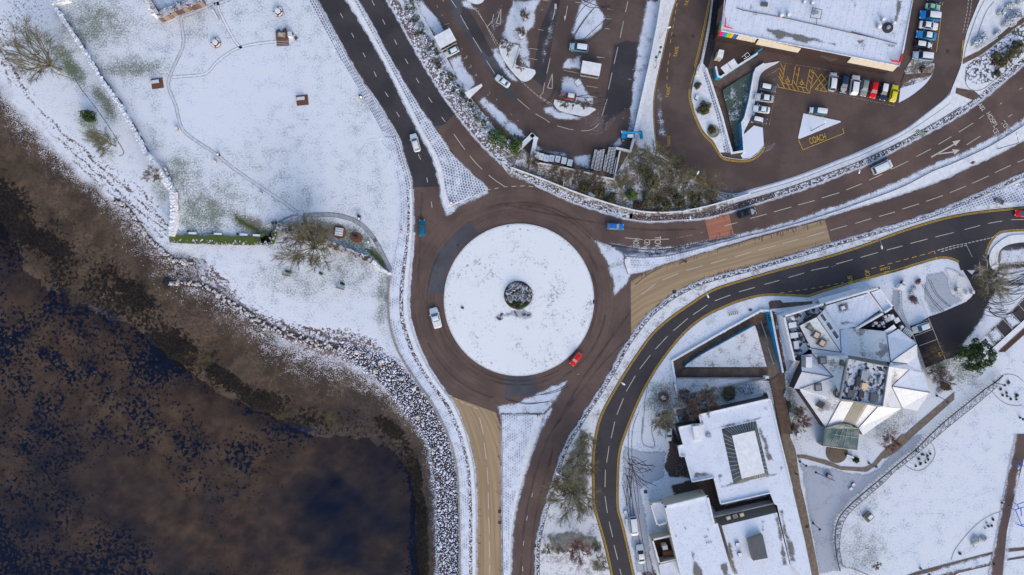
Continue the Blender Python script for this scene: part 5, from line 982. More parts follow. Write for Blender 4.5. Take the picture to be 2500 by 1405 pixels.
for a, b in (((1984, 19), (2007, 25)), ((2007, 25), (2003, 47)), ((2003, 47), (1978, 43)), ((1978, 43), (1984, 19)), ((1994, 47), (1994, 60))): m.tube([P(*a, HS+1), P(*b, HS+1)], .07, 5)
m.build('roof_frame', M['dmetal'], sm); box3(sm, 'roof_unit', 1993, 31, HS, HS+.8, 1.1, .7, 10, M['metal'])
m = MB()
for a, b in (([1798, 20], [1816, 26]), ([1816, 26], [1872, 36]), ([1872, 36], [1930, 47]), ([1930, 47], [2130, 92]), ([2080, 78], [2190, 108])): m.tube([P(*a, HS+.2), P(*b, HS+.2)], .09, 4)
m.build('roof_pipe', M['dmetal'], sm)
def rstain(name, polys, parent, h, mat='rstain'):
    for p in polys: m = MB(); cells(p, 2.5, 5, h, m); m.build(name, M[mat], parent, attrs=dict(e=m.E))
rstain('bare_patch', [cr(zB([(775, 290), (900, 290), (1250, 370), (1400, 420), (1500, 440), (1490, 470), (1380, 440), (1250, 430), (1150, 440), (1020, 390), (900, 400), (800, 330)]), 3), cr(zB([(1690, 400), (1780, 395), (1770, 440), (1710, 450)]), 3), cr(zC([(370, 470), (450, 480), (440, 510), (380, 505)]), 3), zC([(0, 0), (40, 0), (60, 80), (20, 95)]), zC([(480, 0), (560, 0), (490, 240), (440, 260)])], sm, HS+.10)
ent = MB(); ent.prism(col3(zB([(1340, 515), (1425, 525), (1435, 560), (1515, 550), (1505, 600), (1440, 615), (1400, 590), (1335, 565)]), 4.2), 3.9); ent.build('entrance_canopy', M['roofd'], sm)
# ---- flat roofed building with atrium
HB = 4.5
lb = empty('flat_roofed_building', P(1790, 1080), label='snow covered flat roofed building with a large sunken glazed atrium', cat='building')
o2 = zG([(625, 222), (1150, 103), (1312, 760), (1400, 1130), (1460, 1420), (1390, 1420), (1300, 1330), (1200, 890), (1180, 880), (1148, 800), (785, 882), (735, 685), (575, 718), (522, 527), (487, 530), (470, 455), (510, 442), (475, 315), (590, 292), (640, 290)])
at = zG([(790, 325), (1045, 268), (1140, 668), (880, 735)])
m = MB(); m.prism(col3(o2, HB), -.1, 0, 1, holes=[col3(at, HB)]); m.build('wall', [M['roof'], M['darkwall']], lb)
m = MB(); m.prism(col3(o2, HB+.05), HB+.01, 0, 0, holes=[col3(at, HB+.05)]); m.build('roof', M['roof'], lb)
par(lb, o2[:1]+o2[1:3], 2.2, HB, HB+.45, M['walltop'], closed=False); par(lb, o2[9:]+[o2[0]], 2.0, HB, HB+.45, M['walltop'], closed=False)
it = zG([(868, 375), (1035, 337), (1110, 650), (940, 693)])
m = MB(); m.prism(col3(it, HB+1.2), HB-1, 0, 1); m.build('lantern_roof', [M['snow'], M['roofd']], lb)
gm = MB()
A, B = col3(at, HB+.06), [P(x, y, HB+.9) for x, y in it]
for i in range(4): gm.add([A[i], A[(i+1) % 4], B[(i+1) % 4], B[i]], [(0, 1, 2, 3)])
g = gm.build('atrium_glass', glassm('grey_atrium_glass', (.055, .065, .07), (.11, .125, .13)), lb)
bm_ = MB()
for i in range(4):
    for k in range(1, 12):
        s = k/12; bm_.tube([A[i].lerp(A[(i+1) % 4], s)+Vector((0, 0, .08)), B[i].lerp(B[(i+1) % 4], s)+Vector((0, 0, .08))], .05, 4)
bm_.build('glazing_bars', M['wallc'], g)
box3(lb, 'plant_room', 1703, 1057, HB, HB+1.2, 1.9, 3.3, 8, M['wallw'], lid=True)
for x, y, sx, sy in [(1714, 1035, .8, .5), (1730, 1064, 1.0, .8), (1882, 1030, 0, 0)]:
    if sx: box3(lb, 'roof_unit', x, y, HB, HB+.5, sx, sy, 10, M['metal'])
rstain('bare_patch', [zG([(690, 325), (770, 305), (1150, 220), (1155, 235), (770, 325), (700, 340)]), zG([(1050, 290), (1090, 330), (1130, 420), (1150, 500), (1180, 560), (1130, 560), (1100, 440), (1060, 350)]), zG([(780, 740), (1250, 640), (1250, 655), (790, 765)]), zG([(1090, 150), (1130, 150), (1130, 195), (1095, 190)]), zG([(1215, 570), (1250, 600), (1245, 640), (1215, 640)]), zG([(590, 640), (700, 640), (740, 670), (580, 690)]), zG([(670, 360), (720, 345), (715, 400), (665, 395)]), zG([(760, 660), (800, 660), (790, 740), (765, 740)]), zG([(1215, 920), (1250, 910), (1270, 1080), (1330, 1180), (1340, 1300), (1290, 1320), (1255, 1150)])], lb, HB+.09)
# ---- cream hall
HC = 6.5
ch = empty('cream_hall', P(1690, 1320), label='tall cream walled hall with smooth snow roof at the bottom edge', cat='building')
o3 = zG([(378, 900), (688, 826), (735, 1030), (762, 1020), (880, 1430), (500, 1430)])
m = MB(); m.prism(col3(o3, HC), -.1, 0, 1); m.build('wall', [M['snow'], M['wallc']], ch)
m = MB(); m.prism(col3(o3, HC+.05), HC+.01); m.build('roof', M['roof'], ch); par(ch, [o3[5], o3[0], o3[1], o3[2]], 4.5, HC, HC+.5, M['walltop'], closed=False)
rstain('bare_patch', [cr(zG([(560, 1220), (590, 1240), (600, 1290), (640, 1340), (660, 1420), (590, 1420), (570, 1300)]), 3), zG([(780, 1330), (830, 1300), (860, 1420), (800, 1420)])], ch, HC+.09)
for x, y in ((522, 1058), (455, 1117), (668, 1125), (683, 1120), (680, 1165), (695, 1163), (712, 1160), (690, 1068)): m = MB(); m.lathe(P(*zG([(x, y)])[0], HC), [(.12, 0), (.1, .3)], 8); m.build('roof_vent', M['dmetal'], ch)
# annex boxes by the hall
for q, h, lab in ((zG([(270, 882), (352, 872), (392, 1018), (318, 1040)]), 3.0, 'small cream annex with parapet on the west wall of the hall'),):
    a = empty('annex', P(*q[0]), label=lab, cat='building'); m = MB(); m.prism(col3(q, h), -.1, 0, 1); m.build('wall', [M['roof'], M['wallc']], a); par(a, q, 3.5, h, h+.6, M['walltop'])
q = zG([(282, 1145), (418, 1115), (462, 1290), (332, 1320)]); a = empty('service_yard', P(*q[0]), label='open walled service yard with brown tank beside the cream hall', cat='building')
par(a, q, 4, -.1, 3.2, M['wallc'], 'wall'); par(a, q, 4.2, 3.2, 3.3, M['walltop'], 'wall_snow')
m = MB(); m.prism(P2(zG([(290, 1150), (415, 1125), (455, 1285), (335, 1315)]), .06), -.1); m.build('yard_floor', M['soil'], a)
box3(a, 'tank', 1632, 1352, 0, 2.0, 2.6, 1.0, 5, flat('rusty_tank', (.22, .1, .05))); box3(a, 'unit', 1624, 1338, 0, 2.2, 1.2, 1.0, 8, M['wallw'], lid=True); box3(a, 'unit', 1630, 1363, 0, 1.2, 2.0, .7, 5, M['metal'])
q = zG([(330, 1325), (465, 1295), (500, 1430), (350, 1430)]); a = empty('annex', P(*q[0]), label='low snow roofed annex below the walled service yard', cat='building'); m = MB(); m.prism(col3(q, 3.0), -.1, 0, 1); m.build('wall', [M['roof'], M['wallc']], a); par(a, q, 2, 3, 3.3, M['walltop'])
# ---- building with sloped brown edge
b4 = empty('dark_edged_building', P(1830, 1320), label='flat snowy roof edged in brown with a grey lantern and three skylights', cat='building')
H4 = 5.0
o4 = zG([(792, 1040), (1200, 942), (1300, 1350), (1320, 1430), (905, 1430)])
m = MB(); m.prism(col3(o4, H4), -.1, 0, 1); m.build('wall', [M['roof'], M['wallw']], b4); m = MB(); m.prism(col3(o4, H4+.05), H4+.01); m.build('roof', M['roof'], b4)
s4 = zG([(735, 982), (1182, 880)]); f4 = [((*s4[0], 3.6), (*s4[1], 3.6), (*o4[1], H4+.1), (*o4[0], H4+.1))]
roofpart(b4, [(list(f4[0]), 0)], [M['roofd']], 'eaves_roof'); w_ = MB(); p, q = P(*s4[0], 3.6), P(*s4[1], 3.6); w_.add([p, q, (q.x, q.y, 0), (p.x, p.y, 0)], [(0, 1, 2, 3)]); w_.build('eaves_wall', M['wallw'], b4)
ribbon('gutter', off(s4, -3), off(s4, 0), 3.7, M['wallc'], parent=b4, cross=1)
for x, y, c in ((843, 985, 'glassw'), (893, 972, 'tealglass'), (942, 962, 'glassw')): xx, yy_ = zG([(x, y)])[0]; k = box3(b4, 'skylight', xx, yy_, 4.1, 4.6, 1.0, .8, 20, M['wallc']); box3(k, 'glass', xx, yy_, 4.6, 4.63, .75, .55, 20, M[c])
k = MB(); bb_ = zG([(970, 1130), (1090, 1105), (1130, 1280), (1005, 1300)]); tt = zG([(988, 1150), (1095, 1108), (1132, 1278), (1025, 1298)])
k.prism(col3(tt, H4+1.5), H4, 0, 1); k.build('lantern', [M['roofg'], flat('lantern_side', (.22, .2, .16))], b4)
for x, y in ((910, 1178), (927, 1252)): xx, yy_ = zG([(x, y)])[0]; u_ = box3(b4, 'roof_unit', xx, yy_, H4, H4+.5, .9, .8, 8, M['dmetal'], lid=True)
rstain('bare_patch', [zG([(820, 1140), (860, 1160), (915, 1400), (870, 1400), (840, 1250)]), zG([(1180, 950), (1215, 970), (1290, 1340), (1240, 1330), (1215, 1150)]), zG([(1080, 980), (1110, 1000), (1105, 1085), (1085, 1080)])], b4, H4+.09)
# ---- visitor building: many roof planes
vb = empty('visitor_building', P(2100, 930), label='big many-faceted snowy building with radiating pitched roofs and glass entrance', cat='building')
def E(x, y, h): a, b = zE([(x, y)])[0]; return (round(a, 2), round(b, 2), h)
Cn = dict(a=E(612, 628, 8.5), b=E(925, 690, 8.5), c=E(880, 997, 8.5), d=E(552, 942, 8.5))
F_ = []
def face(pts, mi=0): F_.append(([Cn[p] if isinstance(p, str) else E(*p) for p in pts], mi))
g1 = [(230, 370, 3.5), (365, 302, 6), (555, 578, 6), (320, 545, 3.5)]
face(g1, 1); face([(365, 302, 6), (425, 240, 3.5), (545, 405, 3.5), (555, 578, 6)], 0)
face([(545, 405, 3.5), (600, 388, 3.5), (605, 600, 6.2), (555, 578, 6)], 2); face([(600, 388, 3.5), (690, 392, 3.5), (890, 412, 3.5), (912, 445, 3.8), (935, 655, 6.5), (905, 650, 6.5), (605, 600, 6.2)], 1)
face([(605, 600, 6.2), (905, 650, 6.5), 'b', 'a'], 3)
face([(912, 445, 3.8), (1000, 395, 3.0), (1145, 510, 3.0), (940, 652, 6.5)], 2); face([(940, 652, 6.5), (1145, 510, 3.0), (1150, 605, 3.0), (1068, 668, 4.2)], 0)
face([(940, 652, 6.5), (1068, 668, 4.2), (1085, 712, 4.4), (948, 842, 6.2), 'b'], 1)
face([(1068, 668, 4.2), (1150, 605, 3.0), (1185, 730, 3.0), (1085, 712, 4.4)], 2)
face([(1085, 712, 4.4), (1200, 738, 3.0), (1245, 890, 3.0), (948, 842, 6.2)], 2); face([(948, 842, 6.2), (1245, 890, 3.0), (1150, 1032, 3.0), (1030, 1012, 3.6)], 0)
face(['b', (948, 842, 6.2), (1030, 1012, 3.6), (890, 1000, 5.5), 'c'], 1)
face([(890, 1000, 5.5), (1030, 1012, 3.6), (725, 1222, 3.2), (690, 1165, 3.6), (838, 1003, 5.5)], 0); face([(762, 985, 6), (838, 1003, 5.5), (690, 1165, 3.6), (660, 1150, 3.6)], 1)
face(['c', (890, 1000, 5.5), (838, 1003, 5.5), (762, 985, 6), (650, 965, 6), (550, 958, 5.8), 'd'], 3)
face([(550, 958, 5.8), (650, 965, 6), (560, 1130, 3.8), (520, 1165, 3.6), (435, 1165, 3.2)], 0)
face([(650, 965, 6), (762, 985, 6), (660, 1150, 3.7), (560, 1130, 3.8)], 4)
face([(232, 862, 3.4), (492, 768, 5.6), (550, 958, 5.8), (435, 1165, 3.2), (240, 885, 3.2)], 1)
face([(185, 858, 3.0), (248, 728, 3.8), (492, 768, 5.6), (232, 862, 3.4)], 0); face([(242, 600, 3.4), (330, 590, 3.6), (492, 768, 5.6), (248, 728, 3.8)], 2)
face([(320, 545, 3.5), (555, 578, 6), (605, 600, 6.2), 'a', 'd', (550, 958, 5.8), (492, 768, 5.6), (330, 590, 3.6)], 1)
M['rooflit'] = roofm('sunlit_snow_pitch', .5, 30, thr=.22, tint=(.78, .79, .82)); M['roofshade'] = roofm('shaded_snow_pitch', .5, 60, thr=.20)  # sun and shade tinted into the snow: whiter lit pitches, bluer shaded ones
RM = [M['rooflit'], M['roofp'], M['roofshade'], flat('bare_lead', (.16, .155, .14), .6), glassm('entrance_rooflight', (.16, .15, .12), (.25, .24, .2))]
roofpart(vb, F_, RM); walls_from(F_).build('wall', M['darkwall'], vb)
cen = [Cn[k] for k in 'abcd']
m = MB(); m.prism([P(x, y, 9.2) for x, y, h in cen], 6.0, 0, 1); m.build('plant_deck', [M['plant'], M['roofg']], vb); par(vb, [(x, y) for x, y, h in cen], 1.5, 9.2, 9.9, M['metal'])
for x, y, sx, sy, c in ((743, 750, 1.6, 1.7, 'metal'), (740, 842, 1.3, 1.4, 'glassw'), (635, 900, 1.6, 1.7, 'roofg'), (815, 930, 1.8, 1.9, 'roofg'), (715, 905, 1.2, 1.5, 'dmetal'), (690, 800, .9, 2.0, 'dmetal'), (790, 790, .8, .8, 'metal'), (860, 800, .6, 1.6, 'metal'), (850, 890, .6, .6, 'metal'), (600, 770, .5, 1.8, 'metal'), (600, 870, .5, 1.2, 'metal')): xx, yy_ = zE([(x, y)])[0]; box3(vb, 'roof_unit', xx, yy_, 9.2, 10.0, sx, sy, -9, M[c])
for x, y, h, s, an, c in ((320, 377, 4.5, 1.6, -30, 'skyg'), (365, 443, 4.9, 1.5, -30, 'glassw'), (410, 505, 5.2, 1.5, -30, 'glassw'), (415, 640, 5.2, 1.6, 5, 'glassg'), (378, 850, 4.6, 1.6, 5, 'glassg'), (400, 988, 4.4, 1.4, -30, 'dmetal'), (570, 658, 7.4, 1.2, 0, 'skyg'), (530, 898, 7.0, 1.1, 0, 'wallc')): xx, yy_ = zE([(x, y)])[0]; k = box3(vb, 'skylight', xx, yy_, h-1, h+.35, s, s*1.05, an, M['roofd']); box3(k, 'glass', xx, yy_, h+.35, h+.38, s*.75, s*.8, an, M[c])
for x, y, h in ((415, 308, 5.0), (465, 375, 5.0), (512, 442, 5.0)): xx, yy_ = zE([(x, y)])[0]; box3(vb, 'skylight', xx, yy_, h-.8, h+.2, .8, 1.7, 32, M['roofg'])
xx, yy_ = zE([(303, 655)])[0]; box3(vb, 'air_unit', xx, yy_, 3, 6.0, 1.5, 2.6, 0, M['metal'], lid=True)
for (x1, y1, h1, x2, y2, h2) in ((365, 302, 6, 555, 578, 6), (545, 405, 3.5, 555, 578, 6), (912, 445, 3.8, 940, 652, 6.5), (940, 652, 6.5, 1145, 510, 3), (940, 652, 6.5, 1068, 668, 4.2), (948, 842, 6.2, 1085, 712, 4.4), (948, 842, 6.2, 1245, 890, 3), (948, 842, 6.2, 1030, 1012, 3.6), (492, 768, 5.6, 232, 862, 3.4), (492, 768, 5.6, 330, 590, 3.6), (320, 545, 3.5, 555, 578, 6), (890, 1000, 5.5, 1030, 1012, 3.6), (248, 728, 3.8, 492, 768, 5.6), (435, 1165, 3.2, 550, 958, 5.8), (690, 1165, 3.6, 838, 1003, 5.5)):
    m = MB(); m.tube([P(*E(x1, y1, h1+.06)), P(*E(x2, y2, h2+.06))], .09, 5); m.build('ridge', M['roofg'], vb)
# flat wing with parapet, plant yard
fw = [E(440, 215, 4)[:2], E(770, 118, 4)[:2], E(862, 242, 4)[:2], E(668, 378, 4)[:2], E(540, 400, 4)[:2], E(430, 240, 4)[:2]]
m = MB(); m.prism(col3(fw, 3.6), -.1, 0, 1); m.build('flat_wing', [M['roofm'], M['wallw']], vb)
oo = [E(190, 636, 4)[:2], E(110, 298, 4)[:2], E(425, 200, 4)[:2], E(850, 76, 4)[:2], E(958, 226, 4)[:2], E(888, 272, 4)[:2], E(680, 392, 4)[:2]]
par(vb, oo, 4.2, -.1, 4.2, M['walltop'], 'perimeter_wall', closed=False); par(vb, [E(770, 112, 4)[:2], E(880, 262, 4)[:2]], 3.5, -.1, 4.0, M['wallw'], 'parapet', closed=False)
m = MB(); m.prism(col3([E(790, 110, 3)[:2], E(848, 90, 3)[:2], E(945, 222, 3)[:2], E(890, 258, 3)[:2]], 3.6), -.1, 0, 1); m.build('flat_wing', [M['roof'], M['wallw']], vb)
m = MB(); m.prism(col3([E(120, 300, 3)[:2], E(425, 205, 3)[:2], E(365, 300, 3)[:2], E(232, 372, 3)[:2], E(320, 548, 3)[:2], E(240, 600, 3)[:2], E(195, 620, 3)[:2]], 2.4), -.1, 0, 1); m.build('plant_yard', [M['plant'], M['wallw']], vb)
m = MB(); m.prism(col3([E(690, 388, 1)[:2], E(890, 272, 1)[:2], E(960, 230, 1)[:2], E(1010, 300, 1)[:2], E(1130, 480, 1)[:2], E(1100, 470, 1)[:2], E(1000, 392, 1)[:2], E(890, 412, 1)[:2]], .8), -.1, 0, 1); m.build('plant_yard', [M['black'], M['dmetal']], vb)
for x, y, sx, sy, an in ((175, 365, 1.9, 1.3, 8), (188, 445, 1.9, 1.3, 8), (205, 520, 1.2, 1.9, 8)): xx, yy_ = zE([(x, y)])[0]; box3(vb, 'air_unit', xx, yy_, 2.4, 3.6, sx, sy, an, M['metal'], lid=True)
rnd = random.Random(8)
for i in range(26): x, y = rnd.uniform(150, 320), rnd.uniform(300, 600); xx, yy_ = zE([(x, y)])[0]; sdv = sdist(np.array([xx]), np.array([yy_]), [E(*p, 3)[:2] for p in ((120, 300), (425, 205), (365, 300), (232, 372), (320, 548), (240, 600), (195, 620))])[0]; sdv > 2 and box3(vb, 'plant_pipe', xx, yy_, 2.4, 2.4+rnd.uniform(.3, .8), rnd.uniform(.3, 1.0), rnd.uniform(.15, .6), 8, M[rnd.choice(['metal', 'dmetal', 'metal'])])
for x, y, s in ((165, 310, .9), (175, 320, .5), (358, 272, .8), (385, 258, .6), (290, 510, .5), (312, 512, .7), (300, 545, .4)): xx, yy_ = zE([(x, y)])[0]; m = MB(); m.lathe(P(xx, yy_, 2.4), [(s*.5, 0), (s*.5, 1.0), (s*.3, 1.2)], 12); m.build('tank', M['wallw'], vb)
for i, (x, y, s, an) in enumerate([(950, 305, 1.3, 30), (990, 328, 1.3, 30), (915, 325, 1.1, 20), (880, 352, .9, 30), (825, 350, .8, 0), (850, 370, .7, 10), (1030, 380, .8, 40), (930, 290, .6, 0), (900, 300, .6, 20), (805, 370, .5, 0), (890, 378, .5, 0), (1020, 400, .5, 0)]): xx, yy_ = zE([(x, y)])[0]; box3(vb, 'yard_unit', xx, yy_, .8, 1.9, s, s*.9, an, M['metal'], lid=True)
m = MB()
for i in range(6): xx, yy_ = zE([(1048+i*11, 402+i*8)])[0]; c = P(xx, yy_, 1.4); m.box((c.x, c.y, 1.3), (.22, 1.4, .25), R(-35))
m.build('yard_steps', M['walltop'], vb)
m = MB(); m.poly3([P(*E(885, 415, 3.4)), P(*E(965, 360, 3.4)), P(*E(985, 385, 3.1)), P(*E(915, 445, 3.1))]); m.build('lean_to_roof', M['roofshade'], vb)
xx, yy_ = zE([(570, 230)])[0]; box3(vb, 'roof_unit', xx, yy_, 3.6, 4.4, .9, .8, 20, M['metal'], lid=True); rstain('bare_patch', [cr(zE([(510, 200), (600, 190), (620, 250), (540, 275)]), 3), zE([(530, 340), (690, 330), (690, 345), (560, 370)])], vb, 3.7)
# glass entrance canopy
gl_ = [(520, 1140, 4.2), (560, 1130, 4.3), (640, 1160, 4.4), (700, 1172, 4.0), (680, 1340, 3.2), (410, 1305, 3.2), (430, 1168, 3.6)]
m = MB(); m.poly3([P(*E(x, y, h+.1)) for x, y, h in gl_]); g = m.build('entrance_glass_roof', M['tealglass'], vb)
m = MB()
for s in (.2, .4, .6, .8): m.tube([P(*E(520+150*s, 1140+30*s, 4.35)), P(*E(410+270*s, 1305+35*s, 3.35))], .05, 4)
m.tube([P(*E(490, 1215, 3.9)), P(*E(690, 1245, 3.8))], .05, 4); m.tube([P(*E(410, 1305, 3.3)), P(*E(680, 1340, 3.3))], .1, 4); m.build('glazing_bars', M['metal'], g)
m = MB(); e_ = [P(*E(410, 1305, 3.2)), P(*E(680, 1340, 3.2))]; m.add([e_[0], e_[1], (e_[1].x, e_[1].y, 0), (e_[0].x, e_[0].y, 0)], [(0, 1, 2, 3)]); m.build('entrance_glass', M['glass'], vb)
m = MB()
for k in range(1, 9): s = k/9; a_, b_ = E(650+105*s, 965+20*s, 6.1), E(560+95*s, 1130+20*s, 3.85); m.tube([P(*a_), P(*b_)], .04, 4)
m.build('glazing_bars', M['wallc'], vb)
m = MB(); c = P(*zE([(520, 1355)])[0], 0); m.lathe((c.x, c.y, .02), [(2.7, 0), (2.6, .12), (1.9, .13), (1.85, .2), (.1, .21)], 28); tag(m.build('round_doormat', M['mudc']), 'round brown paved step in front of the glass entrance', 'step')
# ---- service staircase between underpass and visitor building
st = empty('fire_escape', P(1938, 908), label='open metal fire escape stair beside the visitor building wall', cat='stairs')
for i in range(10): xx, yy_ = zU([(600-i*12, 860+i*22)])[0]; c = P(xx, yy_, 3-.25*i); m = MB(); m.box(tuple(c), (1.3, .22, .05), R(-20)); m.build('tread', M['walltop'], st)
m = MB(); m.tube([P(*zU([(650, 850)])[0], 4), P(*zU([(555, 1060)])[0], 1.4)], .05, 5); m.tube([P(*zU([(560, 850)])[0], 4), P(*zU([(475, 1050)])[0], 1.4)], .05, 5); m.build('handrail', M['metal'], st)
# ---- bus shelter
bs = empty('bus_shelter', P(2050, 730), label='long bus shelter with white snow roof beside the bus stop', cat='bus shelter')
q = zE([(378, 160), (690, 75), (708, 108), (390, 200)]); m = MB(); m.prism(col3(q, 2.8), 2.6); m.build('shelter_roof', M['snow'], bs)
q = zE([(385, 192), (700, 105)]); m = MB(); p, r_ = P(*q[0], 2.6), P(*q[1], 2.6); m.add([p, r_, (r_.x, r_.y, 0), (p.x, p.y, 0)], [(0, 1, 2, 3)]); m.build('glass_panel', M['glass'], bs)
for k in range(5):
    c = p.lerp(r_, k/4); m = MB(); m.tube([(c.x, c.y, 0), (c.x, c.y, 2.6)], .05, 6); m.build('post', M['metal'], bs)
# ---- trolley shelters and kiosk
def shelter(cx, cy, sx, sy, ang, label):
    e = empty('trolley_shelter', P(cx, cy, 0), R(ang), label, 'shelter', 'trolley shelters in the car park')
    LOC[0] = True; m = MB(); m.box((0, 0, 2.4), (sx, sy, .14)); m.build('shelter_roof', M['snow'], e)
    m = MB(); m.box((0, -sy/2-.05, 2.25), (sx, .12, .2)); m.build('gutter', M['metal'], e)
    for i in range(5):
        x = -sx/2+.1+(sx-.2)*i/4; m = MB(); m.tube([(x, -sy/2+.1, 0), (x, -sy/2+.1, 2.3)], .05, 6); m.build('post', M['metal'], e)
    m = MB(); m.box((0, sy/2-.05, 1.2), (sx, .05, 2.0)); m.build('back_panel', M['glass'], e)
    m = MB(); m.box((0, -sy/2-.25, .9), (sx*.96, .06, .9)); m.build('front_rail', M['metal'], e)
    LOC[0] = False; return e
c = P(1086, 94, 2.4); shelter(1250+c.x*10, 702.5-c.y*10, 4.4, 3.2, 28, 'white roofed trolley shelter against the hedge next to the silver car')
c = P(1443, 167, 2.4); shelter(1250+c.x*10, 702.5-c.y*10, 4.6, 2.9, -10, 'white roofed trolley shelter in the middle of the car park')
kk = empty('kiosk', P(1766, 126), label='small pinkish roofed kiosk on the snowy corner by the ramp', cat='kiosk'); q = zB([(315, 500), (365, 510), (350, 590), (290, 575)]); m = MB(); m.prism(col3(q, 2.6), 0, 0, 1); m.build('booth', [M['walltop'], M['wallc']], kk); m = MB(); m.lathe(P(*zB([(305, 575)])[0]), [(1.2, .03), (1.2, .12), (.9, .14)], 20); m.build('base_ring', M['dmetal'], kk)
kk = empty('shelter', P(1780, 165), label='white double roofed shelter beside the underpass stairs', cat='shelter'); q = zB([(328, 685), (462, 592), (502, 655), (375, 742)]); m = MB(); m.prism(col3(q, 2.8), 2.6, 0, 1); m.build('shelter_roof', [M['snow'], M['metal']], kk)
for p in q: m = MB(); m.tube([P(*p, 0), tuple(P(*p, 2.6))], .06, 6); m.build('post', M['metal'], kk)
m = MB(); m.tube([P(*zB([(395, 640)])[0], 2.84), P(*zB([(438, 700)])[0], 2.84)], .05, 4); m.build('roof_seam', M['dmetal'], kk)
# ---- underpasses: floors, stairs, retaining walls
def floor(name, pts, mat): m = MB(); m.poly3([P(*p) for p in pts]); return tag(m.build(name, mat), kind='structure')
def zb(x, y, h): return (*zB([(x, y)])[0], h)
floor('underpass_path', [zb(180, 695, -1.2), zb(270, 690, -1.2), zb(225, 860, -2.4), zb(340, 905, -2.3), zb(440, 1230, -2.7), (1790, 335, -3.1), (1797, 369, -3.4), (1786, 373, -3.4), (1772, 335, -3.1), zb(230, 830, -2.3)], M['pathb'])
floor('underpass_path', [zb(225, 790, -1.8), zb(400, 735, -1.2), zb(735, 520, -.05), zb(775, 640, -.05), zb(690, 685, -.4), zb(345, 912, -2.0), zb(235, 850, -2.2)], M['pathb'])
floor('grass_slope', [zb(348, 912, -1.4), zb(668, 705, -.3), zb(640, 900, -.4), zb(575, 1180, -.6), (1812, 335, -1.6), (1812, 366, -2.4), (1797, 366, -3.0), (1791, 335, -2.6)], groundcover('green_bank', .60, (.02, .07, .06), (.09, .12, .10)))
stp = MB()
for i in range(9): a = zb(205-i*0+i*3, 705+i*13, -1.2-i*.12); b = zb(275+i*3, 690+i*13, -1.2-i*.12); stp.tube([P(*a), P(*b)], .06, 4)
tag(stp.build('underpass_stairs', M['dmetal']), 'dark steps dropping into the ramp near the white shelter', 'stairs')
def rwall(name, pts, w, z0, z1, mats, label):
    e = empty(name, P(*pts[0]), label=label, cat='wall'); L = pts; m = MB(); t_ = MB()
    for i in range(len(L)-1):
        p, q = P(*L[i], z1), P(*L[i+1], z1); d = q-p; d.z = 0; d.normalize(); s = Vector((-d.y, d.x, 0))*w/2; ee = d*w/2
        m.prism([p-s-ee, q-s+ee, q+s+ee, p+s-ee], z0+i*.003); s = s*1.12; t_.prism([p+Vector((0, 0, .08+i*.002))-s-ee, q+Vector((0, 0, .08+i*.002))-s+ee, q+Vector((0, 0, .08+i*.002))+s+ee, p+Vector((0, 0, .08+i*.002))+s-ee], z1+.004+i*.002)
    m.build('wall_face', mats[0], e); t_.build('coping', mats[1], e); return e
rwall('retaining_wall', zB([(182, 695), (235, 850), (300, 1050), (345, 1190), (400, 1400)])+[(1787, 374)], .45, -3.6, .5, [M['wallw'], M['walltop']], 'long white coped wall on the west side of the north underpass ramp')
rwall('retaining_wall', [(1787, 374), (1818, 369)], .4, -3.6, .5, [M['wallw'], M['walltop']], 'short white wall closing the south end of the north underpass')
rwall('retaining_wall', zB([(695, 545), (480, 680), (330, 780), (300, 770), (280, 680)]), .4, -3.0, .6, [M['blue'], M['walltop']], 'angled blue and white wall wrapping the shelter above the ramp')
rwall('retaining_wall', zB([(760, 648), (690, 692), (668, 740), (620, 1010), (575, 1190)])+[(1812, 300), (1817, 366)], .4, -3.4, .5, [M['blue'], M['walltop']], 'white topped wall between the silver parked cars and the snowy slope')
e = empty('wall_windows', P(1812, 330), label='three dark windows in the blue underpass wall at the south end of the slope', cat='window'); w_ = MB()
for k in range(3): c = Vector(P(1809.5, 343+k*6, -1)); w_.box((c.x, c.y, -.6+.02*k), (.5, .35, .5), 0)
w_.build('dark_window', M['dmetal'], e)
# south underpass
def zf(x, y, h): return (*zF([(x, y)])[0], h)
floor('underpass_path', [zf(560, 710, -1.2), zf(1340, 268, -2.6), zf(1395, 238, -2.9), zf(1440, 240, -2.9), zf(1470, 380, -2.8), zf(1340, 370, -2.5), zf(660, 745, -1.5), zf(680, 790, -1.4), zf(590, 850, -1.3)], M['pathb'])
floor('underpass_path', [zf(590, 850, -1.0), zf(680, 780, -1.0), zf(1450, 770, -.25), zf(1470, 890, -.15), zf(1450, 868, -.15), zf(595, 872, -1.0)], M['pathb'])
floor('underpass_path', [zf(1340, 372, -2.4), zf(1480, 370, -2.4), zf(1510, 560, -1.6), zf(1560, 720, -.4), zf(1610, 850, -.1), zf(1470, 890, -.1), zf(1455, 770, -.3), zf(1400, 560, -1.6)], M['patht'])
m = MB(); m.prism([P(*zf(1335, 372, -.35)), P(*zf(1352, 400, -.35)), P(*zf(1452, 768, -.35)), P(*zf(672, 768, -.35)), P(*zf(690, 742, -.35)), P(*zf(820, 655, -.35))], -3.4, 0, 1); tag(m.build('lawn', [M['lawnsnow'], M['blue']]), kind='structure')
m = MB(); m.poly3([P(*zf(595, 874, 0)), P(*zf(1440, 876, 0)), P(*zf(1440, 890, 0)), P(*zf(600, 1035, 0))]); tag(m.build('lawn', M['lawnsnow']), kind='structure')
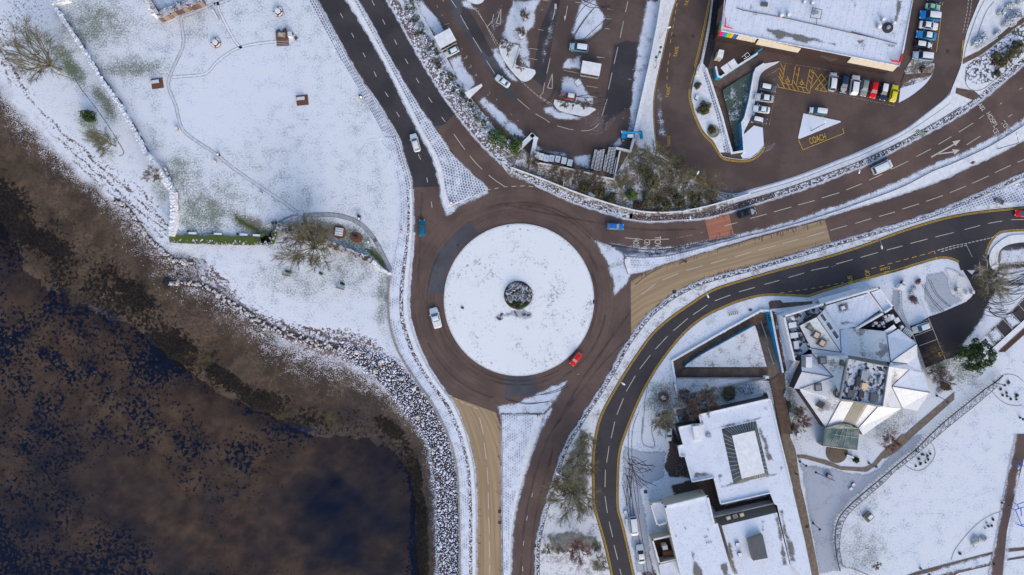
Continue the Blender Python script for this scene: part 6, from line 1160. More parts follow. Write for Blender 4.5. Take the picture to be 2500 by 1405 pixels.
for x0, y0, x1, y1, z0, n_ in ((1345, 378, 1440, 372, -2.4, 11), (1412, 605, 1500, 600, -1.5, 11)):
    e = empty('steps', P(*zf(x0, y0, 0)), label='upper flight of dark steps inside the south underpass' if n_ and y0 < 500 else 'lower flight of dark steps inside the south underpass', cat='stairs'); m = MB()
    for i in range(n_): m.tube([P(*zf(x0+i*3.0, y0+i*11, z0+i*.07+.05)), P(*zf(x1+i*5.5, y1+i*11, z0+i*.07+.05))], .05, 4)
    m.build('step_edge', M['dmetal'], e); m = MB(); m.tube([P(*zf(x0+50, y0-48 if y0 < 500 else y0-25, z0+1)), P(*zf(x0+108 if y0 > 500 else x0+106, y0+112 if y0 < 500 else y0+140, z0+1.8))], .09, 5); m.build('handrail', M['metal'], e)
rwall('retaining_wall', zF([(1395, 230), (1340, 262), (1000, 450), (550, 708)]), .4, -3.4, .4, [M['wallw'], M['walltop']], 'long white coped wall along the north side of the south underpass ramp')
rwall('retaining_wall', zF([(550, 708), (575, 870), (600, 1045)]), .4, -2.4, .4, [M['wallw'], M['walltop']], 'white coped wall closing the west end of the south underpass ramp')
rwall('retaining_wall', zF([(1395, 228), (1488, 230)]), .4, -3.4, .5, [M['wallw'], M['walltop']], 'short white wall over the tunnel mouth by the slip road')
rwall('retaining_wall', zF([(1490, 230), (1545, 520), (1605, 815)]), .4, -3.4, .7, [M['blue'], M['walltop']], 'white coped wall on the east side of the south underpass stairs')
rwall('retaining_wall', zF([(592, 872), (1450, 872)]), .25, -1.2, .2, [M['dmetal'], M['conc']], 'thin dark wall along the foot of the south underpass ramp')
rwall('retaining_wall', zF([(1000, 965), (1200, 925), (1450, 880)]), .2, -.1, .5, [M['conc'], M['conc']], 'thin grey garden wall south of the underpass ramp')
e = empty('wall_windows', P(1880, 800), label='dark windows in the slanting blue wall of the south underpass', cat='window'); m = MB()
for k in range(6): c = P(*zf(1470+(k % 2)*13+k*2.0, 275+(k//2)*22, -.6)); m.box((c.x, c.y, -.4), (.25, .35, .9), 0)
m.build('dark_window', M['dmetal'], e)
c = box3(None, 'gate_pier', 1873, 922, -.1, 1.6, .9, .6, 0, M['wallw']); tag(c, 'small white block pier at the foot of the underpass ramp', 'pier')
# garden walls near the flat roofed building
rwall('garden_wall', zG([(448, 0), (465, 80)]), .35, -.1, 1.4, [M['conc'], M['walltop']], 'short grey wall stub beside the shrubs north of the flat roofed building')
rwall('garden_wall', zG([(520, 165), (445, 180), (470, 270)]), .35, -.1, 1.6, [M['wallc'], M['walltop']], 'cream L-shaped yard wall with snow on top')
rwall('garden_wall', zG([(540, 195), (560, 250)]), .35, -.1, 1.6, [M['wallc'], M['walltop']], 'short cream wall piece facing the L-shaped yard wall')
# car park boundary walls
rwall('boundary_wall', zA([(1520, -10), (1480, 250), (1420, 560), (1330, 960), (1245, 1340)]), .9, -.1, 1.2, [M['conc'], M['walltop']], 'long straight wall between the car park and the taxi road')
rwall('boundary_wall', zM([(190, 400), (430, 160)]), 1.0, -.1, 1.0, [M['conc'], M['walltop']], 'left arm of the A-shaped snowy wall by the car park hedge')
rwall('boundary_wall', zM([(440, 160), (500, 215), (425, 560)]), .9, -.1, 1.0, [M['conc'], M['walltop']], 'right arm of the A-shaped snowy wall next to the white bins')
rwall('boundary_wall', zM([(1960, 385), (2200, 440), (2300, 60)]), .5, -.1, 1.0, [M['conc'], M['walltop']], 'angled wall beside the blue loader')
rwall('boundary_wall', zM([(1580, 880), (1905, 940), (2010, 450)]), .3, -.1, 1.0, [M['conc'], M['walltop']], 'thin rail-topped wall round the rows of trolleys')
rwall('boundary_wall', zM([(500, 640), (900, 710), (1580, 860)]), .3, -.1, 1.0, [M['conc'], M['walltop']], 'thin wall behind the row of white bins')
rwall('boundary_wall', cr([(1250, 410), (1330, 440), (1400, 468), (1470, 492), (1540, 512), (1590, 519), (1650, 518), (1700, 510), (1750, 498), (1830, 474)]), .3, -.1, .9, [M['conc'], M['walltop']], 'long curving pale wall below the scrub beside the roundabout')
# ---- fort walls
def fwall(name, pts, w, h, label, mats=None, seed=1, top=.9):
    e = empty(name, P(*pts[0]), label=label, cat='wall'); m = MB(); rnd = random.Random(seed)
    L = resample(pts, max(3, int(plen(pts)/9)))
    for i in range(len(L)-1):
        p, q = P(*L[i], h), P(*L[i+1], h); d = q-p; d.z = 0; d.normalize(); s = Vector((-d.y, d.x, 0))*w/2*rnd.uniform(.85, 1.12); ee = d*.02; z = Vector((0, 0, rnd.uniform(-.12, .12)))
        m.prism([p+z-s-ee, q+z-s+ee, q+z+s+ee, p+z+s-ee], -1.6)
    m.build('masonry', mats or M['stonesnow'], e)
    c = MB()
    for i in range(len(L)*5):
        t_ = rnd.random()*(len(L)-1); i0 = int(t_); a = P(*L[i0], h); b = P(*L[i0+1], h); d = (b-a); s = Vector((-d.y, d.x, 0)).normalized(); q = a.lerp(b, t_-i0)+s*rnd.uniform(-w/2, w/2); c.rock(tuple(q), rnd.uniform(.18, .42), rnd, flat=.5)
    c.build('cope_stones', mats or M['stonesnow'], e); return e
FW = [(134, 20), (181, 87), (214, 140), (244, 191), (288, 251), (321, 308), (361, 381)]
fwall('fort_wall', FW, .9, 1.3, 'long straight ruined fort wall running down the west side of the green')
fwall('fort_wall', [(361, 381), (401, 438), (418, 468), (422, 500), (421, 547), (417, 577)], 1.3, 1.6, 'lower west corner of the fort wall above the beach', M['walltop'], 2)
fwall('fort_wall', zO([(372, 20), (500, -8)]), .9, 1.3, 'short snow topped wall at the top left corner of the green', M['walltop'], 3)
fwall('fort_wall', [(420, 588), (500, 592), (590, 593), (662, 593), (672, 560)], 1.1, .5, 'dark stone base of the grassy fort rampart', M['stone'], 4)
fwall('fort_wall', zQ([(230, 330), (420, 390), (620, 440), (800, 510), (960, 570), (1150, 660), (1400, 760), (1700, 870)]), 1.5, 1.0, 'rough brown stone fort wall behind the bare tree', rockm('brown_fort_stone', (.08, .05, .03), (.24, .17, .10), 1.0, .6), 5)
fwall('fort_wall', zQ([(1720, 880), (1850, 990), (1985, 1090)]), .6, 1.0, 'narrow pale wall joining the fort to the promenade', M['walltop'], 6)
fwall('fort_ruin', zR([(180, 210), (400, 110), (760, -20)]), 1.8, 2.4, 'right leg of the tall ruined fort gateway at the top of the green', M['stone'], 7)
fwall('fort_ruin', zR([(190, 190), (90, 30), (70, -20)]), .9, 2.6, 'brown inner left leg of the ruined fort gateway', M['stone'], 8)
fwall('fort_ruin', zR([(140, 180), (60, 50), (30, -10)]), 1.0, 2.2, 'snow capped outer left leg of the ruined fort gateway', M['walltop'], 9)
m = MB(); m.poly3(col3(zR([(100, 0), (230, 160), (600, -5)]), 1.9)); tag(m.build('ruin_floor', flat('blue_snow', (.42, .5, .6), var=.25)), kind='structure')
# grassy rampart with blocks
M['moss'] = fol('mossy_grass', (.035, .06, .006), (.11, .15, .02), 0)
M['grassfade'] = slush('green_grass_fade', -.5, 1.2, c=(.075, .12, .018), sc=2.6, thin=.95)
cover('rampart_grass', [[(413, 575), (440, 574), (540, 575), (600, 577), (640, 580), (656, 570), (668, 556), (680, 566), (670, 598), (620, 599), (540, 598), (413, 594)], zQ([(60, 600), (-30, 600), (-30, 440), (40, 440), (80, 500), (150, 400), (170, 420), (150, 590)])], M['moss2'], .62, 2.5, label='bright green grass on top of the rampart at the foot of the green')
cover('rampart_grass', [zQ([(1560, 700), (1640, 640), (1900, 880), (2000, 1040), (1990, 1085), (1900, 1000), (1740, 840)]), [(572, 520), (600, 540), (640, 562), (640, 575), (600, 560), (570, 535)]], M['grassfade'], .12, 2.5, label='green grass slope beside the path where the fort wall meets the promenade')
# ================================================================= VEHICLES
LOC[0] = True
def n_paint(name, rough=.35, spec=.3, metal=0.0):
    n = N(name, rough, spec); oi = n.t.nodes.new('ShaderNodeObjectInfo'); n.set(n.b.inputs['Base Color'], oi.outputs['Color']); n.b.inputs['Metallic'].default_value = metal; return n.m
M['paint'] = n_paint('car_paint')
def n_pane(name):
    n = N(name, .12, .5); oi = n.t.nodes.new('ShaderNodeObjectInfo'); n.col(oi.outputs['Color']); return n.m
M['pane'] = n_pane('car_glass')
M['tyre'] = fixed('tyre_rubber_black', (.02, .02, .022), .9); M['rim'] = fixed('alloy_rim', (.4, .4, .42), .35)
M['lamp'] = fixed('headlight_glass', (.75, .78, .8), .15); M['tail'] = fixed('red_lamp', (.45, .01, .01), .3); M['trim'] = fixed('black_trim', (.025, .025, .03), .6)
WH = (.78, .80, .84); GL = (.02, .045, .06); GLT = (.01, .10, .13)
SHAPES = {  # windscreen base, roof front, roof rear, glass foot, roof height, belt height, half width
 'hatch': (.22, .05, -.36, -.46, 1.48, .92, .88), 'saloon': (.20, .04, -.22, -.36, 1.43, .90, .89), 'suv': (.24, .10, -.40, -.47, 1.72, 1.02, .93), 'van': (.34, .22, -.46, -.49, 1.95, 1.1, .95), 'pickup': (.22, .08, -.12, -.16, 1.72, 1.05, .92), 'mpv': (.30, .12, -.40, -.48, 1.68, .98, .90)}
PROTO = {}
def car_proto(kind):
    if kind in PROTO: return PROTO[kind]
    a, b, c, d, hr, hb, hw = SHAPES[kind]; L = 1.0; P_ = {}
    S = 4.4
    st = [(-.5, .70, .45, hb*.86), (-.485, .86, .30, hb*.95), (-.42, .96, .25, hb), (-.2, 1.0, .24, hb), (.1, 1.0, .24, hb), (.25, .99, .24, hb*.97), (.40, .95, .25, hb*.90), (.47, .84, .30, hb*.80), (.5, .62, .42, hb*.66)]
    m = MB(); rings = []
    for x, w, z0, z1 in st:
        w *= hw; r_ = [(-w*.90, z0), (-w, z0+.16), (-w, (z0+z1)/2+.08), (-w*.93, z1-.03), (-w*.84, z1), (w*.84, z1), (w*.93, z1-.03), (w, (z0+z1)/2+.08), (w, z0+.16), (w*.90, z0)]
        rings.append([(x*S, y, z) for y, z in r_])
    for r_ in rings: m.v += r_
    k = 10
    for i in range(len(rings)-1):
        for j in range(k): q = (j+1) % k; m.f.append((i*k+j, i*k+q, (i+1)*k+q, (i+1)*k+j)); m.m.append(0)
    m.f.append(tuple(range(k))[::-1]); m.f.append(tuple((len(rings)-1)*k+j for j in range(k))); m.m += [0, 0]
    # cabin shell
    wb, wt = hw*.84, hw*.70
    cab = [(a*S, -wb, hb-.02), (a*S, wb, hb-.02), (d*S, wb, hb-.02), (d*S, -wb, hb-.02), (b*S, -wt, hr-.04), (b*S, wt, hr-.04), (c*S, wt, hr-.04), (c*S, -wt, hr-.04)]
    m.add(cab, [(0, 1, 5, 4), (2, 3, 7, 6), (1, 2, 6, 5), (3, 0, 4, 7), (4, 5, 6, 7)])
    P_['body'] = m
    def quad(a_, b_, c_, d_, inset=.07, out=.015):
        v = [Vector(p) for p in (a_, b_, c_, d_)]; ce = sum(v, Vector())/4; nrm = (v[1]-v[0]).cross(v[3]-v[0]).normalized()
        if nrm.dot(ce-Vector((0, 0, .8))) < 0: nrm = -nrm
        return [p+(ce-p).normalized()*inset+nrm*out for p in v]
    g = MB(); g.add(quad(cab[0], cab[1], cab[5], cab[4]), [(0, 1, 2, 3)]); P_['windscreen'] = g
    g = MB(); g.add(quad(cab[2], cab[3], cab[7], cab[6]), [(0, 1, 2, 3)]); P_['rear_window'] = g
    for nm, (i0, i1, i2, i3) in (('side_window', (1, 2, 6, 5)), ('side_window ', (3, 0, 4, 7))): g = MB(); g.add(quad(cab[i0], cab[i1], cab[i2], cab[i3], .09), [(0, 1, 2, 3)]); P_[nm] = g
    r = MB(); n_ = 5; x0, x1 = b*S+.03, c*S-.03
    for i in range(n_+1):
        for j in range(n_+1):
            u, v = i/n_, j/n_; x = x0+(x1-x0)*u; y = (-wt+2*wt*v)*(1-.10*abs(2*u-1)**3); z = hr-.04+.06*(1-(2*u-1)**4)*(1-(2*v-1)**4)+.01; r.v.append((x, y, z))
    for i in range(n_):
        for j in range(n_): q = i*(n_+1)+j; r.f.append((q, q+1, q+n_+2, q+n_+1)); r.m.append(0)
    P_['roof'] = r
    def deck(xa, xb, za, zb_, wa, wb_, name):
        r = MB(); n_ = 5
        for i in range(n_+1):
            for j in range(n_+1):
                u, v = i/n_, j/n_; w = wa+(wb_-wa)*u**1.5; x = xa+(xb-xa)*u*(1-.05*abs(2*v-1)**2); z = za+(zb_-za)*u**1.6+.035*(1-(2*v-1)**4)*(1-.5*u)+.006; r.v.append((x, -w+2*w*v, z))
        for i in range(n_):
            for j in range(n_): q = i*(n_+1)+j; r.f.append((q, q+1, q+n_+2, q+n_+1) if xb < xa else (q, q+n_+1, q+n_+2, q+1)); r.m.append(0)
        P_[name] = r
    deck(a*S+.05, .485*S, hb, hb*.76, hw*.80, hw*.60, 'bonnet')
    if d > -.45: deck(d*S-.05, -.485*S, hb, hb*.92, hw*.80, hw*.70, 'boot_lid')
    return PROTO.setdefault(kind, (P_, hb, hw, S, a))
def make_car(kind):
    P_, hb, hw, S, a = car_proto(kind); e = bpy.data.objects.new('parked_car', None); C.objects.link(e)
    for nm, mb in P_.items(): mb.build(nm.strip(), M['pane'] if 'wind' in nm else M['paint'], e, smooth=nm in ('roof', 'bonnet', 'boot_lid'))
    for sx in (-1, 1):
        for sy in (-1, 1):
            m = MB(); x = (.31 if sx > 0 else -.31)*S; y = sy*(hw-.1)
            m.tube([(x, y-.11*sy, .32), (x, y+.12*sy, .32)], .33, 14); w = m.build('wheel', M['tyre'], e); m = MB(); m.tube([(x, y+.121*sy, .32), (x, y+.135*sy, .32)], .2, 10); m.build('rim', M['rim'], w)
    for sy in (-1, 1):
        m = MB(); m.box((.465*S, sy*hw*.62, hb*.72), (.22, .34, .14), -.3*sy); m.build('headlight', M['lamp'], e)
        m = MB(); m.box((-.487*S, sy*hw*.72, hb*.84), (.10, .26, .16), .15*sy); m.build('tail_light', M['tail'], e)
        m = MB(); m.box((a*S-.1, sy*(hw+.07), hb+.06), (.14, .22, .13)); m.build('wing_mirror', M['paint'], e)
    m = MB(); m.box((.502*S, 0, .42), (.03, 1.0, .16)); m.build('grille', M['trim'], e)
    return e
CARS = {k: make_car(k) for k in SHAPES}; used = set()
def car(kind, x, y, length, ang, paint, label, snow='', cat='car', group=None, name='parked_car', glass=GL, width=1.0, rear=None):
    """snow: r roof, b bonnet, t boot, w windscreen, k rear window, s all body"""
    e = CARS[kind] if kind not in used else ctree(CARS[kind]); used.add(kind)
    e.name = name; h = 1.2; p = P(x, y, h); e.location = (p.x, p.y, .03); e.rotation_euler = (0, 0, R(ang)); s = length*.1*(H-h)/H/4.4; e.scale = (s, s*width, min(s, 1.02))
    for k in ('label', 'category', 'group'):
        if k in e: del e[k]
    tag(e, label, cat, group)
    for o in [x for x in bpy.data.objects if x.parent == e]:
        nm = o.name.split('.')[0]; c = paint
        if nm == 'roof' and 'r' in snow: c = WH
        if nm == 'bonnet' and 'b' in snow: c = WH
        if nm == 'boot_lid' and 't' in snow: c = WH
        if nm == 'bonnet' and 'f' in snow: c = tuple(.55*x+.45*y for x, y in zip(paint, WH))
        if 'window' in nm or nm == 'windscreen':
            c = glass
            if nm == 'windscreen' and 'w' in snow: c = (.55, .58, .63)
            if nm == 'rear_window' and 'k' in snow: c = WH
        o.color = (*c, 1)
    return e
white, silver, dk = (.75, .77, .80), (.42, .44, .47), (.010, .012, .018)
car('hatch', 1013, 348, 45, 106, white, 'white hatchback driving up the left carriageway towards the top', name='driving_car', glass=(.03, .08, .16))
car('hatch', 1030, 557, 41, 91, (.01, .13, .24), 'teal blue hatchback entering from the roundabout at its west side', name='driving_car', glass=GLT)
car('pickup', 1063, 777, 51, 105, white, 'white pickup with covered load bed on the west side of the roundabout', name='driving_pickup', cat='pickup', glass=(.01, .13, .2))
car('hatch', 1503, 553, 41, -3, (.01, .17, .55), 'bright blue hatchback east of the roundabout top', name='driving_car', glass=(.28, .30, .27))
car('saloon', 1825, 520, 46, 15, dk, 'black estate car with snow streaks just past the red road patch', 'f', name='driving_car')
car('van', 2156, 408, 51, 24, white, 'white van heading up the dual carriageway towards the hospital lettering', name='driving_van', cat='van', glass=(.01, .12, .13))
car('hatch', 1407, 877, 38, 232, (.72, .008, .012), 'bright red hatchback rounding the lower right edge of the roundabout', name='driving_car', glass=(.28, .30, .27))
car('hatch', 2502, 522, 40, 172, (.7, .01, .02), 'red car half cut off by the right edge on the dark slip road', name='driving_car', glass=(.05, .2, .3))
car('hatch', 1102, 125, 38, 207, (.55, .60, .66), 'silvery car parked by the hedge just below a trolley shelter', 'r', glass=GLT)
car('saloon', 1227, 197, 40, 144, white, 'white saloon driving across the car park below the snowy corner island', 'r', name='driving_car', glass=GLT)
car('suv', 1414, 115, 47, 173, (.10, .28, .36), 'teal four wheel drive with white roof parked alone among slushy bays', 'rf')
car('hatch', 1389, 233, 37, 172, (.50, .012, .035), 'small red car with white roof and striped bonnet beside the kerbed island', 'rf', width=1.05)
GW = 'cars parked in the short west row by the underpass'
car('suv', 1877, 213, 40, -12, (.10, .13, .17), 'dark car with snowy roof and bare grey bonnet, topmost of the west row', 'r')
car('saloon', 1867, 238, 47, 172, silver, 'silver saloon dusted with snow, second from top of the west row', 'rf')
car('saloon', 1861, 266, 41, 172, white, 'snow covered car with bare blue windscreen, third of the west row', 'rb', glass=GLT)
car('hatch', 1856, 292, 39, -12, (.09, .07, .09), 'dark hatchback with snowy roof and pale windscreen, lowest of the west row', 'rw')
car('mpv', 2000, 271, 45, 173, (.05, .06, .08), 'snow topped people carrier parked above the triangular paved island', 'rb', glass=GLT)
car('mpv', 2035, 199, 46, 84, (.50, .53, .57), 'silver car all under snow beside the hatched yellow box', 'rbtw')
car('hatch', 2063, 204, 46, 262, (.02, .045, .09), 'dark blue car with patchy snow, second from the left in the front row', 'fb')
car('suv', 2089, 207, 49, 82, white, 'big white snow covered estate, third from the left in the front row', 'rbk')
car('hatch', 2113, 213, 43, 260, (.22, .26, .28), 'small grey car without snow, fourth in the front row', glass=(.1, .14, .16))
car('hatch', 2136, 218, 42, 260, (.70, .008, .015), 'bright red car in the front row facing down', glass=(.05, .09, .12))
car('hatch', 2160, 222, 45, 260, (.015, .03, .06), 'navy car with a white snowy roof between the red and the yellow car', 'r')
car('hatch', 2185, 227, 42, 78, (.85, .70, .01), 'bright yellow car at the right end of the front row', glass=(.12, .13, .15))
car('saloon', 2281, 15, 37, -8, (.32, .62, .48), 'pale mint green car with a glassy roof, topmost clear car in the east row', glass=(.08, .09, .10))
car('suv', 2274, 37, 52, 174, (.015, .20, .58), 'vivid blue long car with snowy roof, second in the east row', 'r')
car('saloon', 2270, 61, 47, -8, (.68, .70, .74), 'white saloon with dark front glass between two blue cars', 'rbt')
car('saloon', 2264, 85, 49, 172, (.03, .26, .60), 'mid blue saloon with snowy roof, fourth in the east row', 'r')
car('hatch', 2257, 108, 44, -8, (.03, .03, .045), 'black car with white snow square on its roof, fifth in the east row', 'rb')
car('suv', 2256, 136, 51, 174, (.20, .33, .48), 'pale blue estate with snowy roof, lowest in the east row', 'rf')
car('hatch', 2288, -6, 42, 174, (.03, .03, .07), 'dark car cut by the top edge at the head of the east row')
car('hatch', 2252, 801, 45, 199, (.52, .58, .60), 'pale silver car alone in the marked bay by the visitor building', 'r', glass=GLT)
car('hatch', 1635, 1060, 37, 268, (.6, .62, .65), 'light car with snowy roof parked under the tree by the flat roofed building', 'r')
car('van', 1548, 1287, 46, 277, white, 'white van parked at the kerb of the forecourt', name='parked_van', cat='van')
car('saloon', 1565, 1355, 47, 98, (.66, .68, .70), 'silver white car parked right below the white van on the forecourt', 'rt')
# telehandler
p = P(1532, 333, 0); th = empty('telehandler', (p.x, p.y, 0), 0, 'blue telescopic loader with raised boom parked at the car park corner', 'loader')
m = MB(); m.box((0, 0, .95), (3.2, 1.6, .7)); m.box((-.9, .15, 1.4), (1.3, 1.3, .4)); m.build('chassis', M['blue'], th)
m = MB(); m.box((.3, -.45, 1.75), (1.5, .85, 1.2), 0, 0, .85); c_ = m.build('cab', M['glass'], th); m = MB(); m.box((.3, -.45, 2.4), (1.4, .8, .1)); m.build('cab_roof', M['snow'], c_)
for sx, sy in ((-1.1, -1), (1.1, -1), (-1.1, 1), (1.1, 1)): m = MB(); m.tube([(sx, sy*.7, .5), (sx, sy*1.08, .5)], .52, 14); w = m.build('wheel', M['tyre'], th); m = MB(); m.tube([(sx, sy*1.09, .5), (sx, sy*1.12, .5)], .3, 10); m.build('rim', M['walltop'], w)
m = MB(); m.tube([(-1.5, .45, 2.0), (2.6, .42, 2.5)], .26, 4); m.tube([(2.4, .42, 2.5), (3.0, .3, 1.3)], .2, 4); m.build('boom', M['blue'], th); m = MB(); m.box((3.2, .2, 1.0), (.7, 2.1, .9), .15, 0, .7); m.build('bucket', fixed('teal_blue_paint', (.01, .25, .45)), th)
m = MB(); m.box((-1.2, .7, 1.65), (1.2, .5, .1)); m.build('snow_patch', M['snow'], th)
# bins
for i, (x, y, lid_) in enumerate([(1309, 379, 1), (1321.5, 383, 1), (1334, 387, 1), (1347, 387.5, 1), (1361.5, 389, 1), (1377, 393, 0), (1391.5, 398, 0)]):
    c = P(x, y, 1.3); e = empty('waste_bin', (c.x, c.y, 0), R(-12), ['snow topped bin at the left end of the bin row by the A-shaped wall', 'second bin from the left with a reddish scratched lid', 'third bin from the left of the snowy row', 'middle bin of the seven, with a pinkish lid', 'fifth bin with a dark square outline on its lid', 'sixth bin, smooth white snow, second from the right', 'seventh bin with smooth white snow at the right end'][i], 'bin', 'white topped waste bins')
    m = MB(); m.box((0, 0, .65), (1.15, 1.5, 1.3), 0, 0, 1.03); m.build('bin_body', M['dmetal'], e); m = MB(); m.box((0, 0, 1.36), (1.22, 1.6, .14)); l_ = m.build('lid', M['snow'], e)
    if lid_: m = MB(); m.box((0, .1, 1.45), (.16, .16, .05)); m.build('lid_knob', M['dmetal'], l_)
# nested shopping trolleys
tp0 = None; cnt = 0
cols = [((1578, 421), (1504, 745), 15), ((1625, 440), (1556, 765), 15), ((1672, 425), (1602, 780), 16), ((1720, 415), (1655, 790), 16), ((1830, 378), (1735, 790), 18), ((1880, 380), (1790, 810), 18), ((1925, 380), (1842, 830), 18)]
for (a, b, n_) in cols:
    for k in range(n_):
        zx, zy = a[0]+(b[0]-a[0])*k/(n_-1), a[1]+(b[1]-a[1])*k/(n_-1); px, py = zM([(zx, zy)])[0]; c = P(px, py, 1.0)
        if tp0 is None:
            tp0 = empty('shopping_trolley', (c.x, c.y, 0), R(-12)); m = MB(); m.box((0, 0, .72), (.56, .34, .5)); m.build('basket', M['dmetal'], tp0); m = MB(); m.box((0, .02, 1.0), (.54, .15, .08)); m.build('handle_snow', M['snow'], tp0); m = MB(); m.box((0, 0, .2), (.5, .3, .08)); m.build('base_frame', M['metal'], tp0); e = tp0
        else: e = ctree(tp0); e.location = (c.x, c.y, 0)
        e['label'] = 'snowy shopping trolley nested in the long dark rows beside the bins'; e['category'] = 'trolley'; e['group'] = 'nested shopping trolleys'
LOC[0] = False
for a, b in (((1758, 500), (1708, 800)), ((1945, 560), (1885, 850))): pa, pb = zM([a])[0], zM([b])[0]; m = MB(); m.tube([P(*pa, 1.1), P(*pb, 1.1)], .07, 5); tag(m.build('trolley_rail', M['walltop']), 'white rail between the two blocks of trolleys' if a[0] < 1800 else 'white rail on the right side of the trolley rows', 'rail')
# ================================================================= TREES, SHRUBS, ROCKS
def bare_tree(x, y, h, r, label, bark='bark', seed=1, n=9, name='bare_tree', lean=(0, 0), twig=.03, cat='tree', density=1.0):
    rnd = random.Random(seed); b = P(x, y, 0); e = empty(name, b, label=label, cat=cat); z = Vector((0, 0, 0))
    tr = MB(); cm = MB(); th = h*.22; rt = .035*h**.9
    top = Vector((lean[0]*.3, lean[1]*.3, th)); tr.tube([z-Vector((0, 0, .2)), top*.5, top], [rt*1.15, rt, rt*.8], 7); ends = []
    def seg(mb, p, q, r0, r1, n_): mb.tube([p, q], [r0, r1], n_, cap=False)
    def grow(p, d, l, r_, lev):
        q = p+d*l*.5; d2 = (d+Vector((rnd.gauss(0, .16), rnd.gauss(0, .16), rnd.gauss(0, .1)))).normalized(); q2 = q+d2*l*.5
        mb = tr if lev == 0 else cm
        mb.tube([p, q, q2], [r_, r_*.75, r_*.5], 4 if lev < 2 else 3, cap=False)
        if lev >= 3: return
        k = max(3, int((5, 7, 15)[lev]*density))
        if lev == 2:
            for i in range(k):
                o_ = p.lerp(q2, (i+rnd.random())/k); nd = (d2+Vector((rnd.gauss(0, .6), rnd.gauss(0, .6), rnd.gauss(.1, .4)))).normalized(); s_ = nd.cross(Vector((0, 0, 1)))*twig*.5; cm.add([o_-s_, o_+s_, o_+nd*l*rnd.uniform(.5, .9)], [(0, 1, 2)])
            return
        for i in range(k):
            s = .35+.65*(i+rnd.random())/k; o_ = p.lerp(q, s*2) if s < .5 else q.lerp(q2, s*2-1)
            sd_ = Vector((rnd.gauss(0, 1), rnd.gauss(0, 1), rnd.gauss(.15, .7))).normalized(); nd = (d2*.95+sd_*.75).normalized(); grow(o_, nd, l*rnd.uniform(.38, .62), max(r_*.45, twig*.35), lev+1)
    for i in range(n):
        a = 2*math.pi*(i+rnd.random()*.6)/n; rr_ = r*rnd.uniform(.6, 1.0); tgt = Vector((rr_*math.cos(a)+lean[0], rr_*math.sin(a)+lean[1], h*rnd.uniform(.62, 1.0)))
        d = tgt-top; grow(top, d.normalized(), d.length*.85, rt*.5, 0)
    for mb in (tr, cm): mb.v = [tuple(Vector(v)) for v in mb.v]
    LOC[0] = True; tr.build('trunk', M[bark], e); cm.build('crown', M[bark], e); LOC[0] = False
    return e
def leafmass(mb, c, r, n, rnd, size=.22, flat_=.8, shell=.55):
    for i in range(n):
        d = Vector((rnd.gauss(0, 1), rnd.gauss(0, 1), abs(rnd.gauss(0, .8)))).normalized(); k = shell+(1-shell)*rnd.random()
        bump_ = 1+.18*math.sin(d.x*5+c[0])*math.cos(d.y*4+c[1]); p = Vector((c[0]+d.x*r[0]*k*bump_, c[1]+d.y*r[1]*k*bump_, c[2]+d.z*r[2]*k*flat_))
        nrm = (d+Vector((rnd.gauss(0, .6), rnd.gauss(0, .6), rnd.gauss(.3, .6)))).normalized(); u = nrm.cross(Vector((0, 0, 1))); u = u.normalized() if u.length > .01 else Vector((1, 0, 0)); w = nrm.cross(u); s = size*rnd.uniform(.5, 1.2)
        mb.add([p-u*s-w*s*.6, p+u*s-w*s*.6, p+u*s*.6+w*s*.7, p-u*s*.6+w*s*.7], [(0, 1, 2, 3)])
def shrub(x, y, r, h, mat, label, seed=1, n=500, name='shrub', size=.2, ry=None, ang=0, cat='shrub', trunk=False, lumps=5, group=None):
    rnd = random.Random(seed*7+int(x)); b = P(x, y, h*.5); b.z = 0; e = empty(name, b, R(ang), label, cat, group); m = MB(); ry = ry or r
    leafmass(m, (0, 0, h*.15), (r*.75, ry*.75, h*.9), n//2, rnd, size)
    for k in range(lumps):
        a = rnd.uniform(0, 6.28); q = rnd.uniform(.35, .75); leafmass(m, (math.cos(a)*r*q, math.sin(a)*ry*q, h*.1), (r*.42, ry*.42, h*rnd.uniform(.5, .95)), n//(2*lumps), rnd, size)
    LOC[0] = True; m.build('crown', M[mat], e); t_ = MB(); t_.tube([(0, 0, -.1), (.05, 0, h*.6)], [.06+.02*h, .03], 6); t_.build('trunk' if trunk else 'stem', M['barkb'], e); LOC[0] = False
    return e
bare_tree(148, 172, 13, 5.6, 'big olive bare tree leaning over the snowy shore at the upper left', 'bark', 1, 11, lean=(-1.0, .6), density=1.15)
shrub(214, 281, 2.0, 4.5, 'ever', 'round dark evergreen bush standing alone between shore and fort wall', 2, 900, 'evergreen_bush', .18)
bare_tree(283, 358, 6.5, 2.9, 'small thin olive tree beside the lower end of the wall path', 'bark', 3, 8, lean=(-.6, .5))
bare_tree(382, 432, 3, 1.8, 'low dark bare shrub against the lower fort wall', 'barkb', 4, 7, name='bare_shrub')
bare_tree(774, 606, 9, 6.0, 'wide spreading bare tree on the snow below the brown fort wall', 'bark', 5, 12, density=1.2)
bare_tree(735, 578, 4.5, 3.6, 'brownish undergrowth tree at the left half of the fort wall', 'barkb', 6, 9, name='bare_shrub'); bare_tree(780, 572, 3.5, 2.6, 'reddish brown shrub against the middle of the fort wall', 'barkb', 7, 9, name='bare_shrub')
bare_tree(1395, 1195, 9, 5.2, 'large bare tree between the main road and slip road south of the roundabout', 'bark', 8, 12, density=1.2); bare_tree(1375, 1165, 6, 3.5, 'brownish bare tree next to the street lamp on the lower verge', 'barkb', 28, 9)
bare_tree(1408, 1330, 6, 2.6, 'reddish bare tree above the motorcycle bays', 'barkr', 9, 10)
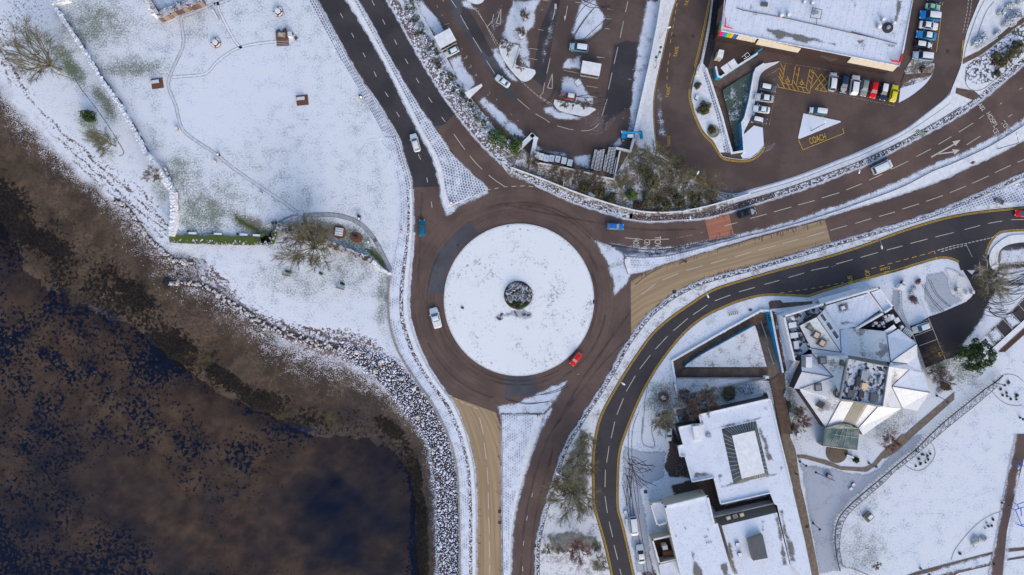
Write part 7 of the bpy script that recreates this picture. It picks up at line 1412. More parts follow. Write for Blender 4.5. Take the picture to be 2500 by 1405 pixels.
bare_tree(1337, 1336, 2.2, 1.3, 'small green brown shrub left of the motorcycle bays', 'bark', 10, 7, name='bare_shrub'); bare_tree(1366, 1338, 2.2, 1.1, 'tiny bare shrub directly above the motorcycle lettering', 'bark', 11, 6, name='bare_shrub'); bare_tree(1463, 1366, 3, 1.5, 'small bare shrub near the yellow lines at the bottom', 'bark', 12, 7, name='bare_shrub'); bare_tree(1452, 1327, 2.5, 1.1, 'thin little shrub beside the slip road bend', 'bark', 13, 6, name='bare_shrub')
bare_tree(1428, 1068, 4.5, 1.9, 'green tinged shrub at the top of the lower verge', 'bark', 14, 8, name='bare_shrub'); bare_tree(1410, 1110, 5, 2.6, 'mossy bare tree half way down the lower verge', 'bark', 15, 9); bare_tree(1435, 1135, 4, 1.8, 'thin bare tree by the slip road kerb', 'bark', 16, 7)
for x, y, h, r, lb_, s in [(1235, 117, 2.6, 1.5, 'little bare tree in the wide corner planter of the car park', 1), (1272, 165, 2.2, 1.2, 'little bare tree at the pointed foot of the corner planter', 2), (1280, 42, 2.5, .9, 'sapling in the upper square snowy tree pit', 3), (1271, 84, 2.5, .9, 'sapling in the lower square snowy tree pit', 4), (1375, 254, 2.4, 1.4, 'bare sapling on the left of the half moon planter', 5), (1428, 262, 2.4, 1.3, 'bare sapling on the right of the half moon planter', 6)]: bare_tree(x, y, h, r, lb_, 'barkb', 40+s, 7, name='sapling')
for x, y, a, l_ in [(1284, 43, 38, 'upper diamond shaped snowy tree pit in the car park'), (1274, 89, 38, 'lower diamond shaped snowy tree pit in the car park'), (1411, 203, 38, 'diamond shaped snowy pad below the trolley shelter'), (1300, 340, 38, 'diamond snowy pad at the tip of the A-shaped wall')]:
    if y < 300: e = empty('tree_pit', P(x, y), R(a), l_, 'planter'); LOC[0] = True; m = MB(); m.box((0, 0, .12), (1.5, 1.5, .24)); m.build('kerb_frame', M['kerbd'], e); m = MB(); m.box((0, 0, .26), (1.35, 1.35, .06)); m.build('snow_top', M['snow'], e); LOC[0] = False
# scrub bank between the car park and the main road
sc = [(1262, 352, 2.6, 3, 'bright', 'dense green laurel bush beside the left arm of the A-shaped wall'), (1216, 340, 2.9, 3.4, 'bright', 'bright green rounded bush at the lower end of the hedge'), (1578, 418, 2.3, 3.5, 'olive', 'olive bush in the middle of the scrub triangle'), (1590, 445, 2.2, 3.2, 'olive', 'lower olive bush in the middle of the scrub triangle'), (1543, 473, 1.9, 3.5, 'bright', 'vivid green conifer in the scrub below the trolleys'), (1430, 455, 2.2, 2.0, 'olive', 'brown green bush left of the scrub behind the low wall'), (1462, 470, 2.4, 2.0, 'olive', 'brown green bush behind the blue road sign'), (1490, 487, 1.9, 1.6, 'olive', 'low brown bush at the foot of the scrub bank'), (1373, 450, .9, 1.2, 'brownbush', 'reddish brown tuft beside the wooden stile'),
      (1585, 492, 2.6, 2.6, 'olive', 'wide olive bush above the curving pale wall'), (1620, 500, 2.7, 2.4, 'olive', 'spreading olive bush on the lower scrub bank'), (1660, 492, 2.4, 2.2, 'olive', 'dark olive bush toward the right of the lower scrub bank'), (1700, 485, 2.4, 2.0, 'olive', 'brownish bush near the tip of the scrub triangle'), (1738, 478, 1.9, 1.6, 'brownbush', 'brown bush at the very tip of the scrub triangle'), (1560, 505, 1.6, 1.5, 'brownbush', 'dark bramble clump low on the scrub bank'), (1640, 470, 1.6, 2.0, 'brownbush', 'brown twiggy clump in the centre of the scrub bank')]
for i, (x, y, r, h, mt, lb_) in enumerate(sc): shrub(x, y, r, h, mt, lb_, i+1, int(260*r), size=.17)
for i, (x, y, h, r, bk, lb_) in enumerate([(1355, 425, 4.5, 2.2, 'barkb', 'bare tree behind the row of white bins'), (1404, 436, 4, 2.0, 'barkb', 'bare tree below the gap between bins and trolleys'), (1452, 446, 4.5, 2.2, 'barkb', 'bare tree below the trolley rows'), (1515, 450, 4, 1.8, 'bark', 'bare shrub right of the trolley rows'), (1545, 395, 5, 2.6, 'bark', 'bare tree right below the blue loader'), (1590, 390, 6, 3.0, 'bark', 'tall bare tree beside the taxi road bend'), (1632, 420, 6, 3.2, 'bark', 'bare tree leaning over the taxi road'), (1672, 450, 6, 3.0, 'bark', 'bare tree next to the street lamp on the scrub bank'), (1718, 462, 5, 2.6, 'bark', 'slim bare tree at the right corner of the scrub'), (1600, 460, 5, 3.0, 'bark', 'bare tree amid the olive bushes'), (1300, 400, 3, 1.6, 'barkb', 'dark bare shrub inside the foot of the A-shaped wall'), (1650, 400, 4, 1.6, 'bark', 'small bare tree on the kerb by the lowest taxi lettering')]): bare_tree(x, y, h, r, lb_, bk, 60+i, 9)
# hedge beside the car park
hb = empty('hedge', P(1090, 190), label='long ragged hedge flecked with snow between car park and main road', cat='hedge')
hl = cr([(985, -15), (1004, 25), (1015, 60), (1035, 95), (1060, 135), (1085, 175), (1108, 215), (1135, 250), (1165, 285), (1200, 330), (1240, 368)], 8); rnd = random.Random(4)
hm = {k: MB() for k in ('snowbush', 'olive', 'brownbush', 'ever')}
for i, (x, y) in enumerate(resample(hl, 64)):
    for j in range(3):
        k = rnd.choices(['snowbush', 'olive', 'brownbush', 'ever'], [5, 2.2, 1.2, .8])[0]; q = P(x+rnd.uniform(-13, 13)*.9, y+rnd.uniform(-8, 8), 0); leafmass(hm[k], (q.x, q.y, 0), (rnd.uniform(.6, 1.1), rnd.uniform(.6, 1.1), rnd.uniform(.8, 1.7)), 42, rnd, .17)
for k, mb in hm.items(): mb.build({'snowbush': 'snowy_foliage', 'olive': 'olive_foliage', 'brownbush': 'brown_foliage', 'ever': 'green_foliage'}[k], M[k], hb)
# round bushes of the taxi island and others
shrub(1704, 208, 1.05, 1.3, 'olive', 'smallest trimmed round bush at the top of the taxi island', 31, 520, 'round_bush', .12); shrub(1721, 265, 2.0, 1.8, 'olive', 'largest trimmed round bush on the taxi island', 32, 1300, 'round_bush', .13); shrub(1740, 318, 1.35, 1.6, 'olive', 'trimmed round bush with a paved ring at the bottom of the taxi island', 33, 700, 'round_bush', .12)
m = MB(); m.lathe(P(1741, 322), [(1.55, .1), (1.55, .3), (1.35, .32), (1.3, .2)], 26); tag(m.build('planter_ring', M['conc']), 'grey stone ring round the lowest bush of the taxi island', 'planter')
for i, (x, y, rx, ry, an, lb_) in enumerate([(2395, 98, 2.9, 1.3, 35, 'long snow dusted hedge block beside the handrail of the corner garden'), (2437, 77, .95, .7, 20, 'smallest snowy bush in the corner garden'), (2478, 45, 3.6, 1.7, 35, 'largest snowy hedge mass by the brown garden path'), (2450, 30, 1.2, 1.2, 0, 'rounded snowy bush above the large hedge mass'), (2466, 13, 1.4, 1.1, 10, 'snowy oval bush near the top right corner'), (2492, 2, 1.1, .8, 0, 'snowy bush cut by the top right corner')]): shrub(x, y, rx, 1.5, 'snowbush', lb_, 50+i, int(420*rx), 'snowy_bush', .16, ry, an)
for x, y, r, an in [(2376, 112, .9, 0), (2383, 118, .8, 0)]: pass
for i, (x, y, r, h, mt, lb_) in enumerate([(2438, 135, 1.5, 2.4, 'olive', 'olive bush in the scrub of the corner garden'), (2470, 130, 1.9, 2.8, 'olive', 'larger olive bush right of the corner garden scrub'), (2450, 150, 1.5, 2.2, 'olive', 'lower olive bush near the road in the corner garden'), (2431, 152, .9, 1.0, 'brownbush', 'dark brown tuft in the middle of the corner garden'), (2490, 115, 1.8, 2.6, 'olive', 'olive bush at the right edge beside the garden path'), (2438, 180, 1.0, 1.2, 'olive', 'small green clump at the lower end of the corner garden')]): shrub(x, y, r, h, mt, lb_, 70+i, int(240*r), size=.17)
shrub(2253, 167, 1.0, .8, 'brownbush', 'dark dead shrub in the snowy corner below the parked cars', 80, 260, size=.12); shrub(2231, 203, .6, .5, 'snowbush', 'tiny snowy tuft beside the corner path', 81, 120, size=.1)
# visitor building surroundings
bare_tree(2392, 672, 8, 4.6, 'pale branched bare tree spreading over the car park entrance', 'barkw', 90, 9, density=.8); bare_tree(2396, 690, 5, 3.8, 'mossy olive twigs below the pale bare tree', 'bark', 91, 12, density=1.2)
def conifer(x, y, r, h, label, seed):
    rnd = random.Random(seed); e = empty('evergreen_tree', P(x, y), label=label, cat='tree'); m = MB(); t_ = MB(); LOC[0] = True
    t_.tube([(0, 0, -.1), (.1, .1, h*.5), (0, .1, h*.9)], [.25, .16, .05], 8); t_.build('trunk', M['barkb'], e)
    for k in range(60):
        a = rnd.uniform(0, 6.28); q = rnd.random()**.6; leafmass(m, (math.cos(a)*r*q, math.sin(a)*r*q, h*(.45+.35*(1-q)*rnd.random())), (r*rnd.uniform(.12, .34), r*rnd.uniform(.12, .34), h*.14), 120, rnd, .16)
        t_2 = None
    m.build('crown', M['ever'], e); LOC[0] = False; return e
conifer(2362, 868, 4.2, 6, 'big dark evergreen tree over the corner of the east car park', 5)
shrub(2310, 946, 1.3, 1.6, 'olive', 'green brown bush at the tip of the triangular bed', 92, 420); shrub(2296, 957, .8, 1.0, 'snowbush', 'small snowy rosette bush at the lower tip of the triangular bed', 93, 220, size=.1)
bare_tree(2295, 925, 3.5, 1.8, 'bare shrub spreading over the triangular bed', 'barkb', 94, 8, name='bare_shrub'); bare_tree(2270, 905, 4.5, 1.7, 'brown feathery bare tree between visitor building and marked bays', 'barkb', 95, 10); bare_tree(2262, 860, 4.5, 1.9, 'brown bare tree overhanging the yellow disabled bay', 'barkb', 96, 10)
bare_tree(2160, 1072, 3.6, 2.0, 'reddish bare tree on the snowy lawn below the visitor building', 'barkr', 97, 10)
for i, (x, y, r, mt, lb_) in enumerate([(2243, 688, .85, 'redbush', 'reddish snowy shrub at the head of the narrow garden'), (2232, 705, .8, 'snowbush', 'round snowy shrub in the narrow garden'), (2225, 716, .7, 'snowbush', 'pale green shrub in the narrow garden'), (2232, 731, 1.2, 'redbush', 'wide rust red shrub in the narrow garden'), (2240, 741, .6, 'snowbush', 'small dark shrub under the rust red one')]): shrub(x, y, r, .9, mt, lb_, 100+i, int(260*r)+60, size=.11, cat='shrub')
bare_tree(1615, 1022, 4.5, 2.4, 'olive bare tree over the forecourt parking corner', 'bark', 110, 11, density=1.2); bare_tree(1725, 955, 4, 1.8, 'olive bare tree in the bed south of the underpass ramp', 'bark', 111, 10)
shrub(1781, 966, 2.3, 2.6, 'olive', 'round twiggy olive bush above the flat roofed building', 112, 1300, size=.13); bare_tree(1700, 985, 5, 3.0, 'wide brown bare tree left of the round twiggy bush', 'barkb', 113, 12, density=1.2); bare_tree(1672, 1000, 4.5, 2.6, 'brown bare tree over the L-shaped yard wall', 'barkb', 114, 11); bare_tree(1662, 960, 3.5, 1.6, 'brown bare shrub beside the grey wall stub', 'barkb', 115, 9, name='bare_shrub')
shrub(1741, 990, 1.2, 1.0, 'brownbush', 'dark purple shrub below the olive bare tree', 116, 300); shrub(1825, 952, 1.6, .8, 'snowbush', 'low snowy shrubs along the flat roof edge', 117, 420); shrub(1870, 968, .8, .7, 'ever', 'dark green shrub at the corner of the flat roofed building', 118, 200)
m = MB(); m.lathe(P(1620, 970), [(1.25, 0), (1.25, .35), (1.0, .37), (1.0, .2)], 22); tag(m.build('planter_ring', M['brick']), 'round brick planter ring beside the slip road', 'planter'); shrub(1620, 972, .9, .8, 'snowbush', 'small snowy plants inside the round brick planter', 119, 260, size=.1)
for i, (x, y, h) in enumerate([(1921, 965, 18), (1927, 990, 16), (1933, 1015, 16), (1938, 1045, 14)]): shrub(x, y, .7, .9, 'snowbush' if i % 2 == 0 else 'olive', ['snowy hedge piece beside the brown promenade, topmost', 'olive hedge piece beside the brown promenade, second down', 'snowy hedge piece beside the brown promenade, third down', 'olive hedge piece beside the brown promenade, lowest'][i], 130+i, 260, 'hedge_piece', .12, 1.4, 8, 'hedge')
bare_tree(1943, 1000, 3.2, 1.5, 'brown bare shrub between promenade and visitor building', 'barkb', 140, 9, name='bare_shrub'); bare_tree(1950, 1030, 3.2, 1.5, 'reddish brown shrub beside the sunken yard', 'barkr', 141, 9, name='bare_shrub')
bare_tree(2136, 1378, 1.4, .9, 'tiny dark leafless sapling on the park lawn near the bottom', 'barkb', 142, 6, name='sapling')
# park beds
def tufts(name, pts, group, lab):
    for i, (x, y, r, mt) in enumerate(pts): shrub(x, y, r, .45, mt, lab, 150+i, int(90+90*r), name, .09, group=group, lumps=3)
tufts('garden_plant', [(*zI([(370, 1245)])[0], .4, 'olive'), (*zI([(380, 1283)])[0], .4, 'olive'), (*zI([(330, 1230)])[0], .35, 'ever'), (*zI([(405, 1222)])[0], .3, 'redbush'), (*zI([(297, 1335)])[0], .5, 'olive'), (*zI([(250, 1355)])[0], .3, 'redbush'), (*zI([(282, 1278)])[0], .35, 'brownbush'), (*zI([(353, 1320)])[0], .25, 'redbush')], 'plants in the half round bed by the railing', 'small plant in the half round snowy bed beside the railing')
tufts('garden_plant', [(*zI([(1240, 460)])[0], .6, 'olive'), (*zI([(1335, 600)])[0], .65, 'ever'), (*zI([(1160, 530)])[0], .4, 'redbush'), (*zI([(1180, 597)])[0], .35, 'brownbush'), (*zI([(1222, 570)])[0], .35, 'olive'), (*zI([(1228, 607)])[0], .35, 'redbush'), (*zI([(1268, 640)])[0], .4, 'brownbush'), (*zI([(1330, 640)])[0], .3, 'redbush')], 'plants in the round bed at the right edge', 'small plant in the round bed beside the park path at the right edge')
tufts('garden_plant', [(*zT([(528, 658)])[0], .45, 'brownbush'), (*zT([(440, 705)])[0], .3, 'snowbush'), (*zT([(510, 740)])[0], .35, 'ever'), (*zT([(465, 750)])[0], .35, 'brownbush'), (*zT([(420, 780)])[0], .3, 'snowbush'), (*zT([(80, 1115)])[0], .45, 'brownbush')], 'plants in the lower park bed', 'small plant in the large curved bed beside the brown park path')
shrub(*zT([(285, 945)])[0], 1.5, .9, 'snowbush', 'left half of the pair of snow webbed round bushes in the park', 170, 600, 'round_bush', .11); shrub(*zT([(395, 920)])[0], 1.1, .8, 'snowbush', 'right and smaller of the pair of snow webbed round bushes in the park', 171, 420, 'round_bush', .11)
# roundabout centre: rockery mound of clipped leaves
e = empty('planted_mound', P(1265, 721, .3), label='dark ringed round mound of snowy green shrubs in the middle of the roundabout', cat='planting'); rnd = random.Random(2); LOC[0] = True
m = MB(); m.lathe((0, 0, 0), [(3.5, -.2), (3.45, .1), (3.2, .2), (2.0, .3), (.1, .4)], 36); m.build('soil_bed', M['soil'], e)
a_, b_ = MB(), MB()
for k in range(95): an = rnd.uniform(0, 6.28); q = rnd.random()**.5*3.0; y_ = math.sin(an)*q; leafmass(b_ if y_ < -1.5+rnd.gauss(0, .3) else a_, (math.cos(an)*q, y_-.25, .4), (.55, .55, .55), 48, rnd, .13)
a_.build('snowy_foliage', M['moundbush'], e); b_.build('green_foliage', M['ever'], e); LOC[0] = False
zs2 = zc(1180, 640, 5.018)
for i, (x, y, rx, ry, an, mt, lb_) in enumerate([(195, 695, .75, .45, -20, 'brownbush', 'lower left reddish clump of the flower pattern on the roundabout'), (222, 645, .5, .3, 50, 'redbush', 'upper left reddish clump of the flower pattern on the roundabout'), (305, 650, .6, .3, 0, 'snowbush', 'small grey clump left of the middle of the flower pattern'), (398, 635, .7, .4, -50, 'redbush', 'middle reddish clump below the round mound'), (450, 585, .9, .7, 0, 'snowbush', 'snowy clump touching the foot of the round mound'), (500, 645, .8, .4, -10, 'redbush', 'long reddish clump at the right of the flower pattern'), (555, 655, .5, .35, 20, 'brownbush', 'rightmost brown clump of the flower pattern')]): x, y = zs2([(x, y)])[0]; shrub(x, y, rx*1.6, .7, 'brownbush' if mt == 'redbush' else mt, lb_, 180+i, 230, 'flower_clump', .1, ry, an, 'plant')
ts = [(1350, 702, .35), (1432, 755, .45), (1426, 786, .4), (1270, 560, .3), (1289, 563, .35), (1207, 823, .2), (1200, 887, .4), (1240, 553, .35), (1175, 885, .3), (1330, 690, .15), (1195, 815, .15), (1118, 600, .2)]
for i, (x, y, r) in enumerate(ts): shrub(x, y, r, .35, 'brownbush', 'small dark tuft poking through the roundabout snow', 190+i, 50, 'grass_tuft', .07, group='dark tufts on the roundabout', cat='grass tuft', lumps=2)
for x, y in ((1117, 717), (1125, 752)):
    m = MB(); c = P(x if y < 740 else 1129, y, .3); m.box((c.x, c.y, .35), (.7 if y > 740 else .1, .5, .1), -.4)
    if y > 740: tag(m.build('ground_hatch', M['dmetal']), 'small dark metal hatch on the left of the roundabout snow', 'hatch')
# boulders
rnd = random.Random(11); nb_ = 0; LOC[0] = True
variants = []
for k in range(14):
    m = MB(); m.v, m.f, m.m = [], [], []; m.rock((0, 0, 0), 1.0, rnd, flat=.75); variants.append(m)
vm = []
def boulder(x, y, z, r, label, group):
    k = rnd.randrange(len(variants))
    while len(vm) <= k:
        mb = variants[len(vm)]; me = bpy.data.meshes.new('boulder'); me.from_pydata(mb.v, [], mb.f); me.materials.append(M['boulder']); vm.append(me)
    o = bpy.data.objects.new('boulder', vm[k]); C.objects.link(o); q = P(x, y, z); o.location = q; o.scale = (r*rnd.uniform(.8, 1.25), r*rnd.uniform(.7, 1.0), r); o.rotation_euler = (0, 0, rnd.uniform(0, 6.28)); tag(o, label, 'boulder', group)
def tz(x, y):
    i = int(np.argmin((X-x)**2+(Y-y)**2)); return float(Z[i])
for L, n_, w_, lab, grp in ((A1, 84, 5, 'pale boulder in the upper of the two stone lines on the beach', 'boulders in the upper stone line'), (A2, 150, 9, 'rounded boulder in the lower stone line on the beach', 'boulders in the lower stone line')):
    for i, (x, y) in enumerate(resample(L, n_)):
        s_ = i/n_; x += rnd.gauss(0, w_*.35); y += rnd.gauss(0, w_*(.35+.35*s_)); boulder(x, y, tz(x, y)+.12, rnd.uniform(.30, .58)*(1.25 if rnd.random() < .2 else .95), lab, grp)
m = MB(); c = P(410, 690, -.8); m.rock((c.x, c.y, -.8), 1.6, rnd, flat=.3); tag(m.build('mound', fixed('black_weed_mound', (.02, .018, .02), .8)), 'black weed covered hump at the left end of the lower stone line', 'rock')
big = [(1032, 960), (1005, 985), (1058, 1098), (1010, 948), (980, 925), (930, 885), (1020, 1020), (900, 870), (870, 860), (915, 905)]
for x, y in big: boulder(x, y, tz(x, y)+.35, rnd.uniform(.65, .95), 'large white topped block among the small riprap stones', 'large riprap blocks')
LOC[0] = False
rz = RZ
m = MB(); gx, gy = np.meshgrid(np.arange(825, 1130, 4.6), np.arange(830, 1465, 4.6)); px = gx.ravel()+np.array([rnd.uniform(-2, 2) for _ in range(gx.size)]); py = gy.ravel()+np.array([rnd.uniform(-2, 2) for _ in range(gx.size)])
dd = sdist(px, py, rz); keep = dd > -2; ZI = {}
for x, y, d_ in zip(px[keep], py[keep], dd[keep]):
    if d_ < 3 and rnd.random() < .35: continue
    j = int(round((y+60)/5)); i = int(round((x+60)/5)); z = Z[(j+5)*nx+(i+5)]; q = P(x, y, z+.05); m.rock(tuple(q), rnd.uniform(.12, .27)*(1.7 if rnd.random() < .10 else 1), rnd, flat=.8)
tag(m.build('riprap_stones', M['riprap']), 'packed white and black riprap stones sloping from promenade to water', 'stones', kind='stuff')
# scattered stones on the upper beach
m = MB()
for i in range(1500):
    s_ = rnd.random(); L = rnd.choice((A1, A2)); k = int(s_*(len(L)-1)); x, y = L[k]; x += rnd.gauss(0, 26); y += rnd.gauss(0, 20)+6
    if y > 1000: continue
    j = int(round((y+60)/5)); i2 = int(round((x+60)/5)); z = Z[(j+5)*nx+(i2+5)]; m.rock(tuple(P(x, y, z)), rnd.uniform(.05, .15), rnd, flat=.6)
tag(m.build('beach_stones', M['boulder']), 'small loose stones scattered round the two boulder lines', 'stones', kind='stuff')
m = MB(); pts = [P(*p, -.3) for p in cr(zc(625, 470, 2.989)([(855, 1055), (890, 1075), (925, 1115)]), 4)]; m.tube(pts, [.2]*len(pts), 7); tag(m.build('driftwood', M['walltop']), 'snow covered driftwood log among the stones left of the promenade', 'log')
m = MB(); pts = [P(*p, -.6) for p in zc(0, 470, 2.989)([(1740, 565), (1795, 640)])]; m.tube(pts, .12, 6); tag(m.build('driftwood', M['walltop']), 'thin straight snowy log on the beach below the rampart', 'log')
# ================================================================= STREET FURNITURE, PEOPLE
def lamp(bx, by, hx, hy, arm, label, h=8.0, mat='metal', double=None):
    b = P(bx, by, 0); e = empty('street_lamp', b, label=label, cat='street lamp'); m = MB(); m.tube([b, (b.x, b.y, h)], [.10, .06], 8); m.build('pole', M[mat], e)
    t_ = P(hx, hy, h+.2); m = MB(); m.tube([(b.x, b.y, h), t_], .05, 6); m.build('arm', M[mat], e); d = (Vector((t_.x, t_.y, 0))-Vector((b.x, b.y, 0))).normalized()
    m = MB(); q = t_+d*.4; m.tube([t_-d*.1, t_+d*.25, t_+d*.7, t_+d*.95], [.06, .2, .2, .05], 8); m.build('lamp_head', M['walltop'], e)
    return e
lamp(1697, 707, 1726, 719, 2, 'street lamp arching over the bend of the slip road east of the roundabout')
lamp(2106, 590, 2152, 599, 2, 'street lamp over the slip road below the dual carriageway')
lamp(1674, 451, 1702, 426, 2, 'street lamp on the scrub bank reaching over the taxi road'); lamp(2061, 414, 2099, 415, 2, 'street lamp between the coach bay and the dual carriageway')
lamp(1662, 518, 1685, 528, 2, 'street lamp above the red road patch'); lamp(1372, 1146, 1364, 1160, 2, 'street lamp beside the bare tree south of the roundabout'); lamp(1501, 921, 1518, 935, 2, 'street lamp over the curving slip road right of the red car')
lamp(2435, 364, 2484, 333, 2, 'dark street lamp on the snowy median under the hospital lettering', 7, 'dmetal'); lamp(950, 367, 931, 342, 2, 'thin lamp post on the pavement left of the top carriageway', 7, 'metal'); lamp(842, 158, 818, 126, 2, 'thin lamp post at the upper west pavement', 7)
lamp(1611, 95, 1629, 69, 2, 'street lamp on the pavement beside the upper taxi lettering', 6.5); lamp(1980, 320, 2014, 300, 2, 'slim lamp post lying dark across the triangular paved island', 7.5, 'dmetal'); lamp(2500, 444, 2488, 449, 2, 'lamp post at the right edge beside the paved verge', 5, 'dmetal')
def globe(bx, by, pts, label, h=4.0, mat='teal', r=.32):
    b = P(bx, by, 0); e = empty('globe_lamp', b, label=label, cat='lamp'); m = MB(); m.tube([b, (b.x, b.y, h*.95)], [.07, .05], 6); m.build('pole', M['dmetal'], e)
    for x, y in pts:
        q = P(x, y, h); m = MB(); m.tube([(b.x, b.y, h*.93), q], .03, 5, cap=False); m.build('arm', M['dmetal'], e); m = MB(); m.lathe((q.x, q.y, h-.15), [(.1, 0), (r, .12), (r*.9, .3), (.05, .42)], 14); m.build('globe', M[mat], e)
globe(1396, 270, [(1394.5, 250), (1402.5, 246), (1407.5, 253), (1399, 258)], 'four globed lamp on the half moon planter in the car park', 5)
globe(1602, 142, [(1613, 116)], 'teal globe lamp nearest the taxi road kerb', 3); globe(1600, 150, [(1610.5, 128)], 'second teal globe lamp on the pavement by the taxi road', 3); globe(1598, 168, [(1602, 140)], 'lowest teal globe lamp beside the long car park wall', 3)
def park_lamp(bx, by, hx, hy, label):
    b = P(bx, by, 0); e = empty('park_lamp', b, label=label, cat='lamp'); h = 4.5; q = P(hx, hy, h); m = MB(); m.tube([b, (b.x, b.y, .6), (q.x*.5+b.x*.5, q.y*.5+b.y*.5, h*.8), q], [.14, .09, .07, .05], 7); m.build('pole', M['teal'], e); m = MB(); m.lathe((q.x, q.y, h-.1), [(.12, 0), (.34, .2), (.26, .35), (.05, .5)], 14); m.build('lantern', M['dmetal'], e); m = MB(); m.lathe(tuple(b), [(.28, 0), (.22, .35), (.1, .45)], 10); m.build('base', M['teal'], e)
for a in ((1953, 1128, 1968, 1138, 'dark park lamp at the bend of the tan path'), (1985, 1278, 2001, 1293, 'dark park lamp on the broad snowy promenade'), (2247, 1388, 2268, 1403, 'dark park lamp by the tracks at the bottom'), (2237, 1102, 2250, 1110, 'dark park lamp beside the half round bed'), (2428, 935, 2452, 941, 'dark park lamp beside the round bed at the right'), (2121, 1131, 2139, 1140, 'dark park lamp near the corner of the tan path'), (2287, 967, 2312, 983, 'dark park lamp at the tip of the triangular bed'), (2446, 1228, 2462, 1236, 'dark lamp beside the brown park path'), (2490, 1020, 2497, 1024, 'dark lamp by the upper end of the brown park path')): park_lamp(*a)
for x, y, lb_ in ((1527, 634, 'white bollard at the nose of the eastern traffic island'), (1102, 496, 'round topped bollard at the nose of the north western island'), (1315, 1016, 'round topped bollard at the head of the southern island'), (882, 239, 'snowy litter bin beside the green tuft on the west pavement')):
    b = P(x, y, 0); e = empty('bollard', b, label=lb_, cat='bollard'); m = MB(); m.lathe(tuple(b), [(.3, .12), (.26, .9), (.2, 1.1), (.05, 1.2)], 12); m.build('post', M['walltop'], e); m = MB(); m.lathe(tuple(b), [(.42, .10), (.42, .2), (.3, .22)], 14); m.build('base', M['woodr'], e)
# fort furniture
def round_seat(x, y, label):
    c = P(x, y); e = empty('round_table', c, label=label, cat='picnic table', group=None); LOC[0] = True
    m = MB(); m.lathe((0, 0, 0), [(.12, 0), (.12, .7)], 8); m.build('pedestal', M['dmetal'], e); m = MB(); m.lathe((0, 0, .7), [(.66, 0), (.68, .06), (.6, .14), (.05, .16)], 24); m.build('table_top', M['snow'], e)
    for k in range(4):
        m = MB(); t_ = MB()
        for j in range(8):
            a0, a1 = R(k*90+8+j*9.2), R(k*90+8+(j+1)*9.2); r0, r1 = .84, 1.14
            m.prism([(r0*math.cos(a0), r0*math.sin(a0), .45), (r1*math.cos(a0), r1*math.sin(a0), .45), (r1*math.cos(a1), r1*math.sin(a1), .45), (r0*math.cos(a1), r0*math.sin(a1), .45)], .3+j*.002)
        s_ = m.build('seat', M['walltop'], e)
    m = MB();
    for k in range(4): a = R(k*90); m.box((math.cos(a)*.9, math.sin(a)*.9, .3), (.7, .14, .5), a)
    m.lathe((0, 0, .02), [(1.2, 0), (1.2, .25), (1.13, .28), (1.13, .05)], 28); m.build('frame', M['woodr'], e); LOC[0] = False
round_seat(680, 30, 'upper round picnic table with ring seat, all snow topped'); round_seat(528, 106, 'lower round picnic table with ring seat near the fork of the paths')
def pad_panel(x, y, w, d, ang, label, lines=True):
    c = P(x, y); e = empty('information_board', c, R(ang), label, 'board'); LOC[0] = True
    m = MB(); m.box((.1, -.25, .04), (w+.9, d+1.2, .08)); m.build('brick_pad', M['brick'], e)
    for sy in (-1, 1): m = MB(); m.box((-.1, sy*d/2, .45), (w, .22, .12)); m.build('bench', M['woodr'], e)
    m = MB(); m.box((-.1, 0, .8), (w, d*.62, .08)); t_ = m.build('panel', M['pathsnow'], e)
    for sx in (-1, 1): m = MB(); m.box((sx*w*.4, 0, .4), (.1, d*.5, .7)); m.build('leg', M['dmetal'], e)
    LOC[0] = False
pad_panel(383, 202, 2.0, 1.3, 9, 'picnic table on a brown brick pad left of the path fork'); pad_panel(737, 243, 2.0, 1.3, 6, 'picnic table on a brown brick pad in the open snow')
c = P(829, 567); e = empty('information_board', c, R(-8), 'blue and white display board lying on an octagonal brown base', 'board'); LOC[0] = True
m = MB(); m.lathe((0, 0, 0), [(1.75, 0), (1.7, .2), (.1, .21)], 8); m.build('base', M['woodr'], e); m = MB(); m.box((0, 0, .5), (1.9, 1.9, .12)); m.build('panel', M['walltop'], e)
for k in range(3): m = MB(); m.box((0, -.62+.62*k, .57), (1.8, .12, .03)); m.build('panel_bar', fixed('blue_bar', (.05, .12, .35)), e)
for k in range(3): m = MB(); m.box((-.4+.45*k, .05, .575), (.22, .3, .03)); m.build('picture', fixed('pale_blue', (.25, .45, .65)), e)
LOC[0] = False
c = P(870, 580); e = empty('cannon', c, R(-20), 'black cannon standing on a round reddish brown base', 'cannon'); LOC[0] = True
m = MB(); m.lathe((0, 0, 0), [(1.5, 0), (1.45, .15), (.1, .16)], 14, 0, 1.1, .85); m.build('base', M['woodr'], e); m = MB(); m.tube([(-.9, 0, .7), (.9, 0, .8)], [.2, .12], 10); m.build('barrel', M['dmetal'], e)
for s_ in (-1, 1): m = MB(); m.box((-.2, s_*.25, .4), (1.0, .12, .5)); m.build('carriage', M['dmetal'], e); m = MB(); m.tube([(.1, s_*.32, .3), (.1, s_*.42, .3)], .28, 12); m.build('wheel', M['dmetal'], e)
LOC[0] = False
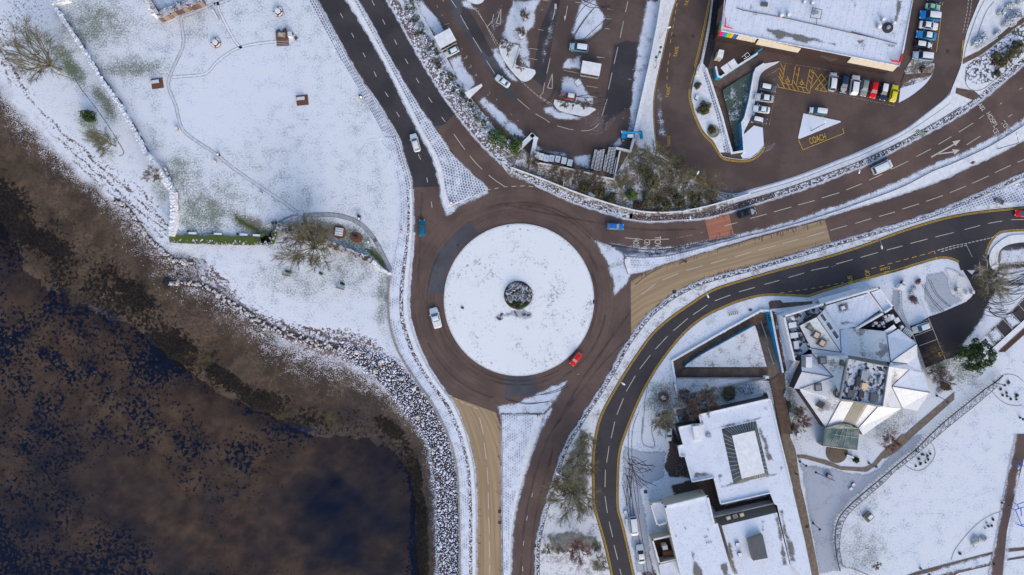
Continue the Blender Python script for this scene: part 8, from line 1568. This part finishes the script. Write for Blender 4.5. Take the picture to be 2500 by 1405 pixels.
# monument with brick platform
c = P(690, 93); e = empty('monument', c, R(3), 'brown brick platform with steps, a stone block and a snowy planter', 'monument'); LOC[0] = True
m = MB(); m.box((0, .4, .25), (2.9, 2.2, .5)); m.build('platform', M['brick'], e)
m = MB(); m.box((0, .55, .75), (1.7, 1.0, .5), -.2); m.build('stone_block', M['conc'], e); m = MB(); m.box((-.1, .5, 1.1), (.9, .5, .25), -.5); m.build('carved_stone', M['wallc'], e)
m = MB(); m.box((0, -1.35, .03), (3.0, 1.3, .06)); m.build('paving', flat('brick_pad', (.10, .05, .045), .8), e)
for k in range(3): m = MB(); m.box((0, -.9-.42*k, .065), (2.9, .07, .02)); m.build('snow_joint', M['snow'], e)
m = MB(); m.box((2.0, .5, .5), (.9, 1.2, 1.0)); m.build('planter', M['pathsnow'], e); LOC[0] = False
for i, (x, y, r) in enumerate([(678, 76, .7), (695, 74, .7), (711, 82, .6), (722, 92, .6)]): shrub(x, y, r, .6, 'olive', 'grass tuft growing against the back of the brick monument', 210+i, 140, 'grass_tuft', .09, group='tufts behind the monument', cat='grass tuft')
def block(name, x, y, sx, sy, h, ang, mat, label, cat='block', group=None):
    c = P(x, y, h); e = empty(name, (c.x, c.y, 0), R(ang), label, cat, group); LOC[0] = True; m = MB(); m.box((0, 0, h/2), (sx, sy, h)); m.build('body', M[mat], e); m = MB(); m.box((0, 0, h+.03), (sx*.9, sy*.9, .06)); m.build('snow_top', M['snow'], e); LOC[0] = False; return e
for x, y, sx, sy, h, a, l_ in ((519, 27, .9, .7, .6, -60, 'small snowy stone block at the head of the low wall near the ruin'), (527, 39, 2.4, .45, .5, -62, 'narrow snowy bench just below the ruined gateway path'), (470, 19, 1.6, .5, .5, 25, 'snowy bench against the inner side of the ruined gateway'), (430, 314, .6, .9, .8, 0, 'white topped marker stone left of the grey path'), (524, 395, .8, .5, .6, -25, 'white topped marker stone below the path bend'), (739, 541, .8, .5, .8, -15, 'white topped sign plinth at the path junction by the fort wall'), (636, 472, .8, .4, .5, -30, 'small white block beside the path above the junction')): block('stone_block', x, y, sx, sy, h, a, 'conc', l_)
for x, y, l_ in ((535, 379, 'round metal bin on the outer edge of the path bend'), (878, 535, 'white topped round bin above the path near the promenade'), (901, 592, 'white round bollard right of the cannon'), (495, 4, 'round post at the top beside the ruin path')):
    b = P(x, y, 0); e = empty('litter_bin', b, label=l_, cat='bin'); m = MB(); m.lathe(tuple(b), [(.34, 0), (.36, .9), (.3, .95)], 14); m.build('bin_body', M['dmetal'], e); m = MB(); m.lathe(tuple(b), [(.3, .95), (.24, 1.02), (.03, 1.05)], 12); m.build('snow_top', M['snow'], e)
m = MB()
for s_ in (.1, .35, .6, .85): pass
c = P(737, 524); e = empty('footbridge', c, label='pale stepped slab crossing the path junction', cat='steps'); q = zQ([(595, 85), (650, 100), (620, 195), (560, 175)]); m = MB(); m.prism(P2(q, .25), 0); m.build('slab', M['pathsnow'], e)
c = P(665, 546); e = empty('cannon', c, R(12), 'small grey cannon pointing out to sea at the left end of the fort wall', 'cannon'); LOC[0] = True; m = MB(); m.tube([(-2.0, -.25, .7), (-.6, -.05, .65), (0, 0, .6)], [.12, .22, .24], 10); m.build('barrel', M['conc'], e)
for k in range(2): m = MB(); m.box((.2+.7*k, 0, .35), (.45, .7, .4)); m.build('carriage', M['dmetal'], e)
LOC[0] = False
for i, (x, y, an) in enumerate([(404, 414, -60), (408, 424, -62), (414, 436, -65), (419, 449, -68), (432, 478, -86), (433, 505, -88), (430, 535, -92)]): block('battlement_stone', x, y, 1.9 if i > 3 else .9, .55, .5, an, 'conc', ['topmost snowy battlement block on the west corner of the fort', 'second snowy battlement block on the west corner of the fort', 'third snowy battlement block on the west corner of the fort', 'fourth snowy battlement block where the fort wall bends', 'upper long white slab on the west wall', 'middle long white slab on the west wall', 'lowest long white slab just above the green rampart'][i])
for i, x in enumerate([470, 532, 595, 627]): block('stone_slab', x, 570+(i*1.7), 2.1, .55, .45, -2, 'conc', ['leftmost snowy slab along the green rampart', 'second snowy slab along the green rampart', 'third snowy slab along the green rampart', 'rightmost snowy slab along the green rampart'][i])
for i, (x, y) in enumerate([(458, 566), (518, 568), (580, 571)]): shrub(x, y, .45, .6, 'brownbush', 'dark tuft at the end of a slab on the rampart', 220+i, 70, 'grass_tuft', .08, group='tufts on the rampart', cat='grass tuft', lumps=2)
def bench(x, y, ang, label, tuft=True):
    c = P(x, y); e = empty('park_bench', c, R(ang), label, 'bench'); LOC[0] = True
    m = MB(); m.box((0, 0, .45), (2.3, .45, .07)); m.build('seat', M['walltop'], e); m = MB(); m.box((0, -.26, .7), (2.3, .07, .45)); m.build('backrest', M['woodr'], e)
    for s_ in (-1, 1): m = MB(); m.box((s_*.95, 0, .22), (.1, .45, .42)); m.build('leg', M['dmetal'], e)
    LOC[0] = False
bench(701, 671, -14, 'left snowy bench on the lower lawn facing the sea'); bench(832, 703, -16, 'right snowy bench on the lower lawn facing the sea')
for x, y, r, l_ in ((701, 663, .9, 'green grass tuft behind the left lawn bench'), (836, 694, .9, 'green grass tuft behind the right lawn bench'), (783, 668, .6, 'green tuft behind the small white stone on the lower lawn'), (880, 234, .6, 'green tuft beside the snowy bin on the west pavement'), (876, 528, .6, 'green tuft above the round bin near the promenade')): shrub(x, y, r, .5, 'ever', l_, 230, 170, 'grass_tuft', .09, r*.45, -15, 'grass tuft')
block('stone_block', 783, 675, .45, .45, .6, 0, 'conc', 'small white stone in front of a green tuft on the lower lawn')
# people
def person(x, y, coat, label, ang=0, legs=(.02, .02, .03), step=.15):
    b = P(x, y); e = empty('person', b, R(ang), label, 'person'); LOC[0] = True; me = bpy.data.meshes.new('body');
    J = [(0, 0, .95), (0, 0, 1.2), (0, 0, 1.42), (0, 0, 1.54), (.03, 0, 1.70), (0, .1, .92), (step, .11, .5), (step-.05, .11, .08), (step+.1, .11, .04), (0, -.1, .92), (-step*.3, -.11, .5), (-step, -.11, .08), (-step+.15, -.11, .04), (0, .2, 1.40), (-.06, .27, 1.12), (.08, .27, .88), (0, -.2, 1.40), (.08, -.27, 1.12), (.2, -.25, .92)]
    Ed = [(0, 1), (1, 2), (2, 3), (3, 4), (0, 5), (5, 6), (6, 7), (7, 8), (0, 9), (9, 10), (10, 11), (11, 12), (2, 13), (13, 14), (14, 15), (2, 16), (16, 17), (17, 18)]
    Rr = [.15, .15, .17, .07, .11, .10, .07, .05, .05, .10, .07, .05, .05, .08, .055, .04, .08, .055, .04]
    me.from_pydata(J, Ed, []); o = bpy.data.objects.new('body', me); C.objects.link(o); o.parent = e; me.materials.append(fixed('coat', coat, .8)); md = o.modifiers.new('skin', 'SKIN');
    bm = bmesh.new(); bm.from_mesh(me); ly = bm.verts.layers.skin.verify()
    for v, r_ in zip(bm.verts, Rr): v[ly].radius = (r_, r_)
    bm.verts.ensure_lookup_table(); bm.verts[0][ly].use_root = True; bm.to_mesh(me); bm.free(); s_ = o.modifiers.new('sub', 'SUBSURF'); s_.levels = 1; s_.render_levels = 1
    m = MB(); m.lathe((.02, 0, 1.66), [(.11, 0), (.125, .08), (.09, .15), (.02, .18)], 12); m.build('hair', fixed('dark_hair', (.03, .02, .015)), e)
    LOC[0] = False
    return e
person(981, 562, (.5, .01, .03), 'walker in a red coat on the promenade pavement', 80); person(1734, 93, (.03, .03, .05), 'person in dark clothes walking outside the supermarket corner', 30); person(1941, 1155, (.015, .015, .02), 'person in black walking down the tan promenade', 250, step=.2)
# signs and small things
def signp(x, y, w, h_, ang, z, c, label, tilt=0, bars=None, cat='sign'):
    b = P(x, y, z); e = empty('road_sign', (b.x, b.y, 0), R(ang), label, cat); LOC[0] = True
    for s_ in ((-1, 1) if w > 1 else (0,)): m = MB(); m.tube([(s_*w*.35, 0, 0), (s_*w*.35, 0, z)], .05, 6); m.build('post', M['metal'], e)
    m = MB(); m.add([(-w/2, .2*h_, z+.4*h_), (w/2, .2*h_, z+.4*h_), (w/2, -.35*h_, z-.4*h_), (-w/2, -.35*h_, z-.4*h_), (-w/2, .2*h_+.05, z+.4*h_+.02), (w/2, .2*h_+.05, z+.4*h_+.02), (w/2, -.35*h_+.05, z-.4*h_+.02), (-w/2, -.35*h_+.05, z-.4*h_+.02)], [(0, 1, 2, 3), (4, 7, 6, 5), (0, 4, 5, 1), (2, 6, 7, 3)]); m.build('panel', fixed('sign_face', c, .4), e)
    for k in range(bars or 0): m = MB(); m.box((0, -.1*h_+.2*h_*(k-.5*bars+.5), z+.1+.25*(k-bars/2+.5)), (w*.9, .06, .04)); m.build('panel_bar', M['walltop'], e)
    LOC[0] = False
signp(2247, 325, 2.2, 1.0, -38, 2.4, (.01, .12, .07), 'green direction sign on posts beside the dual carriageway', bars=3)
signp(1445, 476, 1.7, 1.0, -30, 2.2, (.12, .16, .25), 'dark blue sign with red edge tucked behind the low scrub wall')
for x, y, l_ in ((1832, 757, 'small rusty triangular sign shadowing the pavement by the south underpass'), (2375, 397, 'dark triangular road sign on the eastern median'), (1673, 638, 'brown box sign on the median beside the buff surface')): e = signp(x, y, .8, .9, -20, 1.4, (.06, .02, .03), l_)
e = empty('park_bench', P(2437, 492), R(-22), 'dark slatted bench on the paved verge above the slip road', 'bench'); LOC[0] = True
for k in range(5): m = MB(); m.box((0, -.5+.25*k, .45+.02*abs(k-4)), (2.3, .13, .06)); m.build('slat', M['roofg'], e)
for s_ in (-1, 1): m = MB(); m.box((s_*1.0, 0, .22), (.1, 1.0, .4)); m.build('leg', M['dmetal'], e)
LOC[0] = False
# bike racks
for (x, y, an, l_) in ((1788, 765, 12, 'row of cycle stands on the snowy pavement by the south underpass'), (1735, 786, 30, 'snow covered grille left of the cycle stands')):
    e = empty('cycle_rack', P(x, y), R(an), l_, 'cycle rack'); LOC[0] = True
    for k in range(5): m = MB(); q = -1+.5*k; m.tube([(q, -.35, 0), (q, -.35, .8), (q, .35, .8), (q, .35, 0)], .04 if y > 770 else .07, 5); m.build('hoop', M['dmetal'] if y < 770 else M['metal'], e)
    LOC[0] = False
# play equipment / blue things in the park
e = empty('seesaw', P(2012, 1163), R(-23), 'long blue seesaw with a dark seat frame on the promenade', 'play equipment'); LOC[0] = True
m = MB(); m.tube([(-2.6, .1, .9), (2.6, 0, .4)], .10, 6); m.build('beam', fixed('royal_blue', (.01, .08, .35)), e); m = MB(); m.box((.8, .45, .5), (1.5, 1.0, .5)); m.build('frame', M['dmetal'], e); m = MB(); m.box((.9, .5, .8), (1.1, .7, .08)); m.build('seat', M['metal'], e); m = MB(); m.lathe((-2.6, .1, .6), [(.25, 0), (.3, .3), (.1, .5)], 10); m.build('counterweight', M['soil'], e); LOC[0] = False
e = empty('information_board', P(2118, 1261), R(42), 'brown information lectern with teal glass panel on the park lawn', 'board'); LOC[0] = True
m = MB(); m.box((0, 0, .3), (2.0, 1.9, .6)); m.build('plinth', M['wood'], e); m = MB(); m.box((.15, -.15, .68), (1.8, 1.3, .08)); m.build('panel', M['tealglass'], e); m = MB(); m.box((.3, -.3, .74), (1.2, .8, .04)); m.build('snow_patch', M['snow'], e); LOC[0] = False
for i, (x, y) in enumerate([(2078, 1194), (2084, 1184)]): block('stone_block', x, y, .9, .7, .35, 40, 'soil' if i else 'conc', ['lower of two small blocks in the middle of the promenade', 'upper of two small blocks in the middle of the promenade'][i])
e = empty('play_frame', P(2494, 1245), R(-20), 'bright blue climbing frame cut by the right edge beside the park path', 'play equipment'); bl = fixed('play_blue', (.01, .10, .55))
for a, b in (((2479, 1245), (2495, 1285)), ((2479, 1245), (2500, 1238)), ((2484, 1232), (2500, 1226)), ((2484, 1232), (2487, 1243)), ((2490, 1284), (2502, 1280)), ((2495, 1285), (2506, 1288)), ((2492, 1240), (2494, 1260))): m = MB(); m.tube([P(*a, 1.6), P(*b, 1.6)], .10, 6); m.build('rail', bl, e); m = MB(); m.tube([P(*a, 1.6), tuple(P(*a, 1.6).xy)+(0,)], .06, 6); m.build('post', bl, e)
e = empty('play_frame', P(2492, 1138), label='small blue post frame at the upper right edge of the park path', cat='play equipment')
for a, b in (((2482, 1138), (2496, 1134)), ((2490, 1126), (2500, 1140))): m = MB(); m.tube([P(*a, 1.4), P(*b, 1.4)], .09, 6); m.build('rail', bl, e); m = MB(); m.tube([P(*a, 1.4), tuple(P(*a, 1.4).xy)+(0,)], .06, 6); m.build('post', bl, e)
# railings
def railing(line, label, n=60, w=.12, h=1.1, mat='rail', post=.05, posts=True):
    e = empty('railing', P(*line[0]), label=label, cat='railing'); m = MB(); L = resample(line, max(8, int(plen(line)/12)))
    m.tube([P(*p, h) for p in L], w, 5); m.tube([P(*p, h*.45) for p in L], w*.5, 4); m.build('rail', M[mat], e)
    for i, p in enumerate(resample(line, n)): q = P(*p, h); m = MB(); m.tube([(q.x, q.y, 0), q], post, 4); m.build('post', M[mat], e)
pr = cr(zI([(1180, 385), (1095, 460), (1000, 520), (850, 640), (600, 840), (420, 1000), (240, 1180), (0, 1380)]))[:-1]+cr(zH([(1150, 390), (900, 600), (740, 745), (665, 860), (640, 990), (645, 1120), (665, 1250), (690, 1350)]))
pr2 = cr(zI([(1120, 500), (1040, 570), (850, 730), (600, 930), (420, 1085), (130, 1330), (20, 1405)]))[:-1]+cr(zH([(1120, 480), (930, 640), (790, 770), (720, 880), (692, 1000), (685, 1120), (700, 1230), (725, 1310), (800, 1320), (900, 1360), (980, 1400)]))
ribbon('railing_bed', resample(pr, 150), resample([p for p in pr2 if not (p[1] > 1383 or (p[0] > 2060 and p[1] > 1375))], 150), .03, M['railbed'], n=150)
railing(pr, 'dark outer railing along the promenade side of the park lawn', 80, .13); railing(pr2, 'thin inner railing along the lawn side of the park', 80, .06)
railing(zF([(1480, 890), (1500, 1000), (1560, 1270), (1590, 1405)])+zG([(1215, 400), (1260, 560), (1305, 760)]), 'green railing along the flat roofed building beside the promenade', 40, .09)
railing(zD([(445, 580), (450, 780), (480, 860), (560, 1040), (640, 1230), (700, 1405)])+zI([(345, 300), (400, 410)]), 'metal fence between the visitor building and the marked bays', 40, .09, mat='metal')
railing(zB([(240, 20), (205, 260), (150, 560), (110, 690)]), 'thin metal railing between the taxi road and the supermarket corner', 24, .07, mat='metal')
railing(zC([(1340, 550), (1560, 405)]), 'white handrail along the snowy hedge block in the corner garden', 10, .09, mat='walltop')
railing([(1800, 497), (1900, 466), (2000, 432), (2100, 393), (2200, 349)], 'low fence on top of the bank beside the dual carriageway', 40, .05, h=.9)
e = empty('handrail', P(1850, 125), label='bright blue handrail at the top of the north underpass ramp', cat='handrail')
m = MB(); m.tube([P(*zB([(745, 488)])[0], 1.1), P(*zB([(700, 525)])[0], 1.1), P(*zB([(650, 560)])[0], 1.0)], .16, 6); m.build('rail', M['blue'], e); m = MB(); m.lathe(P(*zB([(742, 492)])[0], 0), [(.3, 0), (.3, 1.0), (.1, 1.1)], 10); m.build('post', M['blue'], e)
for a, b in (((540, 580), (600, 530)), ((600, 530), (625, 560)), ((560, 600), (625, 560)), ((570, 560), (590, 590))): m = MB(); m.tube([P(*zB([a])[0], 1), P(*zB([b])[0], 1)], .05, 4); m.build('frame_bar', M['walltop'], e)
# car park cones, wooden stile and misc
e = empty('stile', P(1373, 452), label='wooden A-frame stile on the low wall below the bins', cat='stile')
for a, b in (((1012, 985), (975, 1085)), ((1000, 1040), (985, 1090))): m = MB(); m.tube([P(*zM([a])[0], 1.3), P(*zM([b])[0], 0)], .1, 5); m.build('leg', M['wallc'], e)
e = empty('canopy', P(1160, 225), label='folded white triangular canopy at the edge of the car park bays', cat='canopy'); m = MB(); q = zK([(760, 935), (935, 845), (940, 870), (805, 1000)]); m.prism(col3(q, 2.2), 2.05); m.build('fabric', M['walltop'], e)
m = MB(); m.tube([P(*q[1], 0), P(*q[1], 2.1)], .07, 6); m.build('post', M['dmetal'], e)
block('utility_box', 2202, 702, 1.4, 1.3, 1.5, -35, 'wallw', 'white snowy shed box in the corner above the narrow garden', 'shed'); block('utility_box', 2208, 691, 1.0, .8, 1.0, -20, 'dmetal', 'dark cabinet behind the snowy shed box', 'cabinet')
block('pay_machine', 2341, 707, .8, .8, 1.2, 10, 'conc', 'white topped square pay machine on the kerbed island', 'machine'); block('utility_box', 2377, 714, .6, .9, 1.0, 0, 'metal', 'grey cabinet at the edge of the kerbed island', 'cabinet')
m = MB(); m.lathe(P(2358, 718), [(.4, .1), (.4, .9), (.1, .95)], 14); tag(m.build('litter_bin', M['walltop']), 'round white topped bin beside the square pay machine', 'bin')
block('utility_box', 1704, 178, .8, .9, .8, 0, 'wallc', 'cream box with snow on the strip beside the taxi road', 'box'); block('utility_box', 1702, 238, .8, 1.2, .6, -20, 'dmetal', 'dark box above the largest round bush', 'box'); block('utility_box', 2076, 1115, 2.0, .4, .8, -20, 'glass', 'dark glassy panel on the snow below the entrance', 'panel'); shrub(2093, 1125, .9, .7, 'ever', 'dark green mound beside the glassy panel', 250, 200)
block('utility_box', 1661, 1021, .7, .7, 1.0, 0, 'blue', 'small blue bin inside the L-shaped yard', 'bin'); block('utility_box', 1950, 1062, .8, .9, 1.0, 0, 'metal', 'grey cabinet on the snowy strip beside the promenade', 'cabinet')
block('stone_block', 1407, 1378, .5, .8, .6, 0, 'walltop', 'white block right of the motorcycle lettering'); block('stone_block', 1456, 1350, .6, .6, .5, 0, 'walltop', 'white round topped stone near the small shrub by the slip road')
block('trough', 1527, 1251, .8, .8, .4, 0, 'conc', 'square snowy planter box on the forecourt kerb'); block('skip', 1530, 1275, .6, 1.6, .4, 4, 'conc', 'narrow snowy kerb planter left of the white van')
b = P(2312, 0)
